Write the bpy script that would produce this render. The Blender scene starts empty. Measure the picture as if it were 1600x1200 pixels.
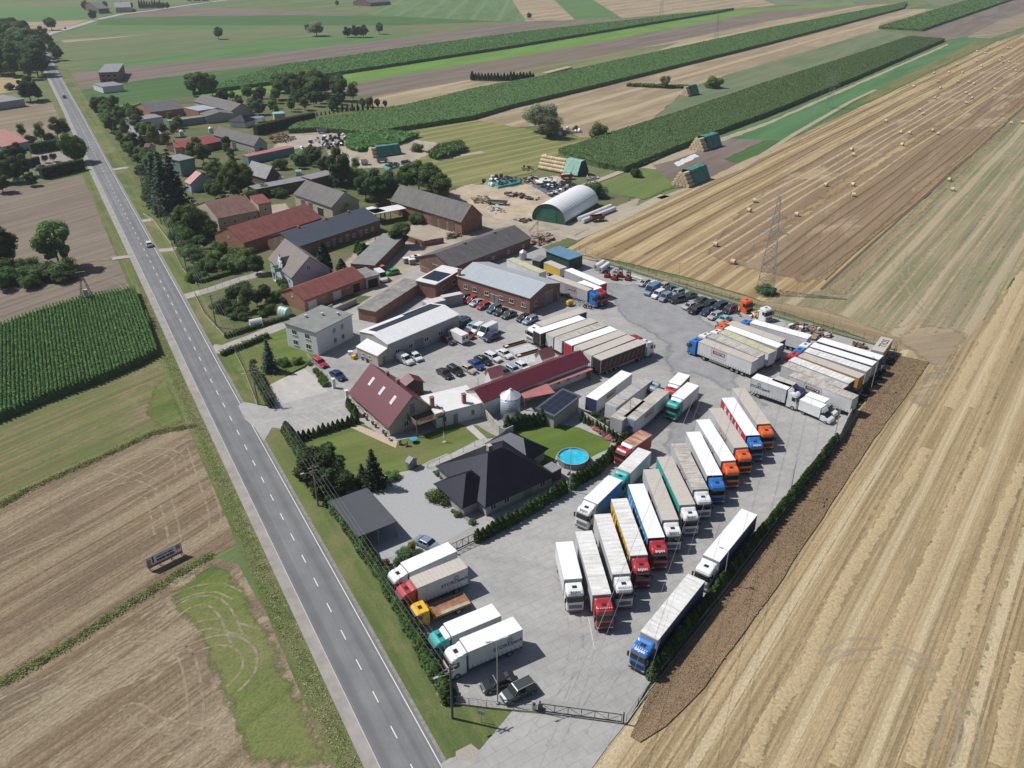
import bpy,math,random
import numpy as np
from mathutils import Vector,Matrix
from mathutils.geometry import tessellate_polygon
random.seed(7)
rng=np.random.default_rng(7)
SC=bpy.context.scene
COL=SC.collection
R=math.radians
# ------------------------------------------------------------------ camera
CAM_H,PITCH,FPX=82.757,0.50232532,1281.87 # drone height (m), tilt below the horizon, focal length for 1600 px
cd=bpy.data.cameras.new('camera');cam=bpy.data.objects.new('camera',cd);COL.objects.link(cam)
cam.location=(0,0,CAM_H);cam.rotation_euler=(math.pi/2-PITCH,0,0)
cd.sensor_width=36;cd.lens=36*FPX/1600;cd.clip_start=1;cd.clip_end=9000
SC.camera=cam
# ------------------------------------------------------------------ light
SUN_EL,SUN_AZ=R(51.5),R(165)
w=bpy.data.worlds.new('World');SC.world=w;w.use_nodes=True
nt=w.node_tree;bg=nt.nodes['Background']
sky=nt.nodes.new('ShaderNodeTexSky');sky.sky_type='NISHITA';sky.sun_disc=False
sky.sun_elevation=SUN_EL;sky.sun_rotation=math.pi/2-SUN_AZ
sky.air_density=1.0;sky.dust_density=1.5
nt.links.new(sky.outputs[0],bg.inputs[0]);bg.inputs[1].default_value=0.062
sl=bpy.data.lights.new('sun','SUN');sl.energy=4.6;sl.angle=R(0.5);sl.color=(1.0,0.965,0.92)
sun=bpy.data.objects.new('sun',sl);COL.objects.link(sun)
sd=Vector((math.cos(SUN_AZ)*math.cos(SUN_EL),math.sin(SUN_AZ)*math.cos(SUN_EL),math.sin(SUN_EL)))
sun.rotation_euler=(-sd).to_track_quat('-Z','Y').to_euler();sun.location=sd*400
SC.view_settings.view_transform='Standard';SC.view_settings.look='None'
SC.view_settings.exposure=0.07;SC.view_settings.gamma=1.0
SC.render.engine='CYCLES'
SC.cycles.max_bounces=5;SC.cycles.diffuse_bounces=2;SC.cycles.glossy_bounces=3
SC.cycles.transmission_bounces=2;SC.cycles.transparent_max_bounces=6;SC.cycles.volume_bounces=0
SC.cycles.caustics_reflective=False;SC.cycles.caustics_refractive=False
# ------------------------------------------------------------------ survey: photo point -> place on the ground (height z)
_c,_s=math.cos(PITCH),math.sin(PITCH)
def G(p,z=0.0):
 x=(p[0]-800)/FPX;y=-(p[1]-600)/FPX
 Y=_c+y*_s;Z=-_s+y*_c
 t=(z-CAM_H)/Z
 return Vector((x*t,Y*t,z))
def Fr(x0,y0,k):
 return lambda a,b:(x0+a/k,y0+b/k)
A1=Fr(0,0,4);A2=Fr(400,0,4);A3=Fr(800,0,4);A4=Fr(1200,0,4);A5=Fr(0,300,4);A6=Fr(400,300,16/3);A7=Fr(650,300,16/3);A8=Fr(900,350,16/3)
B1=Fr(1150,300,3.529);B2=Fr(320,480,16/3);B3=Fr(520,460,16/3);B4=Fr(720,460,4.706);B5=Fr(1000,460,4);B6=Fr(420,640,4.706);B7=Fr(660,640,16/3);B8=Fr(860,640,4.706)
C1=Fr(580,830,16/3);C2=Fr(660,950,4);C3=Fr(840,780,16/3);C4=Fr(960,780,4);C5=Fr(0,600,4);C6=Fr(0,900,4);C7=Fr(400,850,3.428);C8=Fr(1100,700,2.4)
D1=Fr(815,470,7.619);D2=Fr(900,570,7.619);D3=Fr(1060,480,7.619);D4=Fr(1200,500,7.619);D5=Fr(1160,560,7.619);D6=Fr(770,380,7.619)
E1=Fr(180,130,8);E2=Fr(320,140,8);E3=Fr(240,250,8);E4=Fr(400,240,8);E5=Fr(560,220,8);E6=Fr(720,220,5.714);E7=Fr(310,380,8);E8=Fr(0,180,8)
E9=Fr(640,440,8);E10=Fr(900,380,10);E11=Fr(1040,440,8);E12=Fr(680,480,8);E13=Fr(200,820,13.333);E14=Fr(1300,560,10)
# ------------------------------------------------------------------ materials
_M={}
def newmat(name):
 m=bpy.data.materials.new(name);m.use_nodes=True
 return m,m.node_tree,m.node_tree.nodes['Principled BSDF']
def lin(c):
 return tuple(max(0.0,min(1.0,x))for x in c)
def mul(c,k):return tuple(x*k for x in c)
def M(name,col,rough=.7,var=.15,scale=1.0,bump=0.0,metal=0.0,coat=0.0,rnd=0.0,stretch=(1,1,1),spec=.5,col2=None,bscale=None):
 if name in _M:return _M[name]
 m,t,p=newmat(name)
 L=t.links.new
 tc=t.nodes.new('ShaderNodeTexCoord');mp=t.nodes.new('ShaderNodeMapping');mp.inputs['Scale'].default_value=stretch
 L(tc.outputs['Object'],mp.inputs[0])
 n1=t.nodes.new('ShaderNodeTexNoise');n1.inputs['Scale'].default_value=scale;n1.inputs['Detail'].default_value=5;n1.inputs['Roughness'].default_value=.65
 L(mp.outputs[0],n1.inputs[0])
 cr=t.nodes.new('ShaderNodeValToRGB');cr.color_ramp.elements[0].position=.3;cr.color_ramp.elements[1].position=.7
 c2=col2 if col2 else mul(col,1+var)
 cr.color_ramp.elements[0].color=(*lin(mul(col,1-var)),1);cr.color_ramp.elements[1].color=(*lin(c2),1)
 L(n1.outputs[0],cr.inputs[0])
 out=cr.outputs[0]
 if rnd:
  oi=t.nodes.new('ShaderNodeObjectInfo');mr=t.nodes.new('ShaderNodeMapRange');mr.inputs[3].default_value=1-rnd;mr.inputs[4].default_value=1+rnd
  L(oi.outputs['Random'],mr.inputs[0])
  hs=t.nodes.new('ShaderNodeHueSaturation');L(mr.outputs[0],hs.inputs['Value']);L(out,hs.inputs['Color'])
  mh=t.nodes.new('ShaderNodeMapRange');mh.inputs[3].default_value=.5-.1*rnd;mh.inputs[4].default_value=.5+.1*rnd
  L(oi.outputs['Random'],mh.inputs[0]);L(mh.outputs[0],hs.inputs['Hue']);out=hs.outputs[0]
 L(out,p.inputs['Base Color'])
 p.inputs['Roughness'].default_value=rough;p.inputs['Metallic'].default_value=metal
 p.inputs['Coat Weight'].default_value=coat;p.inputs['Specular IOR Level'].default_value=spec
 if bump:
  b=t.nodes.new('ShaderNodeBump');b.inputs['Strength'].default_value=.6;b.inputs['Distance'].default_value=bump
  n2=t.nodes.new('ShaderNodeTexNoise');n2.inputs['Scale'].default_value=bscale or scale*4;n2.inputs['Detail'].default_value=4
  L(mp.outputs[0],n2.inputs[0]);L(n2.outputs[0],b.inputs['Height']);L(b.outputs[0],p.inputs['Normal'])
 _M[name]=m
 return m
def ramp(t,stops,inp):
 cr=t.nodes.new('ShaderNodeValToRGB');e=cr.color_ramp.elements
 while len(e)<len(stops):e.new(.5)
 for k,(pos,c)in enumerate(stops):
  e[k].position=pos;e[k].color=(*c,1)if len(c)==3 else c
 t.links.new(inp,cr.inputs[0]);return cr.outputs[0]
def mixc(t,a,b,fac,mode='MIX'):
 mx=t.nodes.new('ShaderNodeMix');mx.data_type='RGBA';mx.blend_type=mode
 for s,v in((6,a),(7,b)):
  if isinstance(v,tuple):mx.inputs[s].default_value=(*v,1)
  else:t.links.new(v,mx.inputs[s])
 if isinstance(fac,(int,float)):mx.inputs[0].default_value=fac
 else:t.links.new(fac,mx.inputs[0])
 return mx.outputs[2]
def noise_of(t,vec,scale,detail=4,rough=.6,dist=0):
 n=t.nodes.new('ShaderNodeTexNoise');n.inputs['Scale'].default_value=scale;n.inputs['Detail'].default_value=detail
 n.inputs['Roughness'].default_value=rough;n.inputs['Distortion'].default_value=dist
 t.links.new(vec,n.inputs[0]);return n.outputs[0]
def mapping(t,vec,rot=0.0,scale=(1,1,1),loc=(0,0,0)):
 mp=t.nodes.new('ShaderNodeMapping');mp.inputs['Rotation'].default_value=(0,0,rot);mp.inputs['Scale'].default_value=scale;mp.inputs['Location'].default_value=loc
 t.links.new(vec,mp.inputs[0]);return mp.outputs[0]
def field(name,c1,c2,ang,period=3.0,c3=None,patch=.02,pamt=.6,speck=.35,line=None,lperiod=18.0,bump=.05,streak=1.0,c4=None,blotch=.15,warpk=1.5,fsc=3.2):
 """farm land: streaks running along world angle ang (radians), patches, speckle and regular wheel lines"""
 if name in _M:return _M[name]
 m,t,p=newmat(name)
 tc=t.nodes.new('ShaderNodeTexCoord');ob=tc.outputs['Object']
 base=mapping(t,ob,-ang)
 warp=noise_of(t,base,.012,2)
 vm=t.nodes.new('ShaderNodeVectorMath');vm.operation='MULTIPLY_ADD'
 t.links.new(warp,vm.inputs[0]);vm.inputs[1].default_value=(0,warpk,0);t.links.new(base,vm.inputs[2]);base=vm.outputs[0]
 s1=noise_of(t,mapping(t,base,0,(.012,1/period,1)),1.0,3,.55)
 s2=noise_of(t,mapping(t,base,0,(.03,3.3/period,1)),1.0,5,.75)
 col=ramp(t,[(.41,c1),(.57,c2)],s1)
 col=mixc(t,mul(c1,.8),col,ramp(t,[(.38,(1-.6*streak,)*3),(.53,(1,1,1))],s2))
 if c3:
  col=mixc(t,col,c3,ramp(t,[(.45,(0,0,0)),(.68,(pamt,)*3)],noise_of(t,base,patch,4,.6,.5)))
 if c4:
  col=mixc(t,col,c4,ramp(t,[(.55,(0,0,0)),(.62,(1,1,1))],noise_of(t,mapping(t,base,0,(.35,1,1)),blotch,5,.7,.4)))
 if line:
  wv=t.nodes.new('ShaderNodeTexWave');wv.bands_direction='Y';wv.inputs['Scale'].default_value=.314/lperiod;wv.inputs['Distortion'].default_value=.4;wv.inputs['Detail'].default_value=2
  t.links.new(base,wv.inputs[0])
  col=mixc(t,col,line,ramp(t,[(.86,(0,0,0)),(.97,(.75,.75,.75))],wv.outputs[1]))
 f1=noise_of(t,mapping(t,base,0,(.7,1.5,1)),fsc,6,.8)
 col=mixc(t,col,ramp(t,[(.3,(1-speck,)*3),(.7,(1+speck*.6,)*3)],f1),1.0,'MULTIPLY')
 t.links.new(col,p.inputs['Base Color'])
 p.inputs['Roughness'].default_value=.95;p.inputs['Specular IOR Level'].default_value=.15
 if bump:
  b=t.nodes.new('ShaderNodeBump');b.inputs['Strength'].default_value=.6;b.inputs['Distance'].default_value=bump*1.2
  t.links.new(f1,b.inputs['Height']);t.links.new(b.outputs[0],p.inputs['Normal'])
 _M[name]=m;return m
# ------------------------------------------------------------------ mesh helpers
class MB:
 def __init__(s):s.v=[];s.f=[];s.m=[]
 def poly(s,pts,m=0):
  i=len(s.v);s.v+=[tuple(p)for p in pts];s.f.append(tuple(range(i,i+len(pts))));s.m.append(m);return s
 def box(s,x0,x1,y0,y1,z0,z1,m=0):
  i=len(s.v)
  s.v+=[(x0,y0,z0),(x1,y0,z0),(x1,y1,z0),(x0,y1,z0),(x0,y0,z1),(x1,y0,z1),(x1,y1,z1),(x0,y1,z1)]
  for q in((3,2,1,0),(4,5,6,7),(0,1,5,4),(1,2,6,5),(2,3,7,6),(3,0,4,7)):s.f.append(tuple(i+k for k in q));s.m.append(m)
  return s
 def loft(s,rings,m=0,caps=True,closed=True):
  n=len(rings[0]);i=len(s.v)
  for r_ in rings:s.v+=[tuple(p)for p in r_]
  for a in range(len(rings)-1):
   for k in range(n if closed else n-1):
    k2=(k+1)%n
    s.f.append((i+a*n+k,i+a*n+k2,i+(a+1)*n+k2,i+(a+1)*n+k));s.m.append(m)
  if caps:
   s.f.append(tuple(i+k for k in reversed(range(n))));s.m.append(m)
   s.f.append(tuple(i+(len(rings)-1)*n+k for k in range(n)));s.m.append(m)
  return s
 def prism(s,pts,z0,z1,m=0):
  return s.loft([[(x,y,z0)for x,y in pts],[(x,y,z1)for x,y in pts]],m)
 def tube(s,a,b,r0,r1=None,n=8,m=0):
  a=Vector(a);b=Vector(b);r1=r0 if r1 is None else r1
  d=(b-a).normalized();u=d.orthogonal().normalized();v=d.cross(u)
  ra=[a+(u*math.cos(t)+v*math.sin(t))*r0 for t in[math.tau*k/n for k in range(n)]]
  rb=[b+(u*math.cos(t)+v*math.sin(t))*r1 for t in[math.tau*k/n for k in range(n)]]
  return s.loft([ra,rb],m)
 def build(s,name,mats,parent=None,smooth=False):
  me=bpy.data.meshes.new(name);me.from_pydata(s.v,[],s.f);me.update()
  if not isinstance(mats,(list,tuple)):mats=[mats]
  for a in mats:me.materials.append(a)
  if len(mats)>1:me.polygons.foreach_set('material_index',s.m)
  if smooth:me.polygons.foreach_set('use_smooth',[True]*len(me.polygons))
  return link(name,me,parent)
def link(name,me,parent=None):
 o=bpy.data.objects.new(name,me);COL.objects.link(o)
 if parent is not None:o.parent=parent
 return o
def tag(o,label=None,cat=None,group=None,kind=None):
 if label:o['label']=label
 if cat:o['category']=cat
 if group:o['group']=group
 if kind:o['kind']=kind
 return o
def thing(name,label,cat,loc,yaw=0,group=None):
 o=bpy.data.objects.new(name,None);COL.objects.link(o);o.empty_display_size=.5
 o.location=loc;o.rotation_euler=(0,0,yaw);return tag(o,label,cat,group)
_kids={}
def copy_thing(o,loc,yaw=None,scale=None,label=None,group=None,parent=None):
 c=o.copy();COL.objects.link(c)
 if parent is not None:c.parent=parent
 if loc is not None:c.location=loc
 if yaw is not None:c.rotation_euler=(0,0,yaw)
 if scale is not None:c.scale=scale if hasattr(scale,'__len__')else(scale,)*3
 if label:c['label']=label
 if group:c['group']=group
 for ch in o.children:copy_thing(ch,None,parent=c)
 return c
def struct(o):o['kind']='structure';return o
def dense(pts,step,jit,closed=True):
 out=[];n=len(pts)
 for k in range(n if closed else n-1):
  a=Vector(pts[k][:2]);b=Vector(pts[(k+1)%n][:2]);L=(b-a).length;q=max(1,min(60,int(L/step)))
  nr=Vector((-(b-a).y,(b-a).x))/max(L,1e-6)
  for j in range(q):
   out.append(a.lerp(b,j/q)+(nr*random.uniform(-jit,jit)if j else Vector((0,0))))
 if not closed:out.append(Vector(pts[-1][:2]))
 return out
def sheet(name,px,z,m,step=4,jit=.3,world=False,keep=True):
 pts=px if world else[G(p)for p in px]
 pts=dense(pts,step,jit)if jit else[Vector(p[:2])for p in pts]
 v=[(p[0],p[1],z)for p in pts]
 tri=tessellate_polygon([[Vector(p)for p in v]])
 me=bpy.data.meshes.new(name);me.from_pydata(v,[],[tuple(q)for q in tri]);me.update()
 # normals up
 me.materials.append(m)
 o=link(name,me);return struct(o)if keep else o
_soft={}
def softmat(m,nsc=.35):
 """the same ground cover thinning out towards its edge"""
 k=m.name+'_thinning'
 if k in _soft:return _soft[k]
 c=m.copy();c.name=k;t=c.node_tree;out=t.nodes['Material Output'];src=out.inputs[0].links[0].from_socket
 at=t.nodes.new('ShaderNodeAttribute');at.attribute_name='cover';tc=t.nodes.new('ShaderNodeTexCoord')
 n=noise_of(t,tc.outputs['Object'],nsc,7,.8,.3);ma=t.nodes.new('ShaderNodeMath');ma.operation='MULTIPLY_ADD';t.links.new(n,ma.inputs[0]);ma.inputs[1].default_value=-1.5;ma.inputs[2].default_value=.75
 m2=t.nodes.new('ShaderNodeMath');m2.operation='MULTIPLY_ADD';t.links.new(at.outputs['Fac'],m2.inputs[0]);m2.inputs[1].default_value=1.7;t.links.new(ma.outputs[0],m2.inputs[2])
 fac=ramp(t,[(.38,(0,0,0)),(.62,(1,1,1))],m2.outputs[0]);tr=t.nodes.new('ShaderNodeBsdfTransparent');ms=t.nodes.new('ShaderNodeMixShader')
 t.links.new(fac,ms.inputs[0]);t.links.new(tr.outputs[0],ms.inputs[1]);t.links.new(src,ms.inputs[2]);t.links.new(ms.outputs[0],out.inputs[0]);_soft[k]=c;return c
def soft(name,px,z,m,res=1.5,fade=5.0,world=False,nsc=.35):
 P=np.array([[q[0],q[1]]for q in(px if world else[G(p)for p in px])]);lo=P.min(0)-res;hi=P.max(0)+res;nx,ny=(np.ceil((hi-lo)/res)).astype(int)+1
 X,Y=np.meshgrid(lo[0]+np.arange(nx)*res,lo[1]+np.arange(ny)*res);W=np.stack([X.ravel(),Y.ravel()],1);D=np.full(len(W),1e9)
 for i in range(len(P)):
  a,b=P[i],P[(i+1)%len(P)];d=b-a;u=np.clip(((W-a)@d)/max(d@d,1e-9),0,1);D=np.minimum(D,np.linalg.norm(W-(a+u[:,None]*d),axis=1))
 A=np.where(in_poly(W,P),np.clip(D/fade,0,1),0);I=np.arange(nx*ny).reshape(ny,nx);q=np.stack([I[:-1,:-1],I[:-1,1:],I[1:,1:],I[1:,:-1]],-1).reshape(-1,4);q=q[A[q].max(1)>0]
 me=bpy.data.meshes.new(name);me.from_pydata([(x,y,z)for x,y in W],[],q.tolist());at=me.attributes.new('cover','FLOAT','POINT');at.data.foreach_set('value',A.astype(np.float32));me.materials.append(softmat(m,nsc));return struct(link(name,me))
def strip_pts(cl,w0,w1):
 """cl: world points; offsets w0..w1 to the left(+) of travel"""
 L=[];Rr=[]
 for k,p in enumerate(cl):
  a=Vector(cl[max(0,k-1)][:2]);b=Vector(cl[min(len(cl)-1,k+1)][:2]);d=(b-a).normalized();n=Vector((-d.y,d.x));q=Vector(p[:2])
  L.append(q+n*w1);Rr.append(q+n*w0)
 return L,Rr
def add_strip(mb,cl,w0,w1,z,m=0):
 L,Rr=strip_pts(cl,w0,w1)
 for k in range(len(L)-1):mb.poly([(*Rr[k],z),(*Rr[k+1],z),(*L[k+1],z),(*L[k],z)],m)
def leaf_mesh(name,C,size,mat,up=.3,N=None,aspect=1.3):
 """many small leaf clumps: C (n,3) centres, size (n,), optional N outward directions"""
 n=len(C);size=np.asarray(size,float).reshape(-1,1)
 if N is None:N=rng.normal(size=(n,3))
 N=N+rng.normal(size=(n,3))*.55;N[:,2]+=up
 N/=np.linalg.norm(N,axis=1,keepdims=True)
 T=np.cross(N,rng.normal(size=(n,3)));T/=np.linalg.norm(T,axis=1,keepdims=True)
 B=np.cross(N,T)
 T=T*size*aspect*.5;B=B*size*.5
 k=rng.uniform(.6,1.0,size=(n,1))
 V=np.stack([C-T-B*k,C+T*k-B,C+T+B*.7,C-T*.7+B],1).reshape(-1,3)
 me=bpy.data.meshes.new(name);me.vertices.add(4*n);me.vertices.foreach_set('co',V.ravel().astype(np.float32))
 me.loops.add(4*n);me.loops.foreach_set('vertex_index',np.arange(4*n,dtype=np.int32))
 me.polygons.add(n);me.polygons.foreach_set('loop_start',np.arange(0,4*n,4,dtype=np.int32))
 me.update(calc_edges=True);me.materials.append(mat);return me
def in_poly(P,poly):
 x,y=P[:,0],P[:,1];ins=np.zeros(len(P),bool);n=len(poly)
 for i in range(n):
  x1,y1=poly[i][0],poly[i][1];x2,y2=poly[(i+1)%n][0],poly[(i+1)%n][1]
  c=((y1>y)!=(y2>y))&(x<(x2-x1)*(y-y1)/((y2-y1)if y2!=y1 else 1e-9)+x1);ins^=c
 return ins
def scatter(poly,spacing,jit=.35,ang=0.0,row=None):
 row=row or spacing
 P=np.array([[p[0],p[1]]for p in poly]);c,s=math.cos(-ang),math.sin(-ang)
 Q=P@np.array([[c,s],[-s,c]])
 xs=np.arange(Q[:,0].min(),Q[:,0].max(),spacing);ys=np.arange(Q[:,1].min(),Q[:,1].max(),row)
 X,Y=np.meshgrid(xs,ys);W=np.stack([X.ravel(),Y.ravel()],1)
 W[:,0]+=rng.uniform(-jit,jit,len(W))*spacing;W[:,1]+=rng.uniform(-jit,jit,len(W))*min(row,spacing)*.6
 c,s=math.cos(ang),math.sin(ang);W=W@np.array([[c,s],[-s,c]])
 return W[in_poly(W,P)]
_txt={}
def text_mesh(name,s,h,mat,parent,M4,bold=.0):
 k=(s,h,mat.name,bold)
 if k not in _txt:
  cu=bpy.data.curves.new(name,'FONT');cu.body=s;cu.size=h*1.35;cu.align_x='CENTER';cu.align_y='CENTER';cu.offset=bold;cu.resolution_u=2
  o=bpy.data.objects.new('tmp',cu);COL.objects.link(o);bpy.context.view_layer.update()
  me=bpy.data.meshes.new_from_object(o.evaluated_get(bpy.context.evaluated_depsgraph_get()));bpy.data.objects.remove(o)
  me.materials.clear();me.materials.append(mat);_txt[k]=me
 o=link(name,_txt[k],parent);o.matrix_local=M4;return o
def px_yaw(a,b,z=0):d=G(b,z)-G(a,z);return math.atan2(d.y,d.x)
# ================================================================== SETTING
RA=G((322.6,580.7));RD=Vector((0.49525,-0.86875));RN=Vector((0.86875,0.49525))
def RP(s,t,z=0):p=RA.to_2d()+RD*s+RN*t;return Vector((p.x,p.y,z))
ROAD_ANG=math.atan2(RD.y,RD.x)
AL=px_yaw((0,1071),(180,960)) # left fields' furrows
AR=px_yaw((1196,942),(1356,700)) # right fields' furrows
AT=px_yaw((800,75),(1110,23)) # far strips
AG=px_yaw((1160,252),(1560,65))
# palette
gre=(.075,.115,.04)
mbase=field('far_farmland',(.10,.15,.06),(.15,.19,.08),AT,12,c3=(.20,.17,.10),patch=.004,speck=.2)
sheet('ground',[Vector((-2600,-300)),Vector((2600,-300)),Vector((2600,5200)),Vector((-2600,5200))],-.24,mbase,jit=0,world=True)
LAY=[0]
def fld(name,px,m,jit=.5,step=5):
 LAY[0]+=1
 return sheet(name,px,-.21+LAY[0]*.003,m,step=step,jit=jit)
def sfl(name,px,m,res,fade,nsc=.35):
 LAY[0]+=1;return soft(name,px,-.21+LAY[0]*.003,m,res,fade,nsc=nsc)
straw=(.34,.25,.14);strawl=(.43,.33,.19);soil=(.205,.155,.11);soild=(.15,.115,.085);purp=(.155,.125,.115)
mL1=field('stubble_left',(.205,.155,.10),(.30,.235,.16),AL,1.6,c3=(.17,.14,.10),patch=.03,line=(.33,.27,.19),lperiod=19,speck=.6,c4=(.33,.275,.19),blotch=.3)
mL2=field('stubble_left_upper',(.195,.145,.095),(.285,.22,.15),AL+.05,1.5,c3=(.15,.115,.08),patch=.035,line=(.31,.25,.17),lperiod=15,speck=.6)
mL3=field('weedy_meadow',(.15,.155,.065),(.22,.20,.10),AL,2.0,c3=(.10,.15,.04),patch=.035,pamt=.85,speck=.35,c4=(.22,.18,.11),blotch=.1)
mL4=field('harrowed_soil',(.17,.14,.115),(.23,.19,.15),AL+.1,2.0,c3=(.25,.21,.16),patch=.02,speck=.3)
mgrass=field('rough_grass',(.095,.125,.04),(.14,.16,.06),ROAD_ANG,2.5,c3=(.20,.175,.095),patch=.06,pamt=.8,speck=.45,streak=.4)
mgrassG=field('green_grass',(.095,.13,.045),(.135,.165,.055),ROAD_ANG,2.5,c3=(.22,.195,.10),patch=.09,pamt=.85,speck=.35,streak=.4)
mlime=field('lime_grass',(.10,.145,.035),(.15,.185,.055),AL,4,c3=(.21,.20,.10),patch=.04,pamt=.6,speck=.5,streak=.5)
# --- left of the road, near to far
fld('stubble_field',[(-60,1105),(0,1071),(90,1017),(180,960),(275,900),(330,868),(372,880),(420,960),(500,1110),(560,1230),(-60,1230)],mL1)
sfl('grass_margin',[(235,935),(275,900),(330,868),(372,872),(420,950),(500,1100),(560,1215),(375,1215),(335,1130),(315,1060),(290,1000),(262,965)],mlime,1.2,7,0.3)
fld('stubble_field',[(-60,826),(0,791),(42,766),(100,740),(165,712),(240,677),(305,667),(340,760),(357,812),(368,850),(330,868),(275,900),(180,960),(90,1017),(0,1071),(-60,1105)],mL2)
fld('meadow',[(-60,690),(0,655),(140,602),(215,570),(252,556),(275,600),(300,650),(305,667),(240,677),(165,712),(42,766),(-60,826)],mL3)
sfl('meadow',[(215,640),(235,600),(262,575),(280,610),(303,660),(240,676)],mlime,1.2,5,0.3)
fld('ploughed_field',[(-200,560),(0,516),(110,470),(140,462),(210,452),(208,425),(188,405),(110,412),(30,440),(-200,470)],mL4)
fld('ploughed_field',[(-200,330),(0,294),(60,288),(130,272),(150,300),(170,345),(183,378),(190,402),(110,412),(0,452),(-200,500)],mL4)
fld('stubble_field',[(-300,190),(0,162),(85,160),(100,190),(112,212),(60,215),(0,218),(-300,240)],field('pale_stubble',(.22,.18,.13),(.30,.25,.175),AT,4,c3=(.19,.16,.11),patch=.02))
fld('stubble_field',[(-200,128),(0,120),(40,123),(30,140),(0,146),(-200,150)],field('gold_stubble_far',(.33,.25,.14),(.40,.31,.18),AT,5))
fld('house_plot',[(-300,300),(0,262),(60,260),(135,258),(130,240),(118,225),(60,222),(0,215),(-300,240)],mgrassG)
fld('car_park',[(55,262),(50,240),(112,232),(128,246),(134,258),(100,264)],M('old_paving',(.25,.22,.19),.9,.1,.5))
# --- far fields
mcrop=field('young_crop',(.08,.16,.055),(.11,.195,.07),AT,5,speck=.2,streak=.5)
mcropd=field('dark_crop',(.055,.12,.04),(.08,.15,.05),AT,4,speck=.25,streak=.6)
mbright=field('bright_pasture',(.12,.22,.045),(.15,.26,.06),AT,8,c3=(.10,.18,.05),speck=.15,streak=.4)
mpurp=field('bare_soil',(.155,.125,.105),(.20,.165,.14),AT,9,c3=(.17,.15,.10),patch=.006,speck=.2,streak=.6)
mtan=field('far_stubble',(.27,.215,.14),(.36,.29,.19),AT,10,c3=(.24,.19,.125),patch=.01,line=(.42,.34,.23),lperiod=26,speck=.2)
molive=field('olive_meadow',(.15,.165,.075),(.20,.205,.10),AT,9,c3=(.22,.21,.11),patch=.008,speck=.2,streak=.6)
mpale=field('pale_green_field',(.12,.16,.085),(.165,.19,.11),AT,9,c3=(.19,.19,.12),patch=.006,speck=.2,streak=.5)
fld('field_strip',[(-400,62),(0,57),(60,56),(78,52),(140,30),(60,34),(-400,40)],mtan)
fld('field_strip',[(-400,36),(60,33),(140,30),(150,27),(130,10),(-400,12)],mcrop)
fld('crop_field',[(88,57),(140,40),(400,39),(607,39),(665,55),(400,86),(225,101),(110,111)],field('grey_green_field',(.115,.155,.07),(.15,.185,.085),AT,9,c3=(.17,.17,.10),patch=.006,speck=.2))
fld('crop_field',[(82,54),(110,46),(400,46),(420,40),(140,39)],mcrop)
fld('crop_field',[(108,111),(160,98),(300,80),(420,60),(665,53),(640,62),(400,86),(225,103)],mcrop)
fld('soil_strip',[(95,62),(200,56),(250,51),(170,60),(100,66)],mtan)
fld('crop_field',[(150,38),(165,28),(400,23),(575,25),(650,26),(800,33),(607,39.5),(400,39.5)],mcropd)
fld('soil_strip',[(175,26),(240,17),(295,11),(400,14),(575,22),(400,24)],mpurp)
fld('crop_field',[(575,22),(610,-3),(800,-8),(960,31),(800,34),(650,27)],field('green_stripes',(.10,.17,.07),(.13,.20,.085),AT+.6,14,speck=.15,line=(.15,.22,.10),lperiod=30))
fld('stubble_strip',[(795,-8),(858,-8),(899,31),(822,33)],mtan)
fld('crop_field',[(858,-8),(908,-8),(972,27),(899,31)],mcrop)
fld('stubble_strip',[(915,-8),(1170,-8),(1215,8),(1140,14),(972,28)],mtan)
fld('crop_field',[(1170,-8),(1420,-10),(1350,9),(1215,8)],mpale)
fld('soil_strip',[(108,112),(225,102),(400,86),(665,54),(800,35),(962,30),(1050,24),(800,56),(525,94),(400,105),(225,125),(120,142)],mpurp)
fld('crop_field',[(122,142),(225,124),(400,104),(525,93),(800,54),(1147,15),(1110,23),(800,76),(435,131),(300,152),(150,170)],mcropd)
fld('pasture',[(150,170),(300,150),(435,130),(800,76),(1110,23),(1200,12),(1330,3),(1340,8),(1200,17),(940,66),(800,90),(550,133),(440,147),(300,160),(160,178)],mbright)
fld('soil_strip',[(505,139),(620,118),(800,89),(940,65),(1200,16),(1350,8),(1200,34),(1000,76),(800,114),(575,153),(520,152)],mpurp)
fld('stubble_strip',[(575,152),(800,113),(1000,75),(1200,33),(1350,8),(1417,4),(1200,47),(860,121),(800,131),(610,172),(545,185),(440,200),(430,190),(560,170)],mtan)
fld('meadow',[(740,127),(800,113),(1000,75),(1060,66),(1000,90),(860,121),(780,128)],molive)
fld('stubble_field',[(745,187),(800,169),(940,136),(1200,70),(1412,14),(1475,14),(1375,47),(1200,98),(1080,136),(1060,150),(1010,195),(955,213),(905,214),(860,195),(790,200)],mtan)
fld('meadow',[(1062,150),(1080,136),(1140,115),(1200,98),(1375,46),(1425,58),(1200,131),(955,213),(1010,195)],mpale)
fld('soil_strip',[(1425,59),(1437,50),(1600,-5),(1700,-20),(1700,20),(1560,40),(1510,57),(1475,64)],mpurp)
fld('crop_field',[(1470,14),(1420,-10),(1700,-30),(1700,-8),(1600,-5),(1440,50),(1372,46)],mpale)
fld('contour_field',[(1510,58),(1560,32),(1620,14),(1700,10),(1700,30),(1600,42),(1545,61)],field('curved_rows',(.20,.165,.12),(.28,.23,.16),AT-.4,6,speck=.2,line=(.35,.29,.2),lperiod=9))
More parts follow.
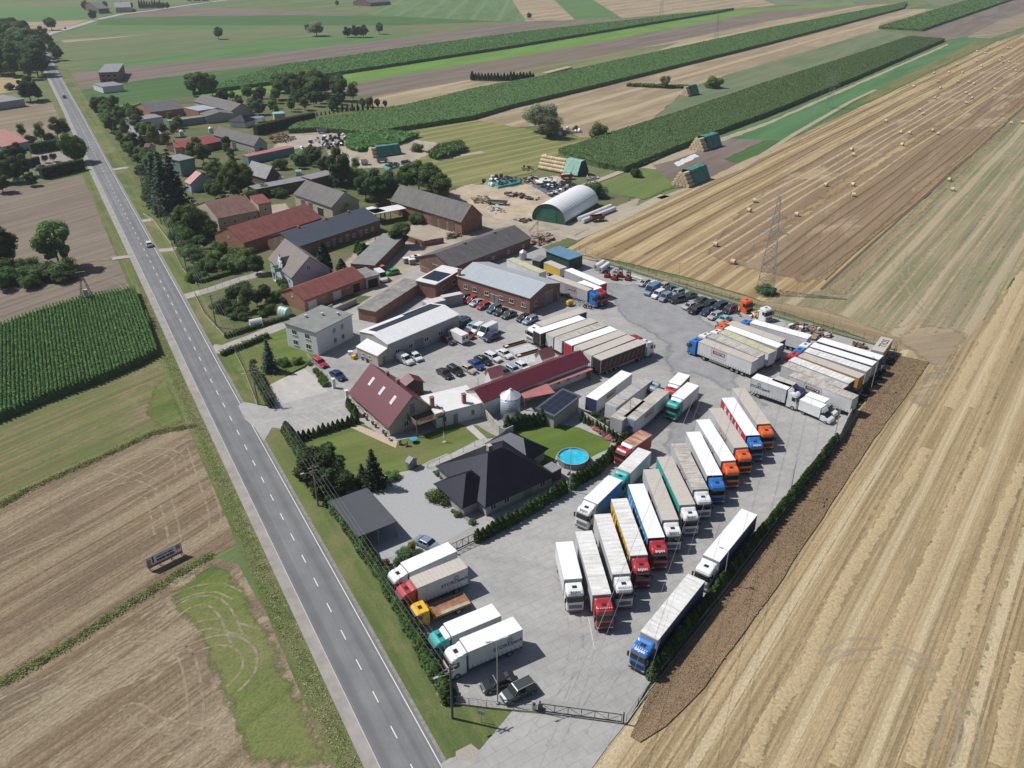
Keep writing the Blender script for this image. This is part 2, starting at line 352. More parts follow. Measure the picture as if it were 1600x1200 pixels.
# meadows round the farm yards
mmow=field('mown_meadow',(.17,.18,.065),(.24,.235,.10),px_yaw((660,310),(860,262)),3.5,c3=(.13,.16,.05),patch=.02,speck=.25,line=(.30,.27,.13),lperiod=7.5)
fld('mown_meadow',[(575,213),(660,200),(745,187),(790,195),(860,208),(905,214),(955,213),(871,243),(830,270),(760,285),(705,293),(680,280),(640,245),(600,232)],mmow)
fld('green_strip',[(1112,217),(1122,212),(1200,187),(1477,68),(1507,58),(1545,60),(1532,66),(1362,143),(1230,222),(1200,218),(1130,247)],field('emerald_crop',(.07,.16,.065),(.09,.19,.08),AG,8,speck=.15,streak=.4))
fld('weed_strip',[(1362,143),(1532,60),(1555,64),(1440,118),(1378,150),(1340,165)],mL3)
fld('crop_field',[(1130,248),(1200,218),(1233,221),(1165,258)],mcropd)
fld('soil_strip',[(1112,217),(1200,217),(1130,248),(1160,256),(1100,288),(1000,300),(1030,244),(1060,232)],mpurp)
fld('dirt_track',[(975,275),(1035,246),(1200,190),(1480,68),(1482,70),(1200,194),(1045,253),(990,282)],M('track_soil',(.33,.28,.20),.95,.15,.3))
# big harvested fields on the right
mgold=field('gold_stubble',(.27,.19,.10),(.45,.35,.20),AG,2.6,c3=(.33,.24,.13),patch=.02,pamt=.5,speck=.3,streak=1.0,line=(.22,.155,.09),lperiod=9.5,warpk=1.5)
mbrown=field('brown_stubble',(.215,.15,.095),(.29,.21,.135),AG,4.0,c3=(.26,.185,.115),patch=.012,speck=.3,c4=(.36,.29,.19),blotch=.05)
mgreyg=field('weedy_stubble',(.23,.205,.13),(.34,.285,.185),AR,2.2,c3=(.165,.19,.09),patch=.014,pamt=.85,speck=.35,line=(.42,.35,.24),lperiod=13)
mfore=field('foreground_stubble',(.29,.22,.125),(.44,.34,.20),AR,1.9,c3=(.33,.25,.145),patch=.03,pamt=.5,speck=.45,streak=1.1,line=(.54,.45,.30),lperiod=8,warpk=.4)
fld('harvested_field',[(885,388),(960,345),(1060,300),(1160,252),(1230,221),(1380,150),(1560,64),(1700,20),(1700,90),(1600,166),(1475,280),(1290,460),(1190,470),(1100,440),(1000,415),(900,395)],mgold)
sfl('brown_band',[(1090,392),(1145,330),(1205,280),(1362,199),(1600,71),(1700,20),(1700,90),(1600,166),(1475,280),(1282,452),(1200,430),(1130,415)],mbrown,4,9,0.12)
sfl('gold_band',[(1130,412),(1170,385),(1330,265),(1450,195),(1600,110),(1700,60),(1700,72),(1600,122),(1480,195),(1360,270),(1190,395),(1160,425)],mgold,4,6,0.12)
fld('weedy_field',[(1282,453),(1475,281),(1600,167),(1700,90),(1900,90),(1900,300),(1600,420),(1520,520),(1430,560),(1395,545),(1250,490),(1190,470)],mgreyg,jit=1)
sfl('field_margin',[(1282,453),(1475,281),(1600,168),(1700,92),(1700,130),(1600,185),(1480,300),(1320,470)],field('margin_stubble',(.27,.21,.13),(.34,.27,.165),AR,4,c3=(.20,.18,.10),patch=.05),3,5,0.2)
sfl('headland',[(880,392),(920,398),(1000,418),(1100,442),(1190,468),(1290,480),(1420,530),(1470,560),(1440,600),(1400,545),(1200,484),(1100,455),(940,412),(880,400)],field('headland_straw',(.27,.21,.13),(.38,.30,.18),px_yaw((940,410),(1390,540)),3,c3=(.22,.17,.11),patch=.04,speck=.4),1.5,4,0.35)
fld('harvested_field',[(1395,548),(1430,545),(1520,520),(1600,415),(1800,250),(2100,500),(1900,1300),(900,1300),(925,1200),(960,1150),(1000,1100),(1100,1000)],mfore,jit=1)
sfl('worn_corner',[(1380,530),(1420,500),(1475,505),(1530,520),(1500,590),(1450,660),(1400,620),(1440,570)],field('worn_soil',(.30,.24,.16),(.40,.32,.21),.3,5,c3=(.25,.20,.14),patch=.05,speck=.4),1.5,9,0.25)
mdark=field('standing_grain',(.22,.155,.095),(.27,.19,.12),AR,1.6,c3=(.15,.105,.065),patch=.05,speck=.2,bump=.02)
# grassy yard surroundings, village ground
mvill=field('village_grass',(.085,.115,.045),(.13,.15,.06),.3,4,c3=(.17,.15,.09),patch=.05,pamt=.9,speck=.4,streak=.3)
fld('village_ground',[(120,175),(150,172),(300,150),(440,146),(520,152),(610,172),(560,205),(575,213),(640,245),(700,290),(760,290),(860,275),(930,290),(1000,290),(960,340),(890,385),(820,400),(700,470),(560,480),(470,530),(400,640),(345,560),(260,420),(190,290),(150,225)],mvill)
mdirt=M('farmyard_dirt',(.33,.28,.22),.95,.22,.12,bump=.02,col2=(.40,.35,.28))
sfl('farmyard',[(540,400),(575,370),(640,350),(700,300),(760,292),(800,300),(840,330),(890,345),(960,320),(1010,300),(1000,330),(900,370),(860,385),(830,400),(760,420),(700,440),(600,470),(540,460),(500,440)],mdirt,1.5,5,0.35)
sfl('farmyard',[(690,300),(730,285),(800,290),(870,270),(905,290),(900,315),(840,345),(780,350),(740,330)],M('pale_dirt',(.40,.33,.24),.95,.25,.15),1.5,6,0.35)
sfl('farmyard',[(500,225),(560,222),(640,215),(690,222),(680,240),(630,262),(560,265),(510,250)],mdirt,2,6,0.35)
sfl('farmyard',[(415,235),(440,210),(500,205),(560,200),(580,205),(540,225),(470,232),(430,245)],mdirt,2,6,0.35)
sfl('farmyard',[(410,320),(450,315),(462,330),(470,345),(420,350)],mdirt,1.5,4,0.35)
sfl('pasture',[(935,290),(1000,260),(1066,268),(1066,290),(1010,314),(950,304)],field('soft_pasture',(.10,.17,.045),(.14,.20,.06),AG,4,c3=(.17,.17,.08),patch=.05),1.5,6)
fld('garden_plots',[(1020,258),(1095,240),(1130,250),(1060,290),(1030,270)],mpurp,jit=.5)
# roadside grass: right verge, left verge
fld('verge',[RP(s,t)for s,t in()]or[(150,225),(190,290),(260,420),(345,560),(372,630),(420,700),(470,790),(560,950),(620,1062),(690,1188),(745,1182),(800,1140),(822,1108),(705,1092),(600,905),(505,760),(440,668),(412,640),(330,470),(262,360),(205,270),(165,205),(105,105),(88,105),(110,150)],mgrassG,jit=.3)
sfl('verge',[(432,668),(448,670),(520,790),(600,920),(702,1098),(696,1128),(640,1010),(590,915),(500,780)],field('dry_verge',(.25,.20,.13),(.31,.26,.17),ROAD_ANG,1.0,c3=(.17,.18,.08),patch=.12,pamt=.6),.7,1.6,.8)
CLs=[(150,-.1),(100,0),(0,0),(-50,.25),(-100,.3),(-160,.3),(-231,.4),(-340,1.0),(-490,.9),(-600,1.6),(-700,2.6),(-760,3.4)]
CL=[]
for(s0,t0),(s1,t1)in zip(CLs[:-1],CLs[1:]):
 q=max(1,int(abs(s1-s0)/12))
 CL+=[RP(s0+(s1-s0)*k/q,t0+(t1-t0)*k/q)for k in range(q)]
CL.append(RP(*CLs[-1]));CL+=[RP(-790,2),RP(-830,-6)]
mb=MB();add_strip(mb,CL,4.6,7.9,-.15);struct(mb.build('verge',field('weed_verge',(.11,.145,.045),(.16,.185,.07),ROAD_ANG,2,c3=(.19,.17,.10),patch=.1,pamt=.9,speck=.5)))
# road, edge lines, centre dashes, footpath with kerb
masph=M('asphalt',(.155,.158,.165),.85,.10,.25,bump=.006,col2=(.185,.188,.19),bscale=6)
t=masph.node_tree;P_=t.nodes['Principled BSDF'];src=P_.inputs['Base Color'].links[0].from_socket
tc=t.nodes.new('ShaderNodeTexCoord');rr=mapping(t,mapping(t,tc.outputs['Object'],-ROAD_ANG),0,(.006,1.1,1))
src=mixc(t,src,ramp(t,[(.35,(.80,.80,.82)),(.6,(1.08,1.08,1.08))],noise_of(t,rr,1,3)),1.0,'MULTIPLY')
rr2=mapping(t,mapping(t,tc.outputs['Object'],-ROAD_ANG),0,(.04,.12,1))
src=mixc(t,src,ramp(t,[(.3,(.9,.9,.9)),(.7,(1.08,1.08,1.08))],noise_of(t,rr2,1,3)),1.0,'MULTIPLY');t.links.new(src,P_.inputs['Base Color'])
mb=MB();add_strip(mb,CL,-3.35,3.25,-.02);struct(mb.build('road',masph))
mwhite=M('road_paint',(.62,.62,.60),.8,.15,2)
mb=MB();add_strip(mb,CL,-3.0,-2.88,-.014)
s=116.0
def road_t(s):
 for(s0,t0),(s1,t1)in zip(CLs[:-1],CLs[1:]):
  if s1<=s<=s0:return t0+(t1-t0)*(s-s0)/(s1-s0)
 return 0
s=111.6
while s>-560:
 a=RP(s,road_t(s));b=RP(s-2.0,road_t(s-2));add_strip(mb,[a,b],-.07,.07,-.014);s-=5.886
struct(mb.build('road_marking',mwhite))
mpath=M('footpath_paving',(.27,.25,.23),.9,.15,.4,col2=(.34,.32,.30),bump=.004,bscale=10)
mb=MB()
L,Rr=strip_pts(CL,3.25,4.75)
for k in range(len(L)-1):mb.loft([[(*Rr[k],-.02),(*Rr[k],.07),(*L[k],.07),(*L[k],-.2)],[(*Rr[k+1],-.02),(*Rr[k+1],.07),(*L[k+1],.07),(*L[k+1],-.15)]],caps=False)
struct(mb.build('footpath',mpath))
mb=MB();mkerb=M('kerb_concrete',(.42,.41,.40),.9,.1,2)
L,Rr=strip_pts(CL,3.12,3.25)
for k in range(len(L)-1):mb.loft([[(*Rr[k],-.02),(*Rr[k],.09),(*L[k],.09),(*L[k],-.02)],[(*Rr[k+1],-.02),(*Rr[k+1],.09),(*L[k+1],.09),(*L[k+1],-.02)]],caps=False)
struct(mb.build('kerb',mkerb))
mb=MB();add_strip(mb,CL,-3.8,-3.35,-.022);struct(mb.build('road_shoulder',M('shoulder_gravel',(.20,.19,.17),.95,.25,1.5,col2=(.29,.275,.25))))
# country road leaving at the top, small lanes
def lane(name,px,wd,m,z=-.03):
 cl=[G(p)for p in px];mb=MB();add_strip(mb,cl,-wd/2,wd/2,z);return struct(mb.build(name,m))
mlane=M('pale_asphalt',(.30,.30,.30),.9,.08,.2)
lane('side_road',[(62,62),(75,53),(105,45),(150,31),(190,22),(240,16),(300,7),(380,-4)],9,mlane)
mgrav=M('gravel',(.34,.32,.29),.95,.15,.5,bump=.02)
lane('lane',[(286,464),(330,452),(370,438),(398,430),(412,425)],3.6,mgrav)
lane('lane',[(330,545),(352,545),(400,527),(445,508),(500,490),(540,478)],5.0,mgrav)
lane('lane',[(238,392),(262,390),(290,386),(320,384)],3,mgrav)
lane('lane',[(222,345),(236,343)],3,mgrav)
lane('lane',[(175,265),(194,262),(200,262)],3,mgrav)
lane('lane',[(1030,310),(1100,285),(1160,262),(1240,210),(1330,158),(1368,140)],2.4,M('track_soil',(0,0,0)))
lane('lane',[(740,330),(765,345),(820,350),(900,372),(960,345),(1040,305)],4.2,M('track_dirt',(.36,.31,.24),.95,.15,.4))
lane('lane',[(688,250),(720,243),(755,237)],3.2,M('track_dirt',(0,0,0)))
lane('lane',[(905,292),(950,276),(985,262),(1035,242)],3,M('track_dirt',(0,0,0)))
lane('lane',[(175,404),(188,402),(206,400)],2.6,mgrav)
# ------------------------------------------------------------------ haulage yard: concrete slabs
myard,t,p=newmat('concrete_yard')
tc=t.nodes.new('ShaderNodeTexCoord');ob=tc.outputs['Object']
YA=px_yaw((1275,560),(1010,1075))if False else px_yaw((720,850),(1000,700))
m1=mapping(t,ob,-R(32))
br=t.nodes.new('ShaderNodeTexBrick');br.offset=0.5;br.inputs['Scale'].default_value=1;br.inputs['Brick Width'].default_value=3.0;br.inputs['Row Height'].default_value=1.5
br.inputs['Mortar Size'].default_value=.045;br.inputs['Color1'].default_value=(.375,.37,.355,1);br.inputs['Color2'].default_value=(.33,.327,.318,1);br.inputs['Mortar'].default_value=(.275,.265,.25,1)
br.inputs['Bias'].default_value=-.2
t.links.new(m1,br.inputs[0])
col=mixc(t,br.outputs[0],(.36,.357,.345),.3)
col=mixc(t,col,(.16,.16,.16),ramp(t,[(.66,(0,0,0)),(.78,(.55,.55,.55))],noise_of(t,ob,.33,5,.7)))
col=mixc(t,col,ramp(t,[(.3,(.80,.80,.81)),(.55,(1,1,1)),(.75,(1.1,1.08,1.04))],noise_of(t,ob,.045,5,.65,.6)),1.0,'MULTIPLY')
col=mixc(t,col,ramp(t,[(.3,(.86,.86,.87)),(.7,(1.06,1.06,1.06))],noise_of(t,ob,.9,6,.7)),1.0,'MULTIPLY')
ww=t.nodes.new('ShaderNodeTexWave');ww.wave_type='RINGS';ww.inputs['Scale'].default_value=.10;ww.inputs['Distortion'].default_value=9;ww.inputs['Detail'].default_value=4;ww.inputs['Detail Scale'].default_value=.35
t.links.new(mapping(t,ob,0,(1,1,1),(-28,-165,0)),ww.inputs[0]);ww.inputs['Scale'].default_value=.05
col=mixc(t,col,ramp(t,[(.0,(.86,.86,.87)),(.3,(1,1,1))],ww.outputs[1]),.5,'MULTIPLY')
t.links.new(col,p.inputs['Base Color']);p.inputs['Roughness'].default_value=.8;p.inputs['Specular IOR Level'].default_value=.3
struct(sheet('yard_pavement',[(383,655),(372,634),(381,628),(425,636),(420,612),(475,578),(503,548),(452,533),(450,522),(560,476),(640,425),(700,398),(800,368),(868,395),(945,412),(1100,462),(1240,505),(1398,548),(1345,612),(1305,690),(1240,775),(1130,925),(1012,1072),(980,1128),(950,1165),(925,1200),(880,1290),(720,1260),(688,1194),(702,1185),(750,1171),(802,1109),(706,1097),(640,975),(560,840),(475,700),(455,672),(425,668),(412,690),(398,668)],0,myard,jit=0))
def lay(name,px,m,z,jit=.15,step=2):return sheet(name,px,z,m,step=step,jit=jit)
mlawn=field('lawn',(.10,.15,.035),(.15,.19,.055),.5,3,c3=(.19,.165,.08),patch=.09,pamt=.7,speck=.35,streak=.3,bump=.02)
mlawn2=field('watered_lawn',(.09,.145,.03),(.115,.17,.035),.5,3,c3=(.14,.17,.05),patch=.1,pamt=.5,speck=.2,streak=.3,bump=.02)
lay('lawn',[(458,696),(530,662),(556,655),(612,690),(660,680),(705,660),(748,668),(705,705),(640,735),(600,742),(560,770),(510,760)],mlawn,.012)
lay('lawn',[(690,672),(745,664),(790,690),(742,718),(690,706)],mlawn,.016)
lay('garden_soil',[(355,550),(446,512),(462,535),(500,548),(476,572),(420,602),(430,634),(402,632)],mlawn,.012)
mpav=M('grey_block_paving',(.335,.34,.345),.85,.10,3.0,bump=.004,col2=(.37,.375,.38))
lay('driveway_paving',[(512,768),(560,770),(640,742),(668,728),(700,715),(735,770),(742,812),(740,822),(690,850),(598,885),(560,828)],mpav,.02,jit=0)
lay('path',[(668,728),(745,688),(790,682),(795,690),(700,732)],M('pale_slabs',(.42,.41,.39),.9,.1,1),.026,jit=0)
lay('path',[(728,668),(738,664),(766,690),(757,694)],M('pale_slabs',(0,0,0)),.03,jit=0)
lay('lawn',[(800,676),(845,658),(905,668),(955,690),(950,702),(880,735),(850,745),(815,700)],mlawn2,.03)
lay('terrace',[(868,715),(880,705),(925,722),(900,755),(875,745)],M('terrace_slabs',(.33,.32,.31),.9,.1,1),.036,jit=0)
lay('forecourt',[(412,604),(476,576),(510,604),(512,612),(432,634)],M('pale_paving',(.42,.405,.385),.9,.14,.5,col2=(.47,.455,.43),bump=.004),.01,jit=0)
lay('flower_bed',[(548,668),(560,664),(622,690),(618,700)],M('gravel_bed',(.45,.36,.27),.95,.2,3),.03,jit=0)
lay('flower_bed',[(906,655),(925,640),(1005,690),(985,700),(950,690)],M('bed_bark',(.22,.17,.13),.95,.25,3),.034,jit=0)
lay('gravel_corner',[(712,1174),(736,1162),(748,1172),(745,1190),(712,1186)],M('cobbles',(.33,.29,.26),.95,.2,5,bump=.02),.008,jit=0)
soft('worn_asphalt',[(925,435),(1000,440),(1080,478),(1190,545),(1170,600),(1240,650),(1180,640),(1075,590),(1120,660),(1060,740),(1020,700),(1040,600),(1025,560),(1025,535),(960,500)],.007,M('worn_asphalt',(.23,.235,.245),.85,.12,.3,col2=(.30,.30,.305)),1.5,9,nsc=.12)
# painted bay lines, drain line and tyre marks
mb=MB()
for a,b in(((919,963),(929,1014)),((1003,1056),(1012,1060))):add_strip(mb,[G(a),G(b)],-.06,.06,.006)
for k in range(5):
 a=B2(620+k*95,975-k*38);b=B2(760+k*95,1050-k*38);add_strip(mb,[G(a),G(b)],-.04,.04,.006)
struct(mb.build('bay_marking',M('worn_paint',(.50,.50,.49),.9,.2,2)))
mb=MB()
for pts in([(1010,780),(985,900),(930,1000),(860,1080),(800,1160)],[(1090,620),(1000,780),(960,870),(930,960),(905,1060),(860,1180)],[(700,860),(820,880),(880,930),(900,1000),(880,1100)],[(1240,690),(1210,800),(1140,870),(1020,980),(950,1060),(900,1150)]):
 cl=[]
 P=[G(q).to_2d()for q in pts]
 for k in range(len(P)-1):
  p0=P[max(0,k-1)];p1=P[k];p2=P[k+1];p3=P[min(len(P)-1,k+2)]
  for j in range(8):
   u=j/8;cl.append(.5*((2*p1)+(p2-p0)*u+(2*p0-5*p1+4*p2-p3)*u*u+(3*p1-p0-3*p2+p3)*u**3))
 for o_ in(-.95,.85):add_strip(mb,cl,o_,o_+.22,.008+random.random()*.002)
mty,t,p=newmat('tyre_marks');tr=t.nodes.new('ShaderNodeBsdfTransparent');mxs=t.nodes.new('ShaderNodeMixShader')
tc=t.nodes.new('ShaderNodeTexCoord')
fac=ramp(t,[(.45,(0,0,0)),(.8,(.28,.28,.28))],noise_of(t,tc.outputs['Object'],.5,4))
t.links.new(fac,mxs.inputs[0]);t.links.new(tr.outputs[0],mxs.inputs[1]);t.links.new(p.outputs[0],mxs.inputs[2]);p.inputs['Base Color'].default_value=(.16,.16,.16,1)
t.links.new(mxs.outputs[0],t.nodes['Material Output'].inputs[0])
struct(mb.build('tyre_marks',mty))
# tracks in the fields (pressed straw, real strips a few mm above the soil)
mtrack,t,p=newmat('pressed_straw');tr=t.nodes.new('ShaderNodeBsdfTransparent');mxs=t.nodes.new('ShaderNodeMixShader');tc=t.nodes.new('ShaderNodeTexCoord')
fac=ramp(t,[(.35,(0,0,0)),(.6,(.62,.62,.62))],noise_of(t,tc.outputs['Object'],.8,5,.7))
t.links.new(fac,mxs.inputs[0]);t.links.new(tr.outputs[0],mxs.inputs[1]);t.links.new(p.outputs[0],mxs.inputs[2]);p.inputs['Base Color'].default_value=(.40,.335,.235,1);p.inputs['Roughness'].default_value=.95
t.links.new(mxs.outputs[0],t.nodes['Material Output'].inputs[0])
def spline(pts,n=8):
 P=[G(q).to_2d()for q in pts];cl=[]
 for k in range(len(P)-1):
  p0=P[max(0,k-1)];p1=P[k];p2=P[k+1];p3=P[min(len(P)-1,k+2)]
  for j in range(n):
   u=j/n;cl.append(.5*((2*p1)+(p2-p0)*u+(2*p0-5*p1+4*p2-p3)*u*u+(3*p1-p0-3*p2+p3)*u**3))
 cl.append(P[-1]);return cl
mb=MB();zt=-.1655;zR=-.21+LAY[0]*.003+.005
TR=[
 [C6(350,740),C6(700,480),C6(1000,300),C6(1160,180),C6(1300,150),C6(1400,220),C6(1480,400)],
 [C6(0,800),C6(500,560),C6(760,400),C6(950,375),C6(1100,440),C6(1180,560),C6(1220,900),C6(1150,1020),C6(1000,1080)],
 [C6(0,1080),C6(420,800),C6(900,600),C6(1250,430),C6(1420,400),C6(1540,460),C6(1550,580),C6(1450,700)],
 [C6(0,900),C6(640,600),C6(860,520),C6(1250,310),C6(1450,320),C6(1600,360)],
 [C6(900,250),C6(1150,110),C6(1350,70),C6(1480,120)],
 [C6(720,900),C6(820,830),C6(1000,930),C6(1300,980)],
 [C5(0,960),C5(500,680),C5(900,560),C5(1100,420),C5(1180,360),C5(1240,500),C5(1340,820),C5(1290,930),C5(1080,1040)],
 [C5(0,880),C5(650,520),C5(950,420),C5(1100,450),C5(1130,560)],
 [C5(0,1100),C5(600,850),C5(850,700),C5(940,700),C5(1000,930)],
 [C5(1000,620),C5(1060,820),C5(1090,980)],[C5(660,520),C5(900,590),C5(1000,640)],
 [C8(440,800),C8(560,740),C8(700,750),C8(850,830),C8(960,950),C8(990,1080),C8(960,1190)],
 [C8(500,790),C8(640,775),C8(780,800),C8(880,900),C8(925,1020),C8(880,1150)],
 [B1(880,370),B1(890,450),B1(950,580),B1(1040,680),B1(1110,720)],
 [B1(960,330),B1(930,420),B1(960,540),B1(1050,660)],
 [B1(640,680),B1(880,740),B1(1000,640),B1(1180,400),B1(1500,30)],
 [B1(600,580),B1(760,380),B1(960,200),B1(1180,20)],
 [B1(1130,690),B1(1200,560),B1(1350,340),B1(1580,60)],[B1(1160,690),B1(1240,560),B1(1390,340),B1(1588,120)],
 [A5(0,640),A5(300,600),A5(520,560),A5(700,540),A5(820,620)],[A5(480,400),A5(600,420),A5(760,400)],
]
for q in TR:
 cl=spline(q)
 for o_ in(-1.0,.8):add_strip(mb,cl,o_,o_+(.36 if cl[0].x<-15 else.6),(zt if cl[0].x<-15 else zR)+random.random()*.003)
tk=struct(mb.build('wheel_tracks',mtrack))
mb=MB();add_strip(mb,[G(q)for q in((1283,452),(1345,396),(1410,338),(1475,281),(1540,222),(1600,167),(1690,95))],-.4,.4,zR+.006);struct(mb.build('field_boundary',M('dark_ridge',(.10,.075,.05),.95,.3,1)))
def rowmat(name,c,lo,hi,al=.8,sc=.45):
 m,t,p=newmat(name);tr=t.nodes.new('ShaderNodeBsdfTransparent');ms=t.nodes.new('ShaderNodeMixShader');tc=t.nodes.new('ShaderNodeTexCoord')
 n=noise_of(t,tc.outputs['Object'],sc,7,.85);fac=ramp(t,[(lo,(0,0,0)),(hi,(al,)*3)],n);p.inputs['Base Color'].default_value=(*c,1);p.inputs['Roughness'].default_value=.95;p.inputs['Specular IOR Level'].default_value=.1
 t.links.new(fac,ms.inputs[0]);t.links.new(tr.outputs[0],ms.inputs[1]);t.links.new(p.outputs[0],ms.inputs[2]);t.links.new(ms.outputs[0],t.nodes['Material Output'].inputs[0]);return m
def rows(name,px,ang,sp,w0,w1,z,mats,step=5,wob=.15,prob=(1,)):
 P=np.array([[q.x,q.y]for q in(G(p)for p in px)]);d=np.array([math.cos(ang),math.sin(ang)]);n=np.array([-d[1],d[0]]);s_=P@d;o_=P@n;mb=MB();o=o_.min()+random.uniform(0,sp)
 while o<o_.max():
  w_=random.uniform(w0,w1);mi=random.choices(range(len(mats)),prob)[0];S=np.arange(s_.min(),s_.max(),step);ph=random.uniform(0,6.3)
  ofs=o+wob*np.sin(S*.05+ph);C=S[:,None]*d+ofs[:,None]*n;ok=in_poly(C,P);zz=z+random.random()*.0015
  for k in range(len(S)-1):
   if ok[k]and ok[k+1]:a,b=C[k],C[k+1];mb.poly([(*(a-n*w_/2),zz),(*(b-n*w_/2),zz),(*(b+n*w_/2),zz),(*(a+n*w_/2),zz)],mi)
  o+=sp*random.uniform(.55,1.45)
 return struct(mb.build(name,mats))
rl=rowmat('thin_rows',(.40,.32,.21),.36,.6,.55,.3);rg,rh=rowmat('gold_rows',(.55,.44,.27),.28,.5,.7,.12),rowmat('brown_rows',(.20,.14,.08),.3,.5,.6,.12)
rp,rd,rw=rowmat('pale_rows',(.52,.415,.255),.32,.55,.62,.25),rowmat('dark_rows',(.25,.19,.115),.38,.6,.55),rowmat('weedy_rows',(.17,.18,.09),.5,.62,.7)
rows('stubble_rows',[(1400,612),(1460,566),(1530,520),(1605,420),(1800,250),(2100,500),(1900,1300),(900,1300),(960,1165),(1102,1080),(1277,830),(1360,702)],AR,1.15,.12,.5,zR-.003,[rp,rd,rw],prob=(5,4,1))
rows('stubble_rows',[(1290,456),(1475,283),(1605,168),(1900,90),(1900,300),(1600,420),(1520,520),(1430,545)],AR,2.2,.2,.9,zR-.003,[rp,rd,rw],step=8,prob=(4,1,3))
rows('stubble_rows',[(890,388),(960,346),(1060,300),(1160,253),(1230,222),(1380,150),(1560,66),(1700,22),(1700,60),(1600,112),(1330,265),(1180,380),(1100,438),(1000,413)],AG,3.4,.6,1.5,zR-.003,[rg,rh],step=9,prob=(3,2),wob=.4)
rows('stubble_rows',[(1130,420),(1600,105),(1700,60),(1700,90),(1600,166),(1475,280),(1282,452)],AG,3.0,.3,1.1,zR-.003,[rg,rh],step=9,prob=(1,3),wob=.4)
rows('stubble_rows',[(-60,1105),(0,1073),(180,962),(275,902),(320,1000),(365,1130),(420,1230),(-60,1230)],AL,1.3,.12,.5,zt-.003,[rl,rd],prob=(1,1),wob=.3)
rows('stubble_rows',[(-60,828),(0,793),(42,768),(165,714),(305,670),(357,812),(368,850),(275,898),(0,1069),(-60,1100)],AL+.05,1.3,.12,.45,zt-.003,[rl,rd],prob=(1,1),wob=.3)
rows('stubble_rows',[(-60,690),(0,658),(252,560),(300,650),(300,667),(165,710),(42,764),(-60,824)],AL,2.2,.3,1.2,zt-.003,[rd,rw],prob=(1,2),wob=.3)
# windrows of straw on the right-hand field
mstraw=M('straw',(.41,.31,.175),.95,.3,2.5,bump=.04,col2=(.50,.40,.24))
def windrow(px,wd,h=.07):
 cl=spline(px,24);n=len(cl);rings=[]
 for k,c in enumerate(cl):
  a=cl[max(0,k-1)];b=cl[min(n-1,k+1)];d=(b-a).normalized();nr=Vector((-d.y,d.x));w_=wd*.72*random.uniform(.8,1.15);o_=random.uniform(-.25,.25)
  ring=[(-.5,0),(-.35,.55),(-.12,.95),(.12,.9),(.36,.5),(.5,0)]
  rings.append([(*(c+nr*(x*w_+o_)),-.045+h*y*random.uniform(.6,1.1))for x,y in ring])
 mb=MB();mb.loft(rings,caps=False,closed=False);o=mb.build('straw_windrow',mstraw,smooth=False)
 return tag(o,None,None,kind='stuff')
for px,wd in(([C8(835,0),C8(700,230),C8(560,450),C8(440,680),C8(380,830),C8(250,1000),C8(170,1190)],2.6),
               ([C8(1050,0),C8(950,180),C8(860,380),C8(760,580),C8(690,740),C8(600,920),C8(490,1190)],2.0),
               ([C8(1200,60),C8(1090,330),C8(1010,570),C8(930,800),C8(850,1000),C8(780,1190)],2.6),
               ([C8(1200,770),C8(1150,950),C8(1100,1190)],2.4),
               ([B1(1588,440),B1(1500,600),B1(1330,900),B1(1180,1190)],3.2),([B1(1588,560),B1(1480,800),B1(1350,1100),B1(1300,1190)],1.6)):
 o=windrow(px,wd)
 tag(o,'long raised row of golden straw left on the harvested field','straw row','straw rows on the right-hand field')
# standing dark grain beside the fence: a low thick mat
gp=[(985,1150),(1013,1085),(1130,935),(1240,790),(1308,700),(1345,640),(1400,555),(1452,566),(1400,640),(1356,700),(1275,825),(1196,942),(1100,1075),(1040,1135),(1000,1160)]
P=[G(q)for q in gp]
W=scatter(P,.17,.5,AR,.17);Z=rng.uniform(.1,.14,len(W))
me=leaf_mesh('standing_grain',np.c_[W,Z],rng.uniform(.08,.15,len(W)),M('ripe_grain',(.27,.19,.115),.95,.1,.35,col2=(.32,.235,.145),rnd=0),up=.9)
tag(link('standing_grain',me),'strip of dark brown unharvested grain along the yard fence','grain',kind='stuff')
gq=dense(P,3,.15);struct(MB().loft([[(p.x,p.y,-.2)for p in gq],[(p.x,p.y,.1)for p in gq]],caps=False).build('grain_soil',mdark));sheet('grain_soil',[(p.x,p.y)for p in gq],.1,mdark,jit=0,world=True)
# ================================================================== BUILDINGS
def brickmat(name,c1,c2,mortar=(.30,.27,.24),sc=1):
 if name in _M:return _M[name]
 m,t,p=newmat(name);tc=t.nodes.new('ShaderNodeTexCoord');g=t.nodes.new('ShaderNodeNewGeometry')
 sx=t.nodes.new('ShaderNodeSeparateXYZ');t.links.new(tc.outputs['Object'],sx.inputs[0])
 ad=t.nodes.new('ShaderNodeMath');ad.operation='ADD';t.links.new(sx.outputs[0],ad.inputs[0]);t.links.new(sx.outputs[1],ad.inputs[1])
 cb=t.nodes.new('ShaderNodeCombineXYZ');t.links.new(ad.outputs[0],cb.inputs[0]);t.links.new(sx.outputs[2],cb.inputs[1])
 b=t.nodes.new('ShaderNodeTexBrick');b.inputs['Scale'].default_value=1;b.inputs['Brick Width'].default_value=.5*sc;b.inputs['Row Height'].default_value=.16*sc;b.inputs['Mortar Size'].default_value=.018*sc
 b.inputs['Color1'].default_value=(*c1,1);b.inputs['Color2'].default_value=(*c2,1);b.inputs['Mortar'].default_value=(*mortar,1)
 t.links.new(cb.outputs[0],b.inputs[0])
 c=mixc(t,b.outputs[0],ramp(t,[(.3,(.72,.72,.72)),(.7,(1.15,1.1,1.05))],noise_of(t,tc.outputs['Object'],.7,5,.7)),1.0,'MULTIPLY')
 t.links.new(c,p.inputs['Base Color']);p.inputs['Roughness'].default_value=.9;_M[name]=m;return m
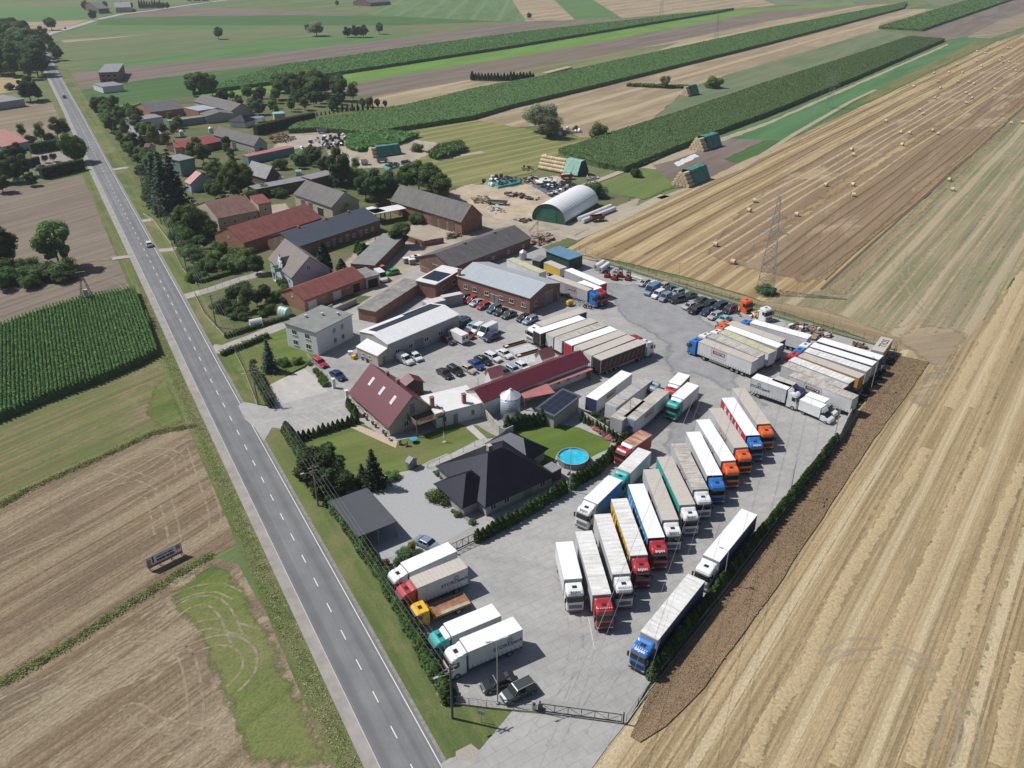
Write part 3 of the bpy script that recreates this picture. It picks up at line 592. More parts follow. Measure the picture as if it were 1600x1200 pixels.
def roofmat(name,c,rib=.25,rough=.5,dirt=.25,axis='X',depth=.03,seam=None,metal=0.0):
 """ribbed / tiled roof: ribs run down the slope, i.e. bands along the local x axis"""
 if name in _M:return _M[name]
 m,t,p=newmat(name);tc=t.nodes.new('ShaderNodeTexCoord')
 wv=t.nodes.new('ShaderNodeTexWave');wv.bands_direction=axis;wv.inputs['Scale'].default_value=.314/rib;wv.inputs['Distortion'].default_value=.2
 t.links.new(tc.outputs['Object'],wv.inputs[0])
 n=noise_of(t,tc.outputs['Object'],.5,6,.7)
 col=ramp(t,[(.25,mul(c,1-dirt)),(.75,mul(c,1+dirt*.6))],n)
 n2=noise_of(t,mapping(t,tc.outputs['Object'],0,(3,.3,.3)),1,4)
 col=mixc(t,col,ramp(t,[(.3,(1-dirt,)*3),(.6,(1.05,)*3)],n2),1.0,'MULTIPLY')
 col=mixc(t,col,ramp(t,[(0,(.78,)*3),(.35,(1,1,1))],wv.outputs[1]),.8,'MULTIPLY')
 t.links.new(col,p.inputs['Base Color']);p.inputs['Roughness'].default_value=rough;p.inputs['Metallic'].default_value=metal
 b=t.nodes.new('ShaderNodeBump');b.inputs['Strength'].default_value=.7;b.inputs['Distance'].default_value=depth;t.links.new(wv.outputs[1],b.inputs['Height']);t.links.new(b.outputs[0],p.inputs['Normal'])
 _M[name]=m;return m
mred=brickmat('red_brick',(.30,.115,.075),(.22,.08,.055));mredd=brickmat('dark_brick',(.20,.085,.06),(.14,.06,.045));morb=brickmat('orange_brick',(.42,.17,.09),(.34,.12,.07))
mwhitew=M('white_render',(.62,.63,.64),.85,.06,.4);mgreyw=M('grey_render',(.34,.335,.325),.9,.12,.4);mcream=M('cream_render',(.42,.38,.31),.9,.12,.5)
mblue=M('pale_blue_render',(.40,.46,.54),.85,.06,.4);mblock=brickmat('block_wall',(.30,.29,.27),(.26,.25,.235),(.22,.21,.2),1.6);mteal=M('teal_render',(.16,.25,.24),.85,.1,.4)
mglass=M('window_glass',(.03,.04,.05),.03,.1,1,spec=.8);mframe=M('white_frame',(.65,.65,.65),.5,.03,2);msill=M('pale_sill',(.5,.5,.48),.8,.05,2)
mdoor=M('grey_door',(.20,.21,.22),.6,.1,2);mdoorw=M('white_gate',(.52,.54,.55),.6,.08,2);mwood=M('barn_wood',(.13,.09,.065),.9,.3,1.5,stretch=(6,6,.4));mchim=brickmat('chimney_brick',(.36,.15,.10),(.28,.11,.075));mdark=M('dark_opening',(.02,.02,.022),.9,.2,1)
rf_maroon=roofmat('maroon_sheet',(.115,.018,.033),.25,.42,.08);rf_red=roofmat('old_red_tiles',(.235,.07,.06),.3,.8,.35);rf_red2=roofmat('bright_red_tiles',(.27,.055,.05),.35,.6,.2)
rf_brown=roofmat('brown_tiles',(.20,.105,.085),.3,.85,.35);rf_grey=roofmat('grey_fibre_cement',(.165,.16,.155),.18,.9,.25);rf_greyd=roofmat('dark_fibre_cement',(.115,.11,.115),.2,.8,.3);rf_anth=roofmat('anthracite_sheet',(.075,.09,.115),.4,.45,.08)
rf_metal=roofmat('grey_metal_sheet',(.40,.44,.48),.5,.35,.08,depth=.02);rf_white=roofmat('white_metal_sheet',(.72,.73,.74),.5,.45,.06,depth=.06);rf_pink=roofmat('faded_red_sheet',(.42,.16,.155),.3,.5,.15);rf_bluem=roofmat('blue_sheet',(.12,.24,.34),.35,.45,.1)
rf_flat=M('roof_felt',(.20,.205,.20),.9,.15,.4,bump=.01,col2=(.25,.25,.245));rf_old=M('old_roof_felt',(.20,.195,.185),.95,.3,.35,bump=.02,col2=(.30,.285,.265));rf_black=roofmat('black_tiles',(.010,.010,.016),.33,.4,.2,depth=.004);rf_black.node_tree.nodes['Principled BSDF'].inputs['Specular IOR Level'].default_value=.15;rf_black.node_tree.nodes['Principled BSDF'].inputs['Specular Tint'].default_value=(.75,.78,1,1);rf_shed=roofmat('dull_grey_sheet',(.24,.24,.25),.4,.6,.2)
msolar=M('solar_glass',(.018,.022,.038),.3,.1,2,spec=.35);mgreen=M('dark_green_sheet',(.025,.12,.085),.6,.1,.5,stretch=(8,8,.3));mdgreen=M('black_green_boards',(.02,.05,.045),.7,.2,1)
def frame3(A,B,C,z):
 a,b,c=G(A,z).to_2d(),G(B,z).to_2d(),G(C,z).to_2d()
 d=(b-a);L=d.length;d.normalize();n=Vector((-d.y,d.x));W=(c-b).dot(n)
 if W<0:n=-n
 W=abs(W);ctr=(a+b)/2+n*W/2;yaw=math.atan2(d.y,d.x)
 flip=Vector((-d.y,d.x)).dot(n)<0
 return ctr,yaw,L,W,flip
def wallbox(mb,side,L,W,t,z,w,h,p0,p1,m=0,flip=False):
 """a box on the outside of a wall; side F (A-B edge), B, L (at A), R (at B); t = fraction along it"""
 ys=1 if not flip else-1
 if side in 'FB':
  y=(-W/2 if side=='F' else W/2)*ys;sg=(-1 if side=='F' else 1)*ys
  x=(t-.5)*L;a,b=sorted((y+sg*p0,y+sg*p1));mb.box(x-w/2,x+w/2,a,b,z,z+h,m)
 else:
  x=-L/2 if side=='L' else L/2;sg=-1 if side=='L' else 1
  y=(t-.5)*W*ys;a,b=sorted((x+sg*p0,x+sg*p1));mb.box(a,b,y-w/2,y+w/2,z,z+h,m)
def openings(root,L,W,wins,flip):
 for o in wins:
  side,t,z,w_,h,kind=o[:6];mt=o[6]if len(o)>6 else None
  if kind=='window':
   mb=MB();wallbox(mb,side,L,W,t,z,w_,h,.01,.05,flip=flip);f=mb.build('window',mframe,root)
   mb=MB();n=2 if w_>.9 else 1;pw=(w_-.12*(n+1))/n
   for k in range(n):
    dt=((k+.5)/n-.5)*(w_-.12);q=t+dt/(L if side in 'FB' else W);wallbox(mb,side,L,W,q,z+.1,pw,h-.2,.03,.065,flip=flip)
   mb.build('pane',mglass,f)
   mb=MB();wallbox(mb,side,L,W,t,z-.1,w_+.2,.1,.0,.14,flip=flip);mb.build('sill',mt or msill,f)
  else:
   mb=MB();wallbox(mb,side,L,W,t,z,w_,h,.01,.06,flip=flip)
   d=mb.build(kind,mt or(mdoor if kind=='door' else mwood),root)
   mb=MB();wallbox(mb,side,L,W,t,z+h,w_+.3,.12,.0,.09,flip=flip);mb.build('lintel',msill,d)
def gable(name,label,cat,A,B,C,he,hr,wm,rm,ov=.35,og=.25,wins=(),hip=0.0,chim=(),group=None,asym=0.0,lights=()):
 ctr,yaw,L,W,fl=frame3(A,B,C,he)
 root=thing(name,label,cat,(ctr.x,ctr.y,0),yaw,group)
 mb=MB();x,y=L/2,W/2;yr=asym*W*(-1 if fl else 1)
 mb.v+=[(-x,-y,0),(x,-y,0),(x,y,0),(-x,y,0),(-x,-y,he),(x,-y,he),(x,y,he),(-x,y,he),(-x+hip,yr,hr),(x-hip,yr,hr)]
 mb.f+=[(0,1,5,4),(2,3,7,6),(1,2,6,9,5),(3,0,4,8,7)]if not hip else[(0,1,5,4),(1,2,6,5),(2,3,7,6),(3,0,4,7)];mb.m+=[0]*4
 mb.build('wall',wm,root)
 rb=MB();th=.14;z0=.03
 for sg in(-1,1):
  yy=sg*y;sl=(hr-he)/abs(yy-yr);ye=yy+sg*ov;ze=he-sl*ov
  xo=x+(og if not hip else ov);xr=x-hip+(og if not hip else 0)
  if hip:ze=he-(hr-he)/abs(yy-yr)*ov
  a=[(-xo,ye,ze+z0),(xo,ye,ze+z0),(xr,yr,hr+z0),(-xr,yr,hr+z0)]
  rb.loft([a,[(p[0],p[1],p[2]+th)for p in a]])
 if hip:
  for sg in(-1,1):
   xo=sg*(x+ov);ze=he-(hr-he)/y*ov
   a=[(xo,-y-ov,ze+z0-.004),(xo,y+ov,ze+z0-.004),(sg*(x-hip),yr,hr+z0-.004)];rb.loft([a,[(p[0],p[1],p[2]+th)for p in a]])
 roof=rb.build('roof',rm,root)
 for c in chim:
  tx,ty,hh,s_=c[:4];cx,cy=(tx-.5)*L,(ty-.5)*W*(-1 if fl else 1);k=(hr-he)/y;zb=hr-k*abs(cy)-.4
  m2=MB();m2.box(cx-s_/2,cx+s_/2,cy-s_/2,cy+s_/2,zb,hr+hh);m2.box(cx-s_/2-.06,cx+s_/2+.06,cy-s_/2-.06,cy+s_/2+.06,hr+hh,hr+hh+.12);m2.build('chimney',c[4]if len(c)>4 else mchim,roof)
 for tx,ty in lights: # roof windows on the front slope
  sg=(-1 if not fl else 1);k=(hr-he)/y;cy=sg*(y*(1-ty));cx=(tx-.5)*L
  def P(dx,dy,dz):yy=cy+sg*dy;return(cx+dx,yy,hr-k*abs(yy)+z0+th+dz)
  m2=MB();m2.loft([[P(-.4,-.65,0),P(.4,-.65,0),P(.4,.65,0),P(-.4,.65,0)],[P(-.4,-.65,.08),P(.4,-.65,.08),P(.4,.65,.08),P(-.4,.65,.08)]]);sk=m2.build('skylight',mframe,roof)
  m2=MB();m2.poly([P(-.3,-.5,.1),P(.3,-.5,.1),P(.3,.5,.1),P(-.3,.5,.1)]);m2.build('pane',M('skylight_glass',(.55,.58,.6),.15,.05,2),roof)
 openings(root,L,W,wins,fl)
 return root,L,W,fl
def flat(name,label,cat,A,B,C,h,wm,rm,ov=.15,wins=(),slope=0.0,para=0.0,group=None,posts=False,th=.18,z0=0.0):
 ctr,yaw,L,W,fl=frame3(A,B,C,h)
 root=thing(name,label,cat,(ctr.x,ctr.y,z0),yaw,group);x,y=L/2,W/2;h=h-z0
 hb=h+slope*(W);yf,yb=(-y,y)if not fl else(y,-y)
 if not posts:
  mb=MB();mb.v+=[(-x,yf,0),(x,yf,0),(x,yb,0),(-x,yb,0),(-x,yf,h),(x,yf,h),(x,yb,hb),(-x,yb,hb)];mb.f+=[(0,1,5,4),(1,2,6,5),(2,3,7,6),(3,0,4,7)];mb.m+=[0]*4
  mb.build('wall',wm,root)
 else:
  for px in(-x+.2,0,x-.2):
   for yy,hh in((yf,h),(yb,hb)):
    s_=1 if yy>0 else-1;mb=MB();q=yy-s_*.2;mb.box(px-.09,px+.09,q-.09,q+.09,0,hh-.05);mb.build('post',wm,root)
 o=ov;sg=1 if yf<0 else-1;e=slope*o
 a=[(-x-o,yf-sg*o,h-e+.02),(x+o,yf-sg*o,h-e+.02),(x+o,yb+sg*o,hb+e+.02),(-x-o,yb+sg*o,hb+e+.02)]
 rb=MB();rb.loft([a,[(p[0],p[1],p[2]+th)for p in a]]);roof=rb.build('roof',rm,root)
 if para:
  pb=MB()
  for q in range(4):
   p,p2=a[q],a[(q+1)%4];d=(Vector(p2)-Vector(p)).normalized();n=Vector((-d.y,d.x,0))*.1
   pb.loft([[Vector(p)-n+Vector((0,0,th-.05)),Vector(p)+n+Vector((0,0,th-.05)),Vector(p)+n+Vector((0,0,th+para)),Vector(p)-n+Vector((0,0,th+para))],[Vector(p2)-n+Vector((0,0,th-.05)),Vector(p2)+n+Vector((0,0,th-.05)),Vector(p2)+n+Vector((0,0,th+para)),Vector(p2)-n+Vector((0,0,th+para))]])
  pb.build('parapet',msill,roof)
 openings(root,L,W,wins,fl)
 return root,L,W,fl,roof
def add_chim(root,x,y,z0,z1,s_=.5,m=None,name='chimney',parent=None):
 mb=MB();mb.box(x-s_/2,x+s_/2,y-s_/2,y+s_/2,z0,z1);mb.box(x-s_/2-.07,x+s_/2+.07,y-s_/2-.07,y+s_/2+.07,z1,z1+.12);return mb.build(name,m or mchim,parent or root)
def panels(root,x0,x1,nx,y0,y1,ny,zf,name='solar_panel',m=None):
 for i in range(nx):
  for j in range(ny):
   a=x0+(x1-x0)*i/nx+.05;b=x0+(x1-x0)*(i+1)/nx-.05;c=y0+(y1-y0)*j/ny+.04;d=y0+(y1-y0)*(j+1)/ny-.04
   P=[(a,c,zf(c)),(b,c,zf(c)),(b,d,zf(d)),(a,d,zf(d))];mb=MB();mb.loft([P,[(p[0],p[1],p[2]+.06)for p in P]]);mb.build(name,m or msolar,root)
W_=lambda side,ts,z,w,h,k='window',m=None:[(side,t,z,w,h,k)+((m,)if m else())for t in ts]
# --- the haulage yard
r,L,W,fl=gable('workshop_hall','long red brick workshop with a pale grey metal gable roof and cars along its wall','workshop',A7(345,700),A7(947,885),A7(1197,757),4.3,6.0,mred,rf_metal,ov=.25,og=.3,
   wins=W_('F',(.12,.25,.42,.62,.76,.92),1.5,1.3,1.1)+W_('F',(.5,.56),0,1.0,2.2,'door')+W_('R',(.62,),0,3.6,3.6,'gate',mdoor)+W_('R',(.2,),1.4,1.2,1.2))
add_chim(r,-L/2+.4,-W/2*(1 if not fl else-1)+.3,3.5,6.2,.6)
mb=MB();mb.box(-L/2-.2,L/2+.2,-.12,.12,6.16,6.24);mb.build('ridge_cap',mframe,r)
r,L,W,fl=gable('office_shed','pale grey shed with a bright white corrugated roof carrying a dark strip of solar panels','shed',B3(455,418),B3(1050,170),B3(800,85),4.4,5.3,mgreyw,rf_white,ov=.2,og=.15,
   wins=W_('F',(.12,.3,.52,.72,.88),1.2,1.3,1.1)+W_('F',(.42,),0,2.4,2.8,'gate',mdoor)+W_('L',(.5,),2.6,.8,.6))
sg=1 if not fl else-1;k=(5.3-4.4)/(W/2)
panels(r,-L/2+1.2,L/2-.6,16,sg*.4,sg*(W/2-1.6),1,lambda y:5.3-k*abs(y)+.2)
panels(r,1.2,L/2-.6,8,sg*(W/2-1.5),sg*(W/2-.4),1,lambda y:5.3-k*abs(y)+.2)
flat('lean_to','small brick lean-to with a white sheet roof at the end of the white-roofed shed','shed',B3(200,440),B3(372,515),B3(448,455),2.6,mcream,rf_white,ov=.15,slope=.25,
   wins=W_('F',(.3,.6),1.1,.8,.7)+W_('R',(.5,),0,.9,2.0,'door'))
r,L,W,fl,rf=flat('white_house','two-storey flat-roofed white house with four front windows by the road','house',B2(668,135),B2(925,215),B2(1305,88),5.6,mwhitew,rf_flat,ov=.25,
   wins=W_('F',(.28,.7),.95,1.5,1.25)+W_('F',(.28,.7),3.5,1.5,1.25)+W_('R',(.48,.7),.95,1.0,1.2)+W_('R',(.48,.7),3.5,1.0,1.2))
for cx,cy in((-.05,.15),(.25,.33),(-.3,-.1)):add_chim(r,cx*L,cy*W*(1 if not fl else-1),5.7,6.3,.45,msill,parent=rf)
flat('flat_workshop','long low brick building with a weathered grey felt roof behind the white house','workshop',A6(850,970),A6(995,1000),A6(1495,770),3.0,mred,rf_old,ov=.2)
r,L,W,fl,rf=flat('solar_workshop','flat white-edged roof with dark solar panels beside the brick workshop','workshop',A7(0,740),A7(160,775),A7(385,650),4.0,mred,M('white_membrane',(.62,.62,.62),.7,.08,.5),ov=.2,wins=W_('R',(.3,.7),1.2,1.6,1.2))
panels(rf,-L/2+.4,L/2-.3,3,-W*.35,W*.15,3,lambda y:4.22)
# --- house with the maroon roof, balcony and white link building
r,L,W,fl=gable('maroon_roofed_house','big steep maroon metal roof with three skylights over the garden house','house',B3(150,815),B3(470,1095),B3(835,940),2.3,7.0,mcream,rf_maroon,ov=.45,og=.4,
   wins=W_('R',(.35,.62),.9,1.1,1.2)+W_('R',(.5,),3.4,1.0,2.0,'door')+W_('F',(.15,.4,.65,.9),.7,1.1,1.2),lights=((.22,.60),(.5,.58),(.78,.58)),chim=((.35,.55,.5,.6),(.6,.56,.5,.6)))
HX=(r,L,W,fl);sg=1 if not fl else-1
dk=MB();x0,x1=L/2+.02,L/2+3.4;ya,yb=sorted((sg*-W*.12,sg*W*.5))
dk.box(x0,x1,ya,yb,2.45,2.6);dk.build('balcony_floor',mwood,r)
rl=MB()
for zz in(2.8,3.05,3.3,3.5):rl.box(x1-.05,x1,ya,yb,zz,zz+.1);rl.box(x0,x1-.06,ya-.0,ya+.05,zz,zz+.1);rl.box(x0,x1-.06,yb-.05,yb,zz,zz+.1)
for k in range(8):yy=ya+.06+(yb-ya-.12)*k/7;rl.box(x1-.12,x1-.06,yy-.03,yy+.03,2.61,3.6)
rl.build('balcony_railing',M('timber',(.22,.16,.11),.8,.2,2),r)
for yy in(ya+.15,yb-.15):mb=MB();mb.box(x1-.25,x1-.1,yy-.08,yy+.08,0,2.44);mb.build('post',mwood,r)
gable('porch_roof','small dark red pitched canopy behind the maroon-roofed house','canopy',B3(560,725),B3(600,770),B3(755,735),3.0,4.1,mwood,rf_maroon,ov=.3)
r,L,W,fl,rf=flat('white_roofed_annex','low white-roofed annex with two brick chimneys between the two maroon roofs','annex',B3(860,1000),B3(1240,905),B3(1080,775),3.1,mwhitew,M('white_membrane',(0,0,0)),ov=.2,
   wins=W_('F',(.18,.8),1.0,.9,1.2)+W_('F',(.42,),0,.9,2.1,'door'))
sg=1 if not fl else-1
add_chim(r,-L/2+.3,-sg*W*.15,3.0,5.4,.7,parent=rf);add_chim(r,L*.17,-sg*W*.32,3.0,5.2,.7,parent=rf)
gable('long_maroon_building','long low outbuilding with a deep maroon metal roof behind the silo','outbuilding',B3(1255,895),B4(937,495),B4(885,400),3.6,5.0,mwhitew,rf_maroon,ov=.35,og=.25,
   wins=W_('F',(.7,.8,.9),1.0,1.0,1.0))
for A,B,C,l in((B4(610,650),B4(645,672),B4(962,550),'narrow faded red lean-to roof along the maroon-roofed outbuilding'),(B4(415,700),B4(470,768),B4(660,690),'pale striped red carport roof next to the silo')):
 flat('lean_to_roof',l,'canopy',A,B,C,2.5 if 'narrow' in l else 2.7,mwood,rf_pink,ov=.05,posts=True,th=.1)
for A,B,C,q in((E12(700,890),E12(850,845),E12(755,790),'left'),(E12(1340,655),E12(1490,600),E12(1385,555),'right')):
 gable('gabled_dormer','small faded pink roof gable behind the long maroon roof, '+('nearer the annex' if q=='left' else 'nearer the parked trailers'),'canopy',A,B,C,2.3,3.9,mwhitew,rf_pink,ov=.1)
# silo
c=G(B4(365,905));root=thing('grain_silo','round galvanised steel grain silo with a conical top','silo',(c.x,c.y,0))
mgalv=roofmat('galvanised',(.58,.65,.72),.5,.35,.12,axis='Z',depth=.03,metal=.5);rr=1.95;zc=5.0
rings=[[(rr*math.cos(a),rr*math.sin(a),z)for a in[math.tau*k/28 for k in range(28)]]for z in(0,zc)]
MB().loft(rings).build('silo_body',mgalv,root,True)
mb=MB();n=12
for k in range(n):
 a,b=math.tau*k/n,math.tau*(k+1)/n;mb.poly([(2.05*math.cos(a),2.05*math.sin(a),zc-.02),(2.05*math.cos(b),2.05*math.sin(b),zc-.02),(.25*math.cos(b),.25*math.sin(b),zc+1.25),(.25*math.cos(a),.25*math.sin(a),zc+1.25)])
mb.tube((0,0,zc+1.2),(0,0,zc+1.45),.27,n=12);mb.build('silo_roof',M('galvanised_cone',(.62,.64,.66),.35,.08,1,metal=.4),root)
mb=MB()
for dx in(-.22,.22):mb.box(rr+.1,rr+.14,dx-.02,dx+.02,.2,zc+.2)
for k in range(16):mb.box(rr+.1,rr+.13,-.22,.22,.4+k*.3,.43+k*.3)
o=mb.build('ladder',mdoor,root);o.rotation_euler=(0,0,R(-20))
# solar hut
r,L,W,fl,rf=flat('solar_hut','small grey garden house with a dark solar-panelled mono-pitch roof beside the lawn','garden house',B4(565,842),B4(685,895),B4(895,795),2.7,mgreyw,rf_anth,ov=.35,slope=.12,wins=W_('F',(.6,),0,.9,2.0,'door')+W_('F',(.25,),.9,.8,1.0))
sg=1 if not fl else-1;panels(rf,-L/2+.1,L/2-.1,3,-sg*W*.48,sg*W*.48,4,lambda y:2.75+.12*(y*sg+W/2)+.12)
# carport
flat('carport','large flat anthracite carport roof on posts behind the roadside hedge','carport',B6(660,942),B6(942,830),B6(752,572),2.75,mdoor,M('anthracite_flat',(.065,.07,.08),.55,.06,.4),ov=.05,posts=True,th=.22)
# black villa: hip roofs
r,L,W,fl=gable('black_roofed_villa','single-storey grey villa with a glossy black tiled hip roof beside the pool lawn','house',B7(530,790),B7(1080,540),B7(130,470),2.4,6.3,mgreyw,rf_black,ov=.5,hip=5.4,
 wins=W_('F',(.1,.3,.85),.8,1.2,1.3)+W_('F',(.62,),0,2.0,2.1,'door')+W_('L',(.3,),.2,2.2,1.9),chim=((.5,.62,.2,.7,mcream),))
villa=r;sg=1 if not fl else-1
def wing(A,B,C,he,hr,hip=2.0,nm='wing'):
 ctr,yaw,L,W,f2=frame3(A,B,C,he);o=MB();x,y=L/2,W/2
 cs,sn=math.cos(yaw-villa.rotation_euler.z),math.sin(yaw-villa.rotation_euler.z)
 lc=Matrix.Rotation(-villa.rotation_euler.z,2)@(ctr-villa.location.to_2d())
 T=lambda p:(lc.x+p[0]*cs-p[1]*sn,lc.y+p[0]*sn+p[1]*cs,p[2])
 w_=MB();w_.prism([T((sx*x,sy*y,0))[:2]for sx,sy in((-1,-1),(1,-1),(1,1),(-1,1))],0,he);wo=w_.build('wing_wall',mgreyw,villa)
 rb=MB();ov=.55;th=.14;k=(hr-he)/y;ze=he-k*ov+.03;X=x+ov;Y=y+ov;xr=x-hip;zr=hr+.03
 for q in([(-X,-Y,ze),(X,-Y,ze),(xr,0,zr),(-xr,0,zr)],[(X,Y,ze),(-X,Y,ze),(-xr,0,zr),(xr,0,zr)],[(X,-Y,ze),(X,Y,ze),(xr,0,zr)],[(-X,Y,ze),(-X,-Y,ze),(-xr,0,zr)]):
  rb.loft([[T(p)for p in q],[T((p[0],p[1],p[2]+th))for p in q]])
 rb.build('wing_roof',rf_black,villa)
wing(B7(340,790),B7(640,655),B7(125,612),2.42,4.9,3.2)
wing(B7(560,270),B7(870,415),B7(985,300),2.6,4.4,2.8)
flat('pool_shed','small boarded box with grey roof hatches beside the round pool','shed',B7(1005,480),B7(1085,530),B7(1140,480),1.9,mwood,rf_shed,ov=.05)
r,L,W,fl=gable('playhouse','tiny grey wooden playhouse on the edge of the lawn','playhouse',B6(1010,385),B6(1030,395),B6(1110,372),1.5,2.1,mdoor,rf_shed,ov=.15,wins=W_('F',(.5,),.1,.4,1.1,'door'))
# --- farm beyond
gable('dark_long_barn','long brick barn with a dark grey corrugated roof just behind the brick workshop','barn',A7(265,620)[0:2]and A7(300,632),A7(955,385),A7(830,258),3.0,5.4,mredd,rf_greyd,ov=.25,chim=((.35,.5,.3,.6),(.73,.5,.3,.6)),wins=W_('L',(.5,),0,2.2,2.2,'gate')+W_('F',(.5,.7,.9),1.0,1.0,.8))
gable('large_grey_barn','tall brick barn with a big plain grey roof and dark board gates facing the farmyard','barn',E5(410,740),E5(1290,1005),E5(1560,930),4.4,8.6,mred,rf_grey,ov=.4,og=.2,wins=W_('F',(.62,.74,.86),0,2.8,3.4,'gate'))
gable('grey_middle_barn','tall barn with a weathered grey roof and pale walls in the middle of the farmyard','barn',E4(480,500),E4(950,665),E4(1400,620),4.4,8.0,mcream,rf_grey,ov=.4,og=.2,wins=W_('F',(.22,.42),0,2.4,3.2,'gate')+W_('F',(.68,),0,3.2,2.6,'gate',mdark))
gable('blue_black_roof_stable','long brick stable with a smooth blue-black metal roof','stable',A6(340,458),A6(1030,232),A6(935,118),3.6,6.2,mredd,rf_anth,ov=.35,og=.2,chim=((.2,.5,.5,.5),(.52,.5,.5,.5),(.8,.5,.5,.5)),wins=W_('F',(.35,.5,.66,.82,.9),.9,1.0,1.1)+W_('F',(.42,.58,.75),0,1.2,2.2,'door')+W_('L',(.5,),3.0,.6,1.2))
gable('red_tiled_barn','long barn with an orange-red tiled roof and pink brick gable','barn',E3(1125,1035),A6(545,215),A6(455,105),3.4,6.6,morb,rf_red,ov=.3,og=.15,wins=W_('L',(.5,),3.6,.5,.6))
gable('red_tiled_garage','brick garage with old red tile roof and white doors behind the flat white house','garage',A6(400,905),A6(905,715),A6(820,610),3.0,5.0,morb,rf_red,ov=.25,og=.2,wins=W_('F',(.12,.52),0,2.6,2.2,'gate',mdoorw)+W_('F',(.85,),0,2.2,2.4,'gate',mdark)+W_('F',(.3,.7),0,1.0,2.0,'door')+W_('L',(.5,),2.8,.5,.6))
flat('garage_end','grey flat-roofed bay at the far end of the red tiled garage','garage',A6(915,720),A6(1025,690),A6(945,625),3.0,mgreyw,rf_old,ov=.1,wins=W_('F',(.5,),0,3,2.4,'gate',mdark))
r,L,W,fl,rf=flat('low_flat_range','long low flat-roofed brick range with rows of dark skylights across the farmyard','outbuilding',A6(790,600),A6(985,615),A6(1565,385),2.9,mredd,rf_flat,ov=.15)
sg=1 if not fl else-1
gable('white_villa','white house with a grey-brown roof and an ornate white gable over a green balcony','house',E7(885,190),E7(1170,425),E7(1610,300),3.6,8.2,mblue,roofmat('grey_brown_tiles',(.20,.175,.165),.3,.8,.15),ov=.4,og=.3,wins=W_('R',(.45,),4.6,1.0,1.2)+W_('R',(.25,),3.4,.5,.6)+W_('F',(.15,.85),1.0,1.0,1.3)+W_('R',(.7,),1.2,.9,1.1))
vl=bpy.data.objects['white_villa'];sg=1
ctr,yaw,L,W,fl=frame3(E7(885,190),E7(1170,425),E7(1610,300),3.6);sg=-1 if not fl else 1
mb=MB();yf=sg*W/2
mb.box(-1.3,1.3,*sorted((yf,yf+sg*2.0)),0,.25);mb.box(-1.4,1.4,*sorted((yf+sg*.05,yf+sg*2.1)),3.0,3.2)
for xx in(-1.2,1.2):mb.box(xx-.15,xx+.15,*sorted((yf+sg*1.7,yf+sg*2.0)),.25,3.0)
mb.build('porch',mwhitew,vl)
mb=MB();mb.box(-1.4,1.4,*sorted((yf+sg*2.0,yf+sg*2.1)),3.2,4.1);mb.box(-1.4,-1.3,*sorted((yf+sg*.1,yf+sg*1.99)),3.2,4.1);mb.box(1.3,1.4,*sorted((yf+sg*.1,yf+sg*1.99)),3.2,4.1);mb.build('balcony',M('green_balcony',(.22,.42,.34),.7,.08,2),vl)
mb=MB();y0,y1=sorted((yf+sg*.05,yf-sg*.35));pr=[(-1.5,3.2),(1.5,3.2),(1.5,4.9),(1.15,5.0),(1.15,5.6),(.7,5.75),(.6,6.5),(.25,6.7),(0,7.3),(-.25,6.7),(-.6,6.5),(-.7,5.75),(-1.15,5.6),(-1.15,5.0),(-1.5,4.9)]
mb.loft([[(x,y0,z)for x,z in pr],[(x,y1,z)for x,z in pr]]);mb.build('ornate_gable',M('bright_white_render',(.78,.78,.78),.8,.03,1),vl)
mb=MB();rp=[(-1.5,4.7),(0,6.4),(1.5,4.7)]
mb.loft([[(x,yf-sg*.3,z)for x,z in rp],[(x,sg*.3,z)for x,z in rp]]);mb.build('dormer_roof',rf_greyd,vl)
openings(vl,L,W,[('F',.46,3.5,.6,1.6,'window'),('F',.54,3.5,.6,1.6,'window')],fl)
gable('brown_roofed_farmhouse','farmhouse with a brown tiled roof and white gable among the trees','house',E3(800,730),E3(1300,630),E3(1240,435),3.6,6.8,mcream,rf_brown,ov=.35,og=.15,chim=((.6,.55,.6,.5),(.93,.5,.4,.5)),wins=W_('F',(.15,.4,.75,.9),1.0,1.0,1.2)+W_('L',(.4,.6),1.0,.8,1.1))
flat('farmhouse_tower','pale two-storey tower block on the right end of the brown-roofed farmhouse','house',E3(1310,560),E3(1465,530),E3(1405,470),5.6,mcream,rf_red,ov=.2,slope=.2,wins=W_('F',(.5,),3.2,.9,1.1)+W_('F',(.6,),1.0,.9,1.1))
gable('pink_roofed_house','small pale blue house with a steep faded pink roof in the trees','house',E3(395,270),E3(460,300),E3(800,255),3.2,6.2,mblue,rf_pink,ov=.3,wins=W_('F',(.5,),1.0,.9,1.1))
gable('grey_roofed_shed','shed with a steep grey roof and dark gable behind the big round tree','shed',E4(-120,230),E4(130,305),E4(385,290),3.0,6.6,mwood,rf_shed,ov=.4)
flat('long_flat_store','long low store with a pale grey flat roof behind the middle barn','store',E4(0,450),E4(640,330),E4(560,290),3.4,mwood,rf_shed,ov=.2)
flat('long_flat_store','dark-walled store with a pale flat roof joined to the middle barn','store',E4(690,325),E4(1000,250),E4(800,232),4.0,mwood,rf_shed,ov=.2)
flat('white_tarpaulin_roof','patched white sheet roof between the blue-black stable and the large grey barn','canopy',E5(210,920),E5(590,850),E5(520,800),3.4,mwood,M('white_membrane',(0,0,0)),ov=.2,posts=True)
flat('white_sheet_lean_to','pale sheet lean-to at the end of the blue-black stable','canopy',E5(215,915),E5(340,880),E5(265,800),3.4,mwood,rf_white,ov=.1,posts=True)
flat('blue_roofed_store','dark green boarded store with a blue sheet roof behind the parked trucks','store',D6(635,95),D6(910,198),D6(1125,168),3.4,mdgreen,rf_bluem,ov=.3,slope=.02)
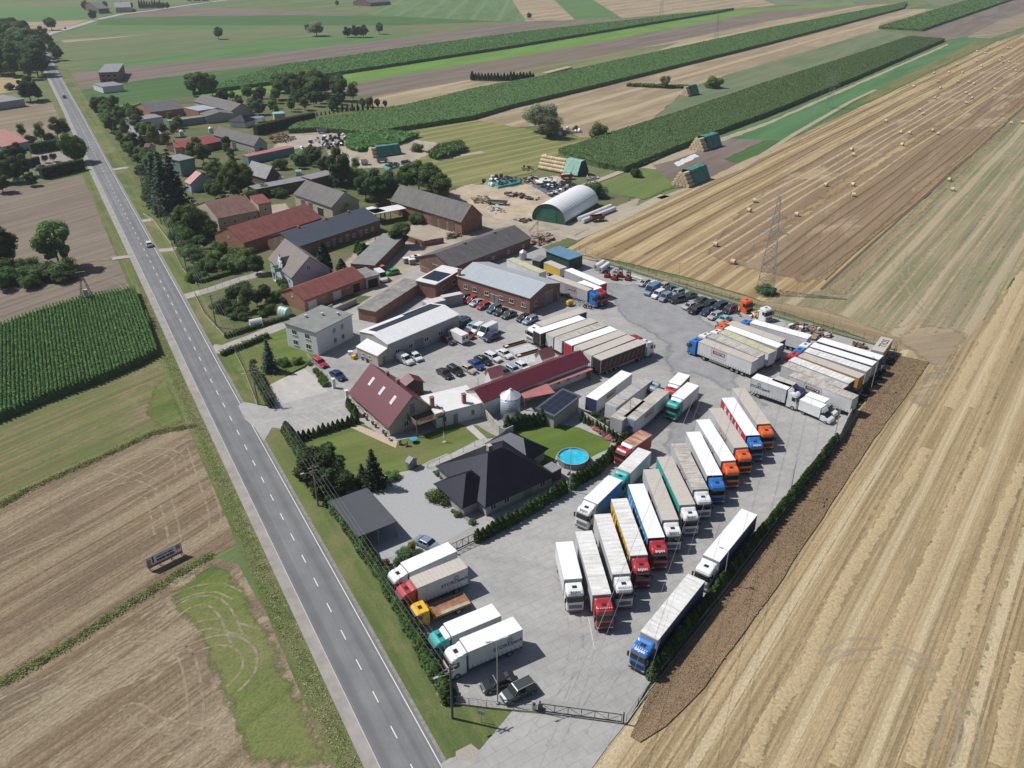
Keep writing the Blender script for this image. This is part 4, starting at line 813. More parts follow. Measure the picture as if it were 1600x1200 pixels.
flat('grey_lean_to','low grey sheet lean-to left of the blue-roofed store','lean-to',D6(470,205),D6(560,222),D6(700,180),2.2,mdgreen,rf_shed,ov=.1)
gable('dark_hall_link','narrow grey link roof at the far corner of the brick workshop','link building',A7(380,660),A7(460,600),A7(585,590),4.2,4.9,mred,rf_greyd,ov=.1)
# quonset hall
a,b,c=G(E6(640,700)).to_2d(),G(E6(935,752)).to_2d(),G(E6(1225,575)).to_2d();d=(c-b);Ln=d.length;ctr=(a+c)/2;yaw=math.atan2(d.y,d.x);Wd=(b-a).length
n_=Vector((-d.y,d.x)).normalized();Wd=abs((a-b).dot(n_));root=thing('arched_hall','arched hall with a silver half-round roof and dark green end wall','hall',(*((b+c)/2+n_*Wd/2*(1 if(a-b).dot(n_)>0 else-1)),0),yaw)
prof=[(Wd/2*math.cos(t)*1.0,.9+5.2*math.sin(t))for t in[math.pi*k/20 for k in range(21)]]
mb=MB();mb.loft([[(-Ln/2-.3,y,z)for y,z in prof],[(Ln/2+.3,y,z)for y,z in prof]],caps=False,closed=False)
mb.loft([[(-Ln/2-.3,y*.985,z*.985)for y,z in prof],[(Ln/2+.3,y*.985,z*.985)for y,z in prof]],caps=False,closed=False);mb.build('arched_roof',roofmat('silver_arch',(.76,.78,.80),1.6,.4,.06,depth=.05),root,False)
mb=MB();pr=[(Wd/2*.98,0)]+[(y*.98,z*.98)for y,z in prof]+[(-Wd/2*.98,0)]
for x in(-Ln/2,Ln/2-.1):mb.loft([[(x,y,z)for y,z in pr],[(x+.1,y,z)for y,z in pr]])
mb.box(-Ln/2,Ln/2,-Wd/2-.02,-Wd/2+.1,0,1.0);mb.box(-Ln/2,Ln/2,Wd/2-.1,Wd/2+.02,0,1.0);mb.build('end_wall',mgreen,root)
mb=MB();mb.box(-Ln/2-.08,-Ln/2-.01,-2.6,2.6,0,4.2);mb.build('sliding_door',M('green_door',(.03,.15,.10),.5,.08,1,stretch=(8,8,.3)),root)
# --- village further up the road
gable('brick_farm_building','brick farm building with a dark roof and orange gable in the far farmyard','farm building',E1(440,365),E1(855,315),E1(815,215),3.2,6.0,morb,rf_greyd,ov=.3)
flat('grey_flat_house','two-storey house with white gable wall and grey roof among dark trees','house',E1(115,440),E1(225,475),E1(520,400),5.5,mwhitew,rf_shed,ov=.2,wins=W_('F',(.3,.7),3.2,.9,1.1)+W_('F',(.5,),.9,.9,1.1))
gable('far_grey_barn','wide barn with a pale grey roof at the back of the village','barn',E1(980,225)[:2],E1(1450,350),E1(1570,275),3.2,6.0,mcream,rf_grey,ov=.3)
flat('far_white_roof','low building with a flat whitish roof in the far farmyard','farm building',E1(865,310),E1(1040,350),E1(1140,285),3.6,morb,rf_metal,ov=.1)
gable('far_grey_shed','long grey-roofed shed in front of the far barn','shed',E1(1060,380),E1(1130,420),E1(1450,365),3.2,4.6,mgreyw,rf_grey,ov=.2)
flat('long_teal_shed','long narrow grey-green shed wall with a thin roof in the far farmyard','shed',E1(670,480),E1(1120,420),E1(1110,400),3.0,mteal,rf_shed,ov=.1)
flat('ochre_shed','small ochre shed with a pale grey roof by the road trees','shed',E1(235,630),E1(275,670),E1(560,610),2.8,M('ochre_render',(.40,.30,.12),.9,.1,.5),rf_shed,ov=.15)
gable('orange_roofed_cottage','cottage with a cream gable and orange roof half hidden by trees','cottage',E1(345,850),E1(400,850),E1(610,790),3.0,5.2,mcream,rf_brown,ov=.3)
gable('long_red_roof','long low building with a bright red roof in the middle of the village','building',E1(880,815),E1(1325,725),E1(1230,640),3.0,4.6,mredd,rf_red2,ov=.3)
gable('short_red_roof','short bright red roof joined to the long red-roofed building','building',E1(745,810),E1(855,800),E1(820,720),3.2,4.6,mcream,rf_red2,ov=.2,chim=((.1,.5,.5,.5),))
flat('blue_green_house','block-like house with blue-green walls and a grey flat roof among the trees','house',E1(800,975),E1(985,935),E1(900,870),6.0,mteal,rf_shed,ov=.25)
gable('grey_village_barn','grey-roofed barn with brown board gates behind the long red roof','barn',E2(110,560),E2(615,700),E2(850,690),3.8,6.8,mgreyw,rf_grey,ov=.3,wins=W_('F',(.28,.5),0,3.0,2.8,'gate')+W_('F',(.72,.8,.88,.95),.8,.8,.9)+W_('R',(.5,),.5,2.0,2.0,'gate'))
flat('pink_roofed_shed','very long blue shed with a thin pink roof','shed',E2(540,842),E2(1115,722),E2(1060,700),3.0,M('blue_sheet_wall',(.14,.24,.30),.7,.1,.5),rf_pink,ov=.1)
gable('blue_black_hip_house','house with a blue-black hip roof near the blue tarpaulins','house',E2(300,390),E2(500,405),E2(680,370),2.8,5.0,mwhitew,rf_black,ov=.5,hip=4,chim=((.5,.5,.3,.5),))
for A,B,C,l in((E2(790,400),E2(840,420),E2(1090,375),'long bright blue tarpaulin roof in the garden row'),(E2(600,345),E2(640,360),E2(710,330),'small light blue tarpaulin roof beside the blue-black hip house')):
 flat('blue_tarpaulin_roof',l,'canopy',A,B,C,2.2,mdoor,M('blue_tarp',(.10,.28,.55),.5,.1,1),ov=.1,posts=True,th=.08)
flat('turquoise_container','pale turquoise-roofed cabin beside the blue tarpaulin','cabin',E2(865,310),E2(1000,300),E2(990,275),3.2,mcream,M('turquoise_roof',(.20,.42,.42),.6,.1,1),ov=.05)
r,L,W,fl=gable('roadside_house','white house with a pink tiled roof across the road at the left edge','house',E8(30,395),E8(345,325),E8(200,170),3.2,7.0,mblue,roofmat('salmon_tiles',(.46,.22,.19),.3,.7,.1),ov=.4,og=.4)
flat('old_store','grey-roofed low store at the far left edge beside dark trees','store',A1(-60,650),A1(150,620),A1(120,580),3.5,mgreyw,rf_shed,ov=.2)
flat('isolated_block','unfinished brick block with a flat grey roof in the bare field','building',A1(615,455),A1(735,450),A1(720,400),6.0,brickmat('dull_block',(.22,.15,.13),(.18,.12,.11)),rf_shed,ov=.3,wins=W_('F',(.2,.5,.8),1,1.6,1.2,'door',mdark)+W_('F',(.2,.5,.8),3.6,1.6,1.2,'door',mdark))
flat('isolated_white_house','low white house with a grey roof by the field edge','house',A1(580,525),A1(640,545),A1(735,520),3.4,mwhitew,rf_shed,ov=.2)
gable('distant_farmhouse','distant dark-roofed farmhouse beside the country road','farmhouse',A1(615,55),A1(680,52),A1(650,25),5,10,mwood,rf_greyd,ov=.3)
gable('distant_farm_barn','distant pale farm barn between rows of poplars','barn',A1(720,48),A1(820,45),A1(800,25),5,9,mcream,rf_shed,ov=.3)
gable('distant_dark_barn','distant long dark-roofed barn at the top edge of the picture','barn',A2(715,18),A2(840,8),A2(800,-4),4,8,mredd,rf_greyd,ov=.3)
# container row and site cabins near the brick workshop
for A,B,C,l in((E9(160,245),E9(225,290),E9(380,185),'pink-topped white container beside the white-roofed shed'),(E9(385,175),E9(420,205),E9(600,105),'grey container with a white top against the brick wall')):
 flat('storage_container',l,'container',A,B,C,2.6,M('container_grey',(.30,.31,.32),.6,.15,1,stretch=(5,5,.3)),M('container_top',(.55,.52,.51),.7,.12,1),ov=0,th=.08)
# farm tunnels (garden greenhouses)
def tunnel(name,label,A,B,wd,h,m):
 a,b=G(A).to_2d(),G(B).to_2d();d=b-a;ctr=(a+b)/2;root=thing(name,label,'greenhouse',(ctr.x,ctr.y,0),math.atan2(d.y,d.x));L=d.length/2
 pr=[(wd/2*math.cos(t),h*math.sin(t)**.8)for t in[math.pi*k/12 for k in range(13)]]
 mb=MB();mb.loft([[(-L,y,z)for y,z in pr],[(L,y,z)for y,z in pr]]);mb.build('cover',m,root)
 mb=MB()
 for x in(-L,-L/3,L/3,L):
  for k in range(12):mb.tube((x,pr[k][0]*1.01,pr[k][1]*1.01),(x,pr[k+1][0]*1.01,pr[k+1][1]*1.01),.04,n=4)
 mb.build('hoop',mdoorw,root)
mpol=M('pale_green_film',(.35,.55,.50),.4,.12,.8,col2=(.50,.68,.62));mpolw=M('white_film',(.58,.60,.60),.5,.1,.8)
tunnel('polytunnel','pale blue-green polytunnel on the lawn by the red tiled barn',E7(400,310),E7(540,285),2.2,1.9,mpol)
tunnel('polytunnel','white polytunnel beside the lane hedge',E7(650,1050),E7(800,1020),2.2,1.9,mpolw)
tunnel('polytunnel','green polytunnel at the brick gable of the red tiled garage',E7(1030,880),E7(1130,905),2.6,2.0,mpol)
tunnel('polytunnel','small pale tunnel on the garden behind the flat store',E4(500,270),E4(570,265),2.5,2.0,mpol)
# ================================================================== TRUCKS
def paint(name,c,rough=.35):return M('paint_'+name,c,rough,.05,.7,coat=.4,rnd=.0)
def cloth(name,c,var=.10):return M('curtain_'+name,c,.6,var,.6,stretch=(1,1,.6))
mtyre=M('tyre_rubber',(.02,.02,.021),.9,.2,4);mrim=M('steel_rim',(.35,.35,.36),.4,.1,4,metal=.5);mchas=M('chassis_paint',(.035,.035,.038),.7,.2,2)
mscreen=M('windscreen_glass',(.015,.02,.022),.02,.2,1.5,spec=.6);mhatch=M('roof_hatch_glass',(.03,.03,.035),.2,.1,2);mblk=M('black_plastic',(.025,.025,.027),.6,.15,3)
mlamp=M('headlamp_glass',(.55,.57,.6),.1,.05,3,spec=.8);mtail=M('tail_lamp',(.35,.02,.02),.3,.1,3);malu=M('aluminium',(.48,.49,.50),.4,.1,1,metal=.3);mtxt=M('white_lettering',(.75,.75,.75),.6,.02,1);mtxtd=M('dark_blue_lettering',(.05,.07,.14),.6,.05,1)
def truckroof(name,c,dirt,c2,rib=.62,sc=.5,rk=.6):
 k='roof_'+name
 if k in _M:return _M[k]
 m,t,p=newmat(k);tc=t.nodes.new('ShaderNodeTexCoord');oi=t.nodes.new('ShaderNodeObjectInfo')
 ad=t.nodes.new('ShaderNodeVectorMath');ad.operation='ADD';sc_=t.nodes.new('ShaderNodeVectorMath');sc_.operation='SCALE';sc_.inputs['Scale'].default_value=40
 cx=t.nodes.new('ShaderNodeCombineXYZ');t.links.new(oi.outputs['Random'],cx.inputs[0]);t.links.new(oi.outputs['Random'],cx.inputs[1]);t.links.new(cx.outputs[0],sc_.inputs[0])
 t.links.new(tc.outputs['Object'],ad.inputs[0]);t.links.new(sc_.outputs[0],ad.inputs[1]);ob=ad.outputs[0]
 n=noise_of(t,mapping(t,ob,0,(2.2,.5,1)),sc,5,.7,.3)
 col=ramp(t,[(.42,c),(.42+.28/max(dirt,.2)*.5,c2)],n)
 n3=noise_of(t,mapping(t,ob,0,(1,1,1)),2.5,5,.75);col=mixc(t,col,ramp(t,[(.3,(1-.3*dirt,)*3),(.6,(1.03,)*3)],n3),1.0,'MULTIPLY')
 wv=t.nodes.new('ShaderNodeTexWave');wv.bands_direction='X';wv.inputs['Scale'].default_value=.314/rib;wv.inputs['Distortion'].default_value=.6;wv.inputs['Detail'].default_value=2
 t.links.new(tc.outputs['Object'],wv.inputs[0]);col=mixc(t,col,ramp(t,[(0,(.86-.1*dirt,)*3),(.3,(1,1,1))],wv.outputs[1]),rk,'MULTIPLY')
 t.links.new(col,p.inputs['Base Color']);p.inputs['Roughness'].default_value=.55
 b=t.nodes.new('ShaderNodeBump');b.inputs['Strength'].default_value=.5;b.inputs['Distance'].default_value=.03;t.links.new(wv.outputs[1],b.inputs['Height']);t.links.new(b.outputs[0],p.inputs['Normal'])
 _M[k]=m;return m
ROOF=dict(white=truckroof('white',(.80,.81,.82),.2,(.72,.72,.71),rk=.35),ribbed=truckroof('ribbed',(.74,.74,.73),.5,(.52,.50,.47),.9),tan=truckroof('tan',(.50,.46,.41),.3,(.42,.385,.34),rk=.25),grey=truckroof('grey',(.46,.45,.43),.7,(.33,.32,.30),.9),
   yellow=truckroof('yellow',(.55,.52,.34),.6,(.40,.40,.30),.6),red=truckroof('red',(.52,.40,.28),.9,(.38,.13,.10),1.0),dirty=truckroof('dirty',(.55,.52,.47),.8,(.36,.32,.29),.7))
PC=dict(white=(.72,.73,.74),red=(.40,.035,.045),orange=(.68,.13,.035),blue=(.03,.16,.48),teal=(.02,.34,.33),yellow=(.72,.42,.03),navy=(.03,.045,.12),greyteal=(.16,.25,.29),black=(.03,.03,.033))
SIDE=dict(grey=(.42,.43,.45),lgrey=(.60,.61,.62),white=(.74,.75,.76),red=(.42,.03,.05),yellow=(.60,.40,.05),blue=(.05,.22,.48),teal=(.02,.33,.29),navy=(.04,.05,.14),black=(.03,.028,.03),orange=(.50,.26,.03),redbox=(.40,.07,.06))
def wheel_mesh(r,wd):
 mb=MB();n=20
 rings=[[(rr*math.cos(a),y,rr*math.sin(a))for a in[math.tau*k/n for k in range(n)]]for rr,y in((r*.62,-wd/2+.01),(r*.93,-wd/2),(r,-wd/2+.05),(r,wd/2-.05),(r*.93,wd/2),(r*.62,wd/2-.01))]
 mb.loft(rings);m1=mb.build('tyre',mtyre,smooth=False).data
 mb=MB();rings=[[(rr*math.cos(a),y,rr*math.sin(a))for a in[math.tau*k/14 for k in range(14)]]for rr,y in((r*.3,-wd/2-.015),(r*.58,-wd/2-.02),(r*.58,wd/2+.02),(r*.3,wd/2+.015))]
 mb.loft(rings);m2=mb.build('rim',mrim).data
 for o in list(COL.objects)[-2:]:bpy.data.objects.remove(o)
 return m1,m2
WT=wheel_mesh(.5,.34);WC=wheel_mesh(.33,.22)
def wheel(root,x,y,big=True):
 a,b=WT if big else WC;o=link('wheel',a,root);o.location=(x,y,.5 if big else.33);link('rim',b,o)
def cab_rings(levels,hw,c=.28):
 out=[]
 for z,xf,s_ in levels:
  h=hw*s_;out.append([(0,-h,z),(xf-c,-h,z),(xf-c*.3,-h+c*.35,z),(xf,-h+c,z),(xf,h-c,z),(xf-c*.3,h-c*.35,z),(xf-c,h,z),(0,h,z)])
 return out
CABLEV=[(.42,2.2,.98),(.7,2.26,1),(1.85,2.25,1),(2.0,2.22,1),(2.95,2.02,.98),(3.3,1.88,.97),(3.5,1.62,.93),(3.6,1.3,.88)]
def build_cab(root,x0,colname,defl=True,low=False,lights=False,text=None,z0=.45,visor='dark',hatch=True,frontcol=None,lean=1):
 pc=paint(colname,PC[colname]);hw=1.22;lev=CABLEV if not low else[(z,x,s_)for z,x,s_ in[(.42,2.0,.98),(.7,2.05,1),(1.7,2.04,1),(1.8,2.0,1),(2.6,1.85,.97),(2.8,1.6,.93)]]
 mb=MB();mb.loft([[(p[0]+x0,p[1],p[2])for p in r_]for r_ in cab_rings(lev,hw)]);cab=mb.build('cab',pc,root)
 top=lev[-1][0];zb,zt_=(2.02,2.9)if not low else(1.82,2.5)
 def front(z):
  for(a,xa,sa),(b,xb,sb)in zip(lev[:-1],lev[1:]):
   if a<=z<=b:u=(z-a)/(b-a);return xa+(xb-xa)*u,hw*(sa+(sb-sa)*u)
  return lev[-1][1],hw*lev[-1][2]
 mb=MB();rr=[]
 for z in(zb,zt_):
  xf,h=front(z);c=.28;xf+=.02;h+=.012
  rr.append([(x0+xf-c-.02,-h,z),(x0+xf-c*.3,-h+c*.35,z),(x0+xf,-h+c,z),(x0+xf,h-c,z),(x0+xf-c*.3,h-c*.35,z),(x0+xf-c-.02,h,z)])
 mb.loft(rr,caps=False,closed=False);mb.build('windscreen',mscreen,cab)
 for sg in(-1,1):
  mb=MB();y=sg*(hw+.012);a=1.75 if not low else 1.6;q=[(x0+.95,y,zb+.02),(x0+a,y,zb-.1),(x0+a-.06,y,zt_-.05),(x0+.95,y,zt_-.05)];mb.loft([q,[(p[0],p[1]-sg*.03,p[2])for p in q]]);mb.build('side_window',mscreen,cab)
  mb=MB();xm=x0+front(zb)[0]-.1;ya,yb=sorted((sg*(hw+.08),sg*(hw+.3)));mb.box(xm-.08,xm+.08,ya,yb,zb-.05,zb+.75);mb.box(xm-.04,xm+.0,min(sg*hw,sg*(hw+.1)),max(sg*hw,sg*(hw+.1)),zb+.7,zb+.76);mb.build('mirror',mblk,cab)
  mb=MB();xl=x0+2.2 if not low else x0+1.99;ya,yb=sorted((sg*(hw-.45),sg*(hw-.1)));mb.box(xl-.1,xl+.075-(0.0),ya,yb,.62,.86);mb.build('headlight',mlamp,cab)
 mb=MB();xb=front(.7)[0]+x0;mb.box(xb-.1,xb+.05,-hw+.3,hw-.3,.95,1.55);mb.box(xb-.1,xb+.06,-hw+.12,hw-.12,.38,.58);mb.build('grille',mblk if colname!='white' else M('grey_grille',(.16,.16,.17),.5,.1,3),cab)
 xv,hv=front(2.98 if not low else 2.5);mb=MB();zv=2.93 if not low else 2.5
 mb.loft([[(x0+xv-.05,-hv+.15,zv),(x0+xv+.2,-hv+.25,zv-.12),(x0+xv+.2,hv-.25,zv-.12),(x0+xv-.05,hv-.15,zv)],[(x0+xv-.05,-hv+.15,zv+.06),(x0+xv+.2,-hv+.25,zv-.06),(x0+xv+.2,hv-.25,zv-.06),(x0+xv-.05,hv-.15,zv+.06)]]);mb.build('sun_visor',mblk,cab)
 if hatch:mb=MB();mb.box(x0+.62,x0+1.14,-.33,.33,top-.02,top+.05);mb.build('roof_hatch',mhatch,cab)
 if defl:
  dc=paint('white',PC['white'])if defl=='white' else pc
  mb=MB();ring=[]
  for x,zz,h in((-.12,3.92,1.2),(.15,3.85,1.15),(.5,3.66,1.05)):
   ring.append([(x0+x,-h,top-.25),(x0+x,-h+.06,zz-.08),(x0+x,-h+.3,zz if x<.4 else top+.02),(x0+x,h-.3,zz if x<.4 else top+.02),(x0+x,h-.06,zz-.08),(x0+x,h,top-.25)])
  mb.loft(ring,caps=True);mb.build('wind_deflector',dc,cab)
 if lights:
  mb=MB()
  for k in range(7):y=-.9+.3*k;mb.tube((x0+1.5,y,top+.0),(x0+1.62,y,top+.1),.07,n=8)
  mb.build('lamp_bar',mtxt,cab)
 if text:
  xf,h=front(3.15);tcol=mtxt if colname!='white' else M('grey_lettering',(.10,.11,.13),.5,.05,1);Mx=Matrix.Translation((x0+1.785,0,3.43))@Matrix.Rotation(math.pi/2,4,'Z')@Matrix.Rotation(math.pi/2-.91,4,'X');text_mesh('nameplate',text,.36,tcol,cab,Mx,.015)
 return cab
def box_body(root,Lb,side,roof,kind='curtain',z0=1.12,z1=4.0,rear=None,frontc=None,logo=None,x0=0.0,wd=2.55):
 h=wd/2;mside=cloth(side,SIDE[side])if isinstance(side,str)else side
 mb=MB();mb.box(x0,x0+Lb,-h,h,z0,z1-.04);body=mb.build('cargo_body',mside,root)
 mb=MB();n=12;rings=[]
 mb.box(x0-.01,x0+Lb+.01,-h-.012,h+.012,z1-.04,z1+.02);mb.build('body_roof',ROOF[roof],body)
 mb=MB()
 for sg in(-1,1):
  y=sorted((sg*(h+.014),sg*(h-.06)));mb.box(x0-.012,x0+Lb+.012,y[0],y[1],z1-.13,z1-.042)
  mb.box(x0-.012,x0+Lb+.012,y[0],y[1],z0-.1,z0-.002);mb.box(x0-.015,x0+.09,y[0],y[1],z0,z1-.132);mb.box(x0+Lb-.09,x0+Lb+.015,y[0],y[1],z0,z1-.132)
 mb.box(x0-.02,x0+.05,-h+.07,h-.07,z1-.16,z1-.045)
 mb.build('body_frame',malu,body)
 mb=MB();fc=frontc or 'grey';mb.box(x0+Lb+.001,x0+Lb+.04,-h+.07,h-.07,z0,z1-.05);mb.build('bulkhead',cloth(fc,SIDE[fc]),body)
 rc=rear or 'white';mb=MB()
 for a,b in((-h+.08,-.015),(.015,h-.08)):mb.box(x0-.05,x0-.001,a,b,z0+.02,z1-.17)
 for y in(-.75,-.35,.35,.75):mb.box(x0-.085,x0-.052,y-.02,y+.02,z0+.05,z1-.2)
 mb.build('rear_door',cloth(rc,SIDE[rc]),body)
 if kind=='curtain':
  mb=MB();k=0;x=x0+.5
  while x<x0+Lb-.3:
   for sg in(-1,1):
    y=sorted((sg*(h+.003),sg*(h+.022)));mb.box(x-.025,x+.025,y[0],y[1],z0-.02,z0+.38)
   x+=.62
  mb.build('curtain_straps',mchas,body)
 if logo:
  for sg in(-1,1):
   y=sg*(h+.012);rot=Matrix.Rotation(math.pi if sg>0 else 0,4,'Z')@Matrix.Rotation(math.pi/2,4,'X')
   if logo=='panel':
    cx=x0+Lb*.60;mb=MB();ya,yb=sorted((y,y+sg*.01));mb.box(cx-1.5,cx+1.5,ya,yb,2.5,3.4);lo=mb.build('side_logo',M('logo_dark',(.035,.04,.05),.5,.05,1),body)
    mb=MB();ya,yb=sorted((y+sg*.011,y+sg*.02));mb.box(cx-1.4,cx+1.4,ya,yb,3.28,3.34,0);mb.box(cx-1.4,cx+1.4,ya,yb,2.56,2.62,0);mb.box(cx-1.3,cx-.9,ya,yb,2.8,3.1,0)
    for q in range(6):mb.box(cx-.75+q*.33,cx-.52+q*.33,ya,yb,2.95,3.12,0)
    mb.box(cx-.3,cx+1.25,ya,yb,2.7,2.88,1);mb.build('logo_marks',[mtxt,M('logo_red',(.45,.03,.05),.5,.05,1)],lo)
    mb=MB();ya,yb=sorted((y+sg*.001,y+sg*.008))
    for a,b,c_,d in((cx-1.9,cx+1.9,3.68,3.74),(cx-1.9,cx+1.9,2.0,2.06),(cx-1.9,cx-1.84,2.06,3.68),(cx+1.84,cx+1.9,2.06,3.68)):mb.box(a,b,ya,yb,c_,d)
    mb.build('logo_outline',M('logo_red',(0,0,0)),body)
   elif logo=='STOROpack':
    cx=x0+Lb*(.24 if sg<0 else.24);text_mesh('side_lettering','STOROpack',.62,mtxtd,body,Matrix.Translation((cx+.3,y+sg*.01,2.4))@rot,.02)
    mb=MB();cz=3.05;cxx=cx
    for q in range(12):
     a0,a1=math.tau*q/12,math.tau*(q+.7)/12
     for rr in(.2,.34):mb.poly([(cxx+rr*math.cos(a0),y+sg*.015,cz+rr*math.sin(a0)),(cxx+rr*math.cos(a1),y+sg*.015,cz+rr*math.sin(a1)),(cxx+(rr+.07)*math.cos(a1),y+sg*.015,cz+(rr+.07)*math.sin(a1)),(cxx+(rr+.07)*math.cos(a0),y+sg*.015,cz+(rr+.07)*math.sin(a0))])
    mb.build('side_emblem',mtxtd,body)
   elif logo=='BAJAN':
    text_mesh('side_lettering','B A J A N',1.75,mtxt,body,Matrix.Translation((x0+Lb/2,y+sg*.012,2.7))@rot,.03)
   elif logo=='wave':
    mb=MB();ya,yb=sorted((y+sg*.002,y+sg*.012));
    for q in range(9):a=x0+1+q*1.35;mb.loft([[(a,ya,1.5),(a+.5,ya,1.4),(a+1.1,ya,3.0+(q%3)*.3),(a+.7,ya,3.3)],[(a,yb,1.5),(a+.5,yb,1.4),(a+1.1,yb,3.0+(q%3)*.3),(a+.7,yb,3.3)]])
    mb.build('side_graphic',M('graphic_'+side,{'yellow':(.16,.07,.03),'blue':(.30,.45,.60),'black':(.25,.06,.05)}.get(side,(.1,.2,.3)),.6,.3,1),body)
   elif logo=='band':
    ya,yb=sorted((y+sg*.002,y+sg*.01));mb=MB();mb.box(x0+.2,x0+Lb-.2,ya,yb,2.2,2.5);mb.build('side_stripe',M('stripe_grey',(.35,.38,.42),.6,.1,1),body)
 return body
def running_gear(root,Lb,artic,x0=0.0,cabx=None):
 mb=MB();mb.box(x0+.4,(cabx+1.9)if cabx is not None else x0+Lb-.6,-.45,.45,.78,1.02)
 mb.box(x0-.03,x0+.12,-1.15,1.15,.45,.62)
 for sg in(-1,1):
  y=sorted((sg*.8,sg*1.1))
  if artic:mb.box(x0+6.2,x0+8.0,y[0],y[1],.55,1.0)
  else:mb.box(x0+3.2,x0+4.4,y[0],y[1],.5,1.0)
 mb.build('chassis',mchas,root)
 mb=MB();mb.box(x0-.06,x0-.032,-1.1,-.75,.48,.6);mb.box(x0-.06,x0-.032,.75,1.1,.48,.6);mb.build('tail_light',mtail,root)
 ax=[x0+2.0,x0+3.3,x0+4.6]if artic else[x0+1.9]
 if cabx is not None:ax+=[cabx+1.35]+([cabx-2.4]if artic else[])
 else:
  mb=MB()
  for sg in(-.7,.7):mb.box(x0+Lb-2.6,x0+Lb-2.45,sg-.06,sg+.06,0,.8)
  if artic:mb.build('landing_leg',mchas,root)
  else:ax+=[x0+Lb-1.2]
 for x in ax:
  for y in(-1.07,1.07):wheel(root,x,y)
 if artic: # aluminium side guards
  for sg in(-1,1):
   mb=MB();y=sorted((sg*1.18,sg*1.22));mb.box(x0+5.4,x0+Lb-3.2,y[0],y[1],.62,.72);mb.box(x0+5.4,x0+Lb-3.2,y[0],y[1],.86,.96);mb.build('side_guard',malu,root)
def truck(q,cab,side,roof,label,artic=True,logo=None,h=4.0,Lb=None,**kw):
 """q: rear pair then front pair of roof corners in the photo"""
 P=[G(p,h).to_2d()for p in q];a=(P[0]+P[1])/2;b=(P[2]+P[3])/2;d=(b-a);L0=d.length;d.normalize();yaw=math.atan2(d.y,d.x)
 Lb=Lb or(13.6 if artic else L0);ctr=(a+b)/2-d*Lb/2
 nm=('articulated_truck' if artic else 'box_truck')if cab else('semi_trailer' if artic else 'truck_trailer')
 root=thing(nm,label,'truck' if cab else 'trailer',(ctr.x,ctr.y,.0),yaw,kw.get('group','trucks and trailers parked in the haulage yard'))
 box_body(root,Lb,side,roof,kind=kw.get('kind','curtain'),z1=h,rear=kw.get('rear'),frontc=kw.get('frontc'),logo=logo)
 cx=None
 if cab:
  cx=Lb+(.62 if artic else.3);build_cab(root,cx,cab,defl=kw.get('defl',True),low=kw.get('low',False),lights=kw.get('lights',False),text=kw.get('text'))
 running_gear(root,Lb,artic,cabx=cx)
 return root,Lb
Q=lambda fr,*p:[fr(*a)for a in p]
# the slanted centre row, near to far
truck(Q(C3,(150,358),(293,352),(370,660),(222,668)),'white','lgrey','white','short white box truck with white cab, first at the near end of the slanted row',artic=False,defl=False,text='BAJAN')
truck(Q(C3,(320,268),(445,258),(612,795),(462,802)),'red','grey','ribbed','dark red-cab truck with long white roof, standing furthest forward in the slanted row',lights=True,frontc='grey')
truck(Q(C3,(470,125),(607,118),(775,620),(625,630)),'white','grey','ribbed','white-cab truck with clean ribbed white roof standing directly left of the yellow trailer',lights=True)
truck(Q(B8,(445,655),(562,648),(717,1070),(590,1080)),'red','yellow','ribbed','red-cab truck whose trailer curtain is yellow with dark flames',logo='wave',text='BAJAN',frontc='grey')
truck(Q(B8,(568,548),(688,545),(845,938),(715,948)),'red','blue','white','red-cab truck with a bright blue curtain and a pink bar across its white roof',logo='wave',text='BAJAN',frontc='navy')
truck(Q(B8,(680,440),(796,437),(946,808),(820,815)),'white','grey','tan','white-cab truck with plain beige roof between the blue and the teal trailers',text='BAJAN',logo='panel')
truck(Q(B8,(785,352),(893,348),(1065,692),(947,698)),'white','teal','tan','white-cab truck with a teal green curtain and beige roof',text='BAJAN')
truck(Q(B8,(888,252),(992,249),(1163,582),(1045,586)),'white','grey','dirty','white-cab truck with a dirty streaked ribbed roof right of the teal trailer',logo='panel')
truck(Q(B8,(998,162),(1098,162),(1265,482),(1155,488)),'blue','grey','white','blue-cab truck with clean white roof and plain grey curtain beside an orange cab',logo=None,frontc='navy')
truck(Q(B8,(1072,78),(1175,76),(1363,370),(1252,372)),'orange','grey','white','orange-cab truck with a clean white roof in the slanted row',logo='panel',frontc='grey')
truck(Q(B5,(430,722),(520,716),(672,946),(582,950)),'orange','grey','tan','orange-cab truck with beige roof directly left of the red lettered trailer',logo='panel')
truck(Q(B5,(508,648),(592,645),(750,878),(660,882)),'blue','red','white','blue-cab truck whose red curtain carries huge white letters',logo='BAJAN',frontc='navy',text='BAJAN')
truck(Q(B5,(583,588),(652,588),(812,806),(732,808)),'orange','grey','tan','orange-cab truck with pinkish beige roof, last at the far end of the slanted row',frontc='orange')
# the pair coming down beside the hedge
truck(Q(B8,(430,485),(525,518),(345,697),(247,652)),'white','blue','white','white-cab box truck driving between the house hedge and the slanted row',artic=False,text='BAJAN')
truck(Q(B8,(640,280),(748,310),(590,465),(490,432)),'teal','lgrey','ribbed','teal-cab truck with white roof queuing behind the white box truck by the hedge',artic=False)
truck(Q(B8,(660,152),(752,180),(622,278),(527,235)),'red','redbox','red','short red box truck with rusty beige roof panels at the hedge end',artic=False,defl='white',h=3.7)
# right-hand edge
truck(Q(C4,(797,62),(890,98),(655,390),(560,345)),'white','navy','white','white-cab truck with bright white roof standing against the right hedge',kind='box')
truck(Q(C4,(462,466),(566,510),(270,880),(165,830)),'blue','navy','ribbed','blue-cab truck with lettered visor and a lamp bar nearest the gate on the right',kind='box',lights=True,text='BAJAN')
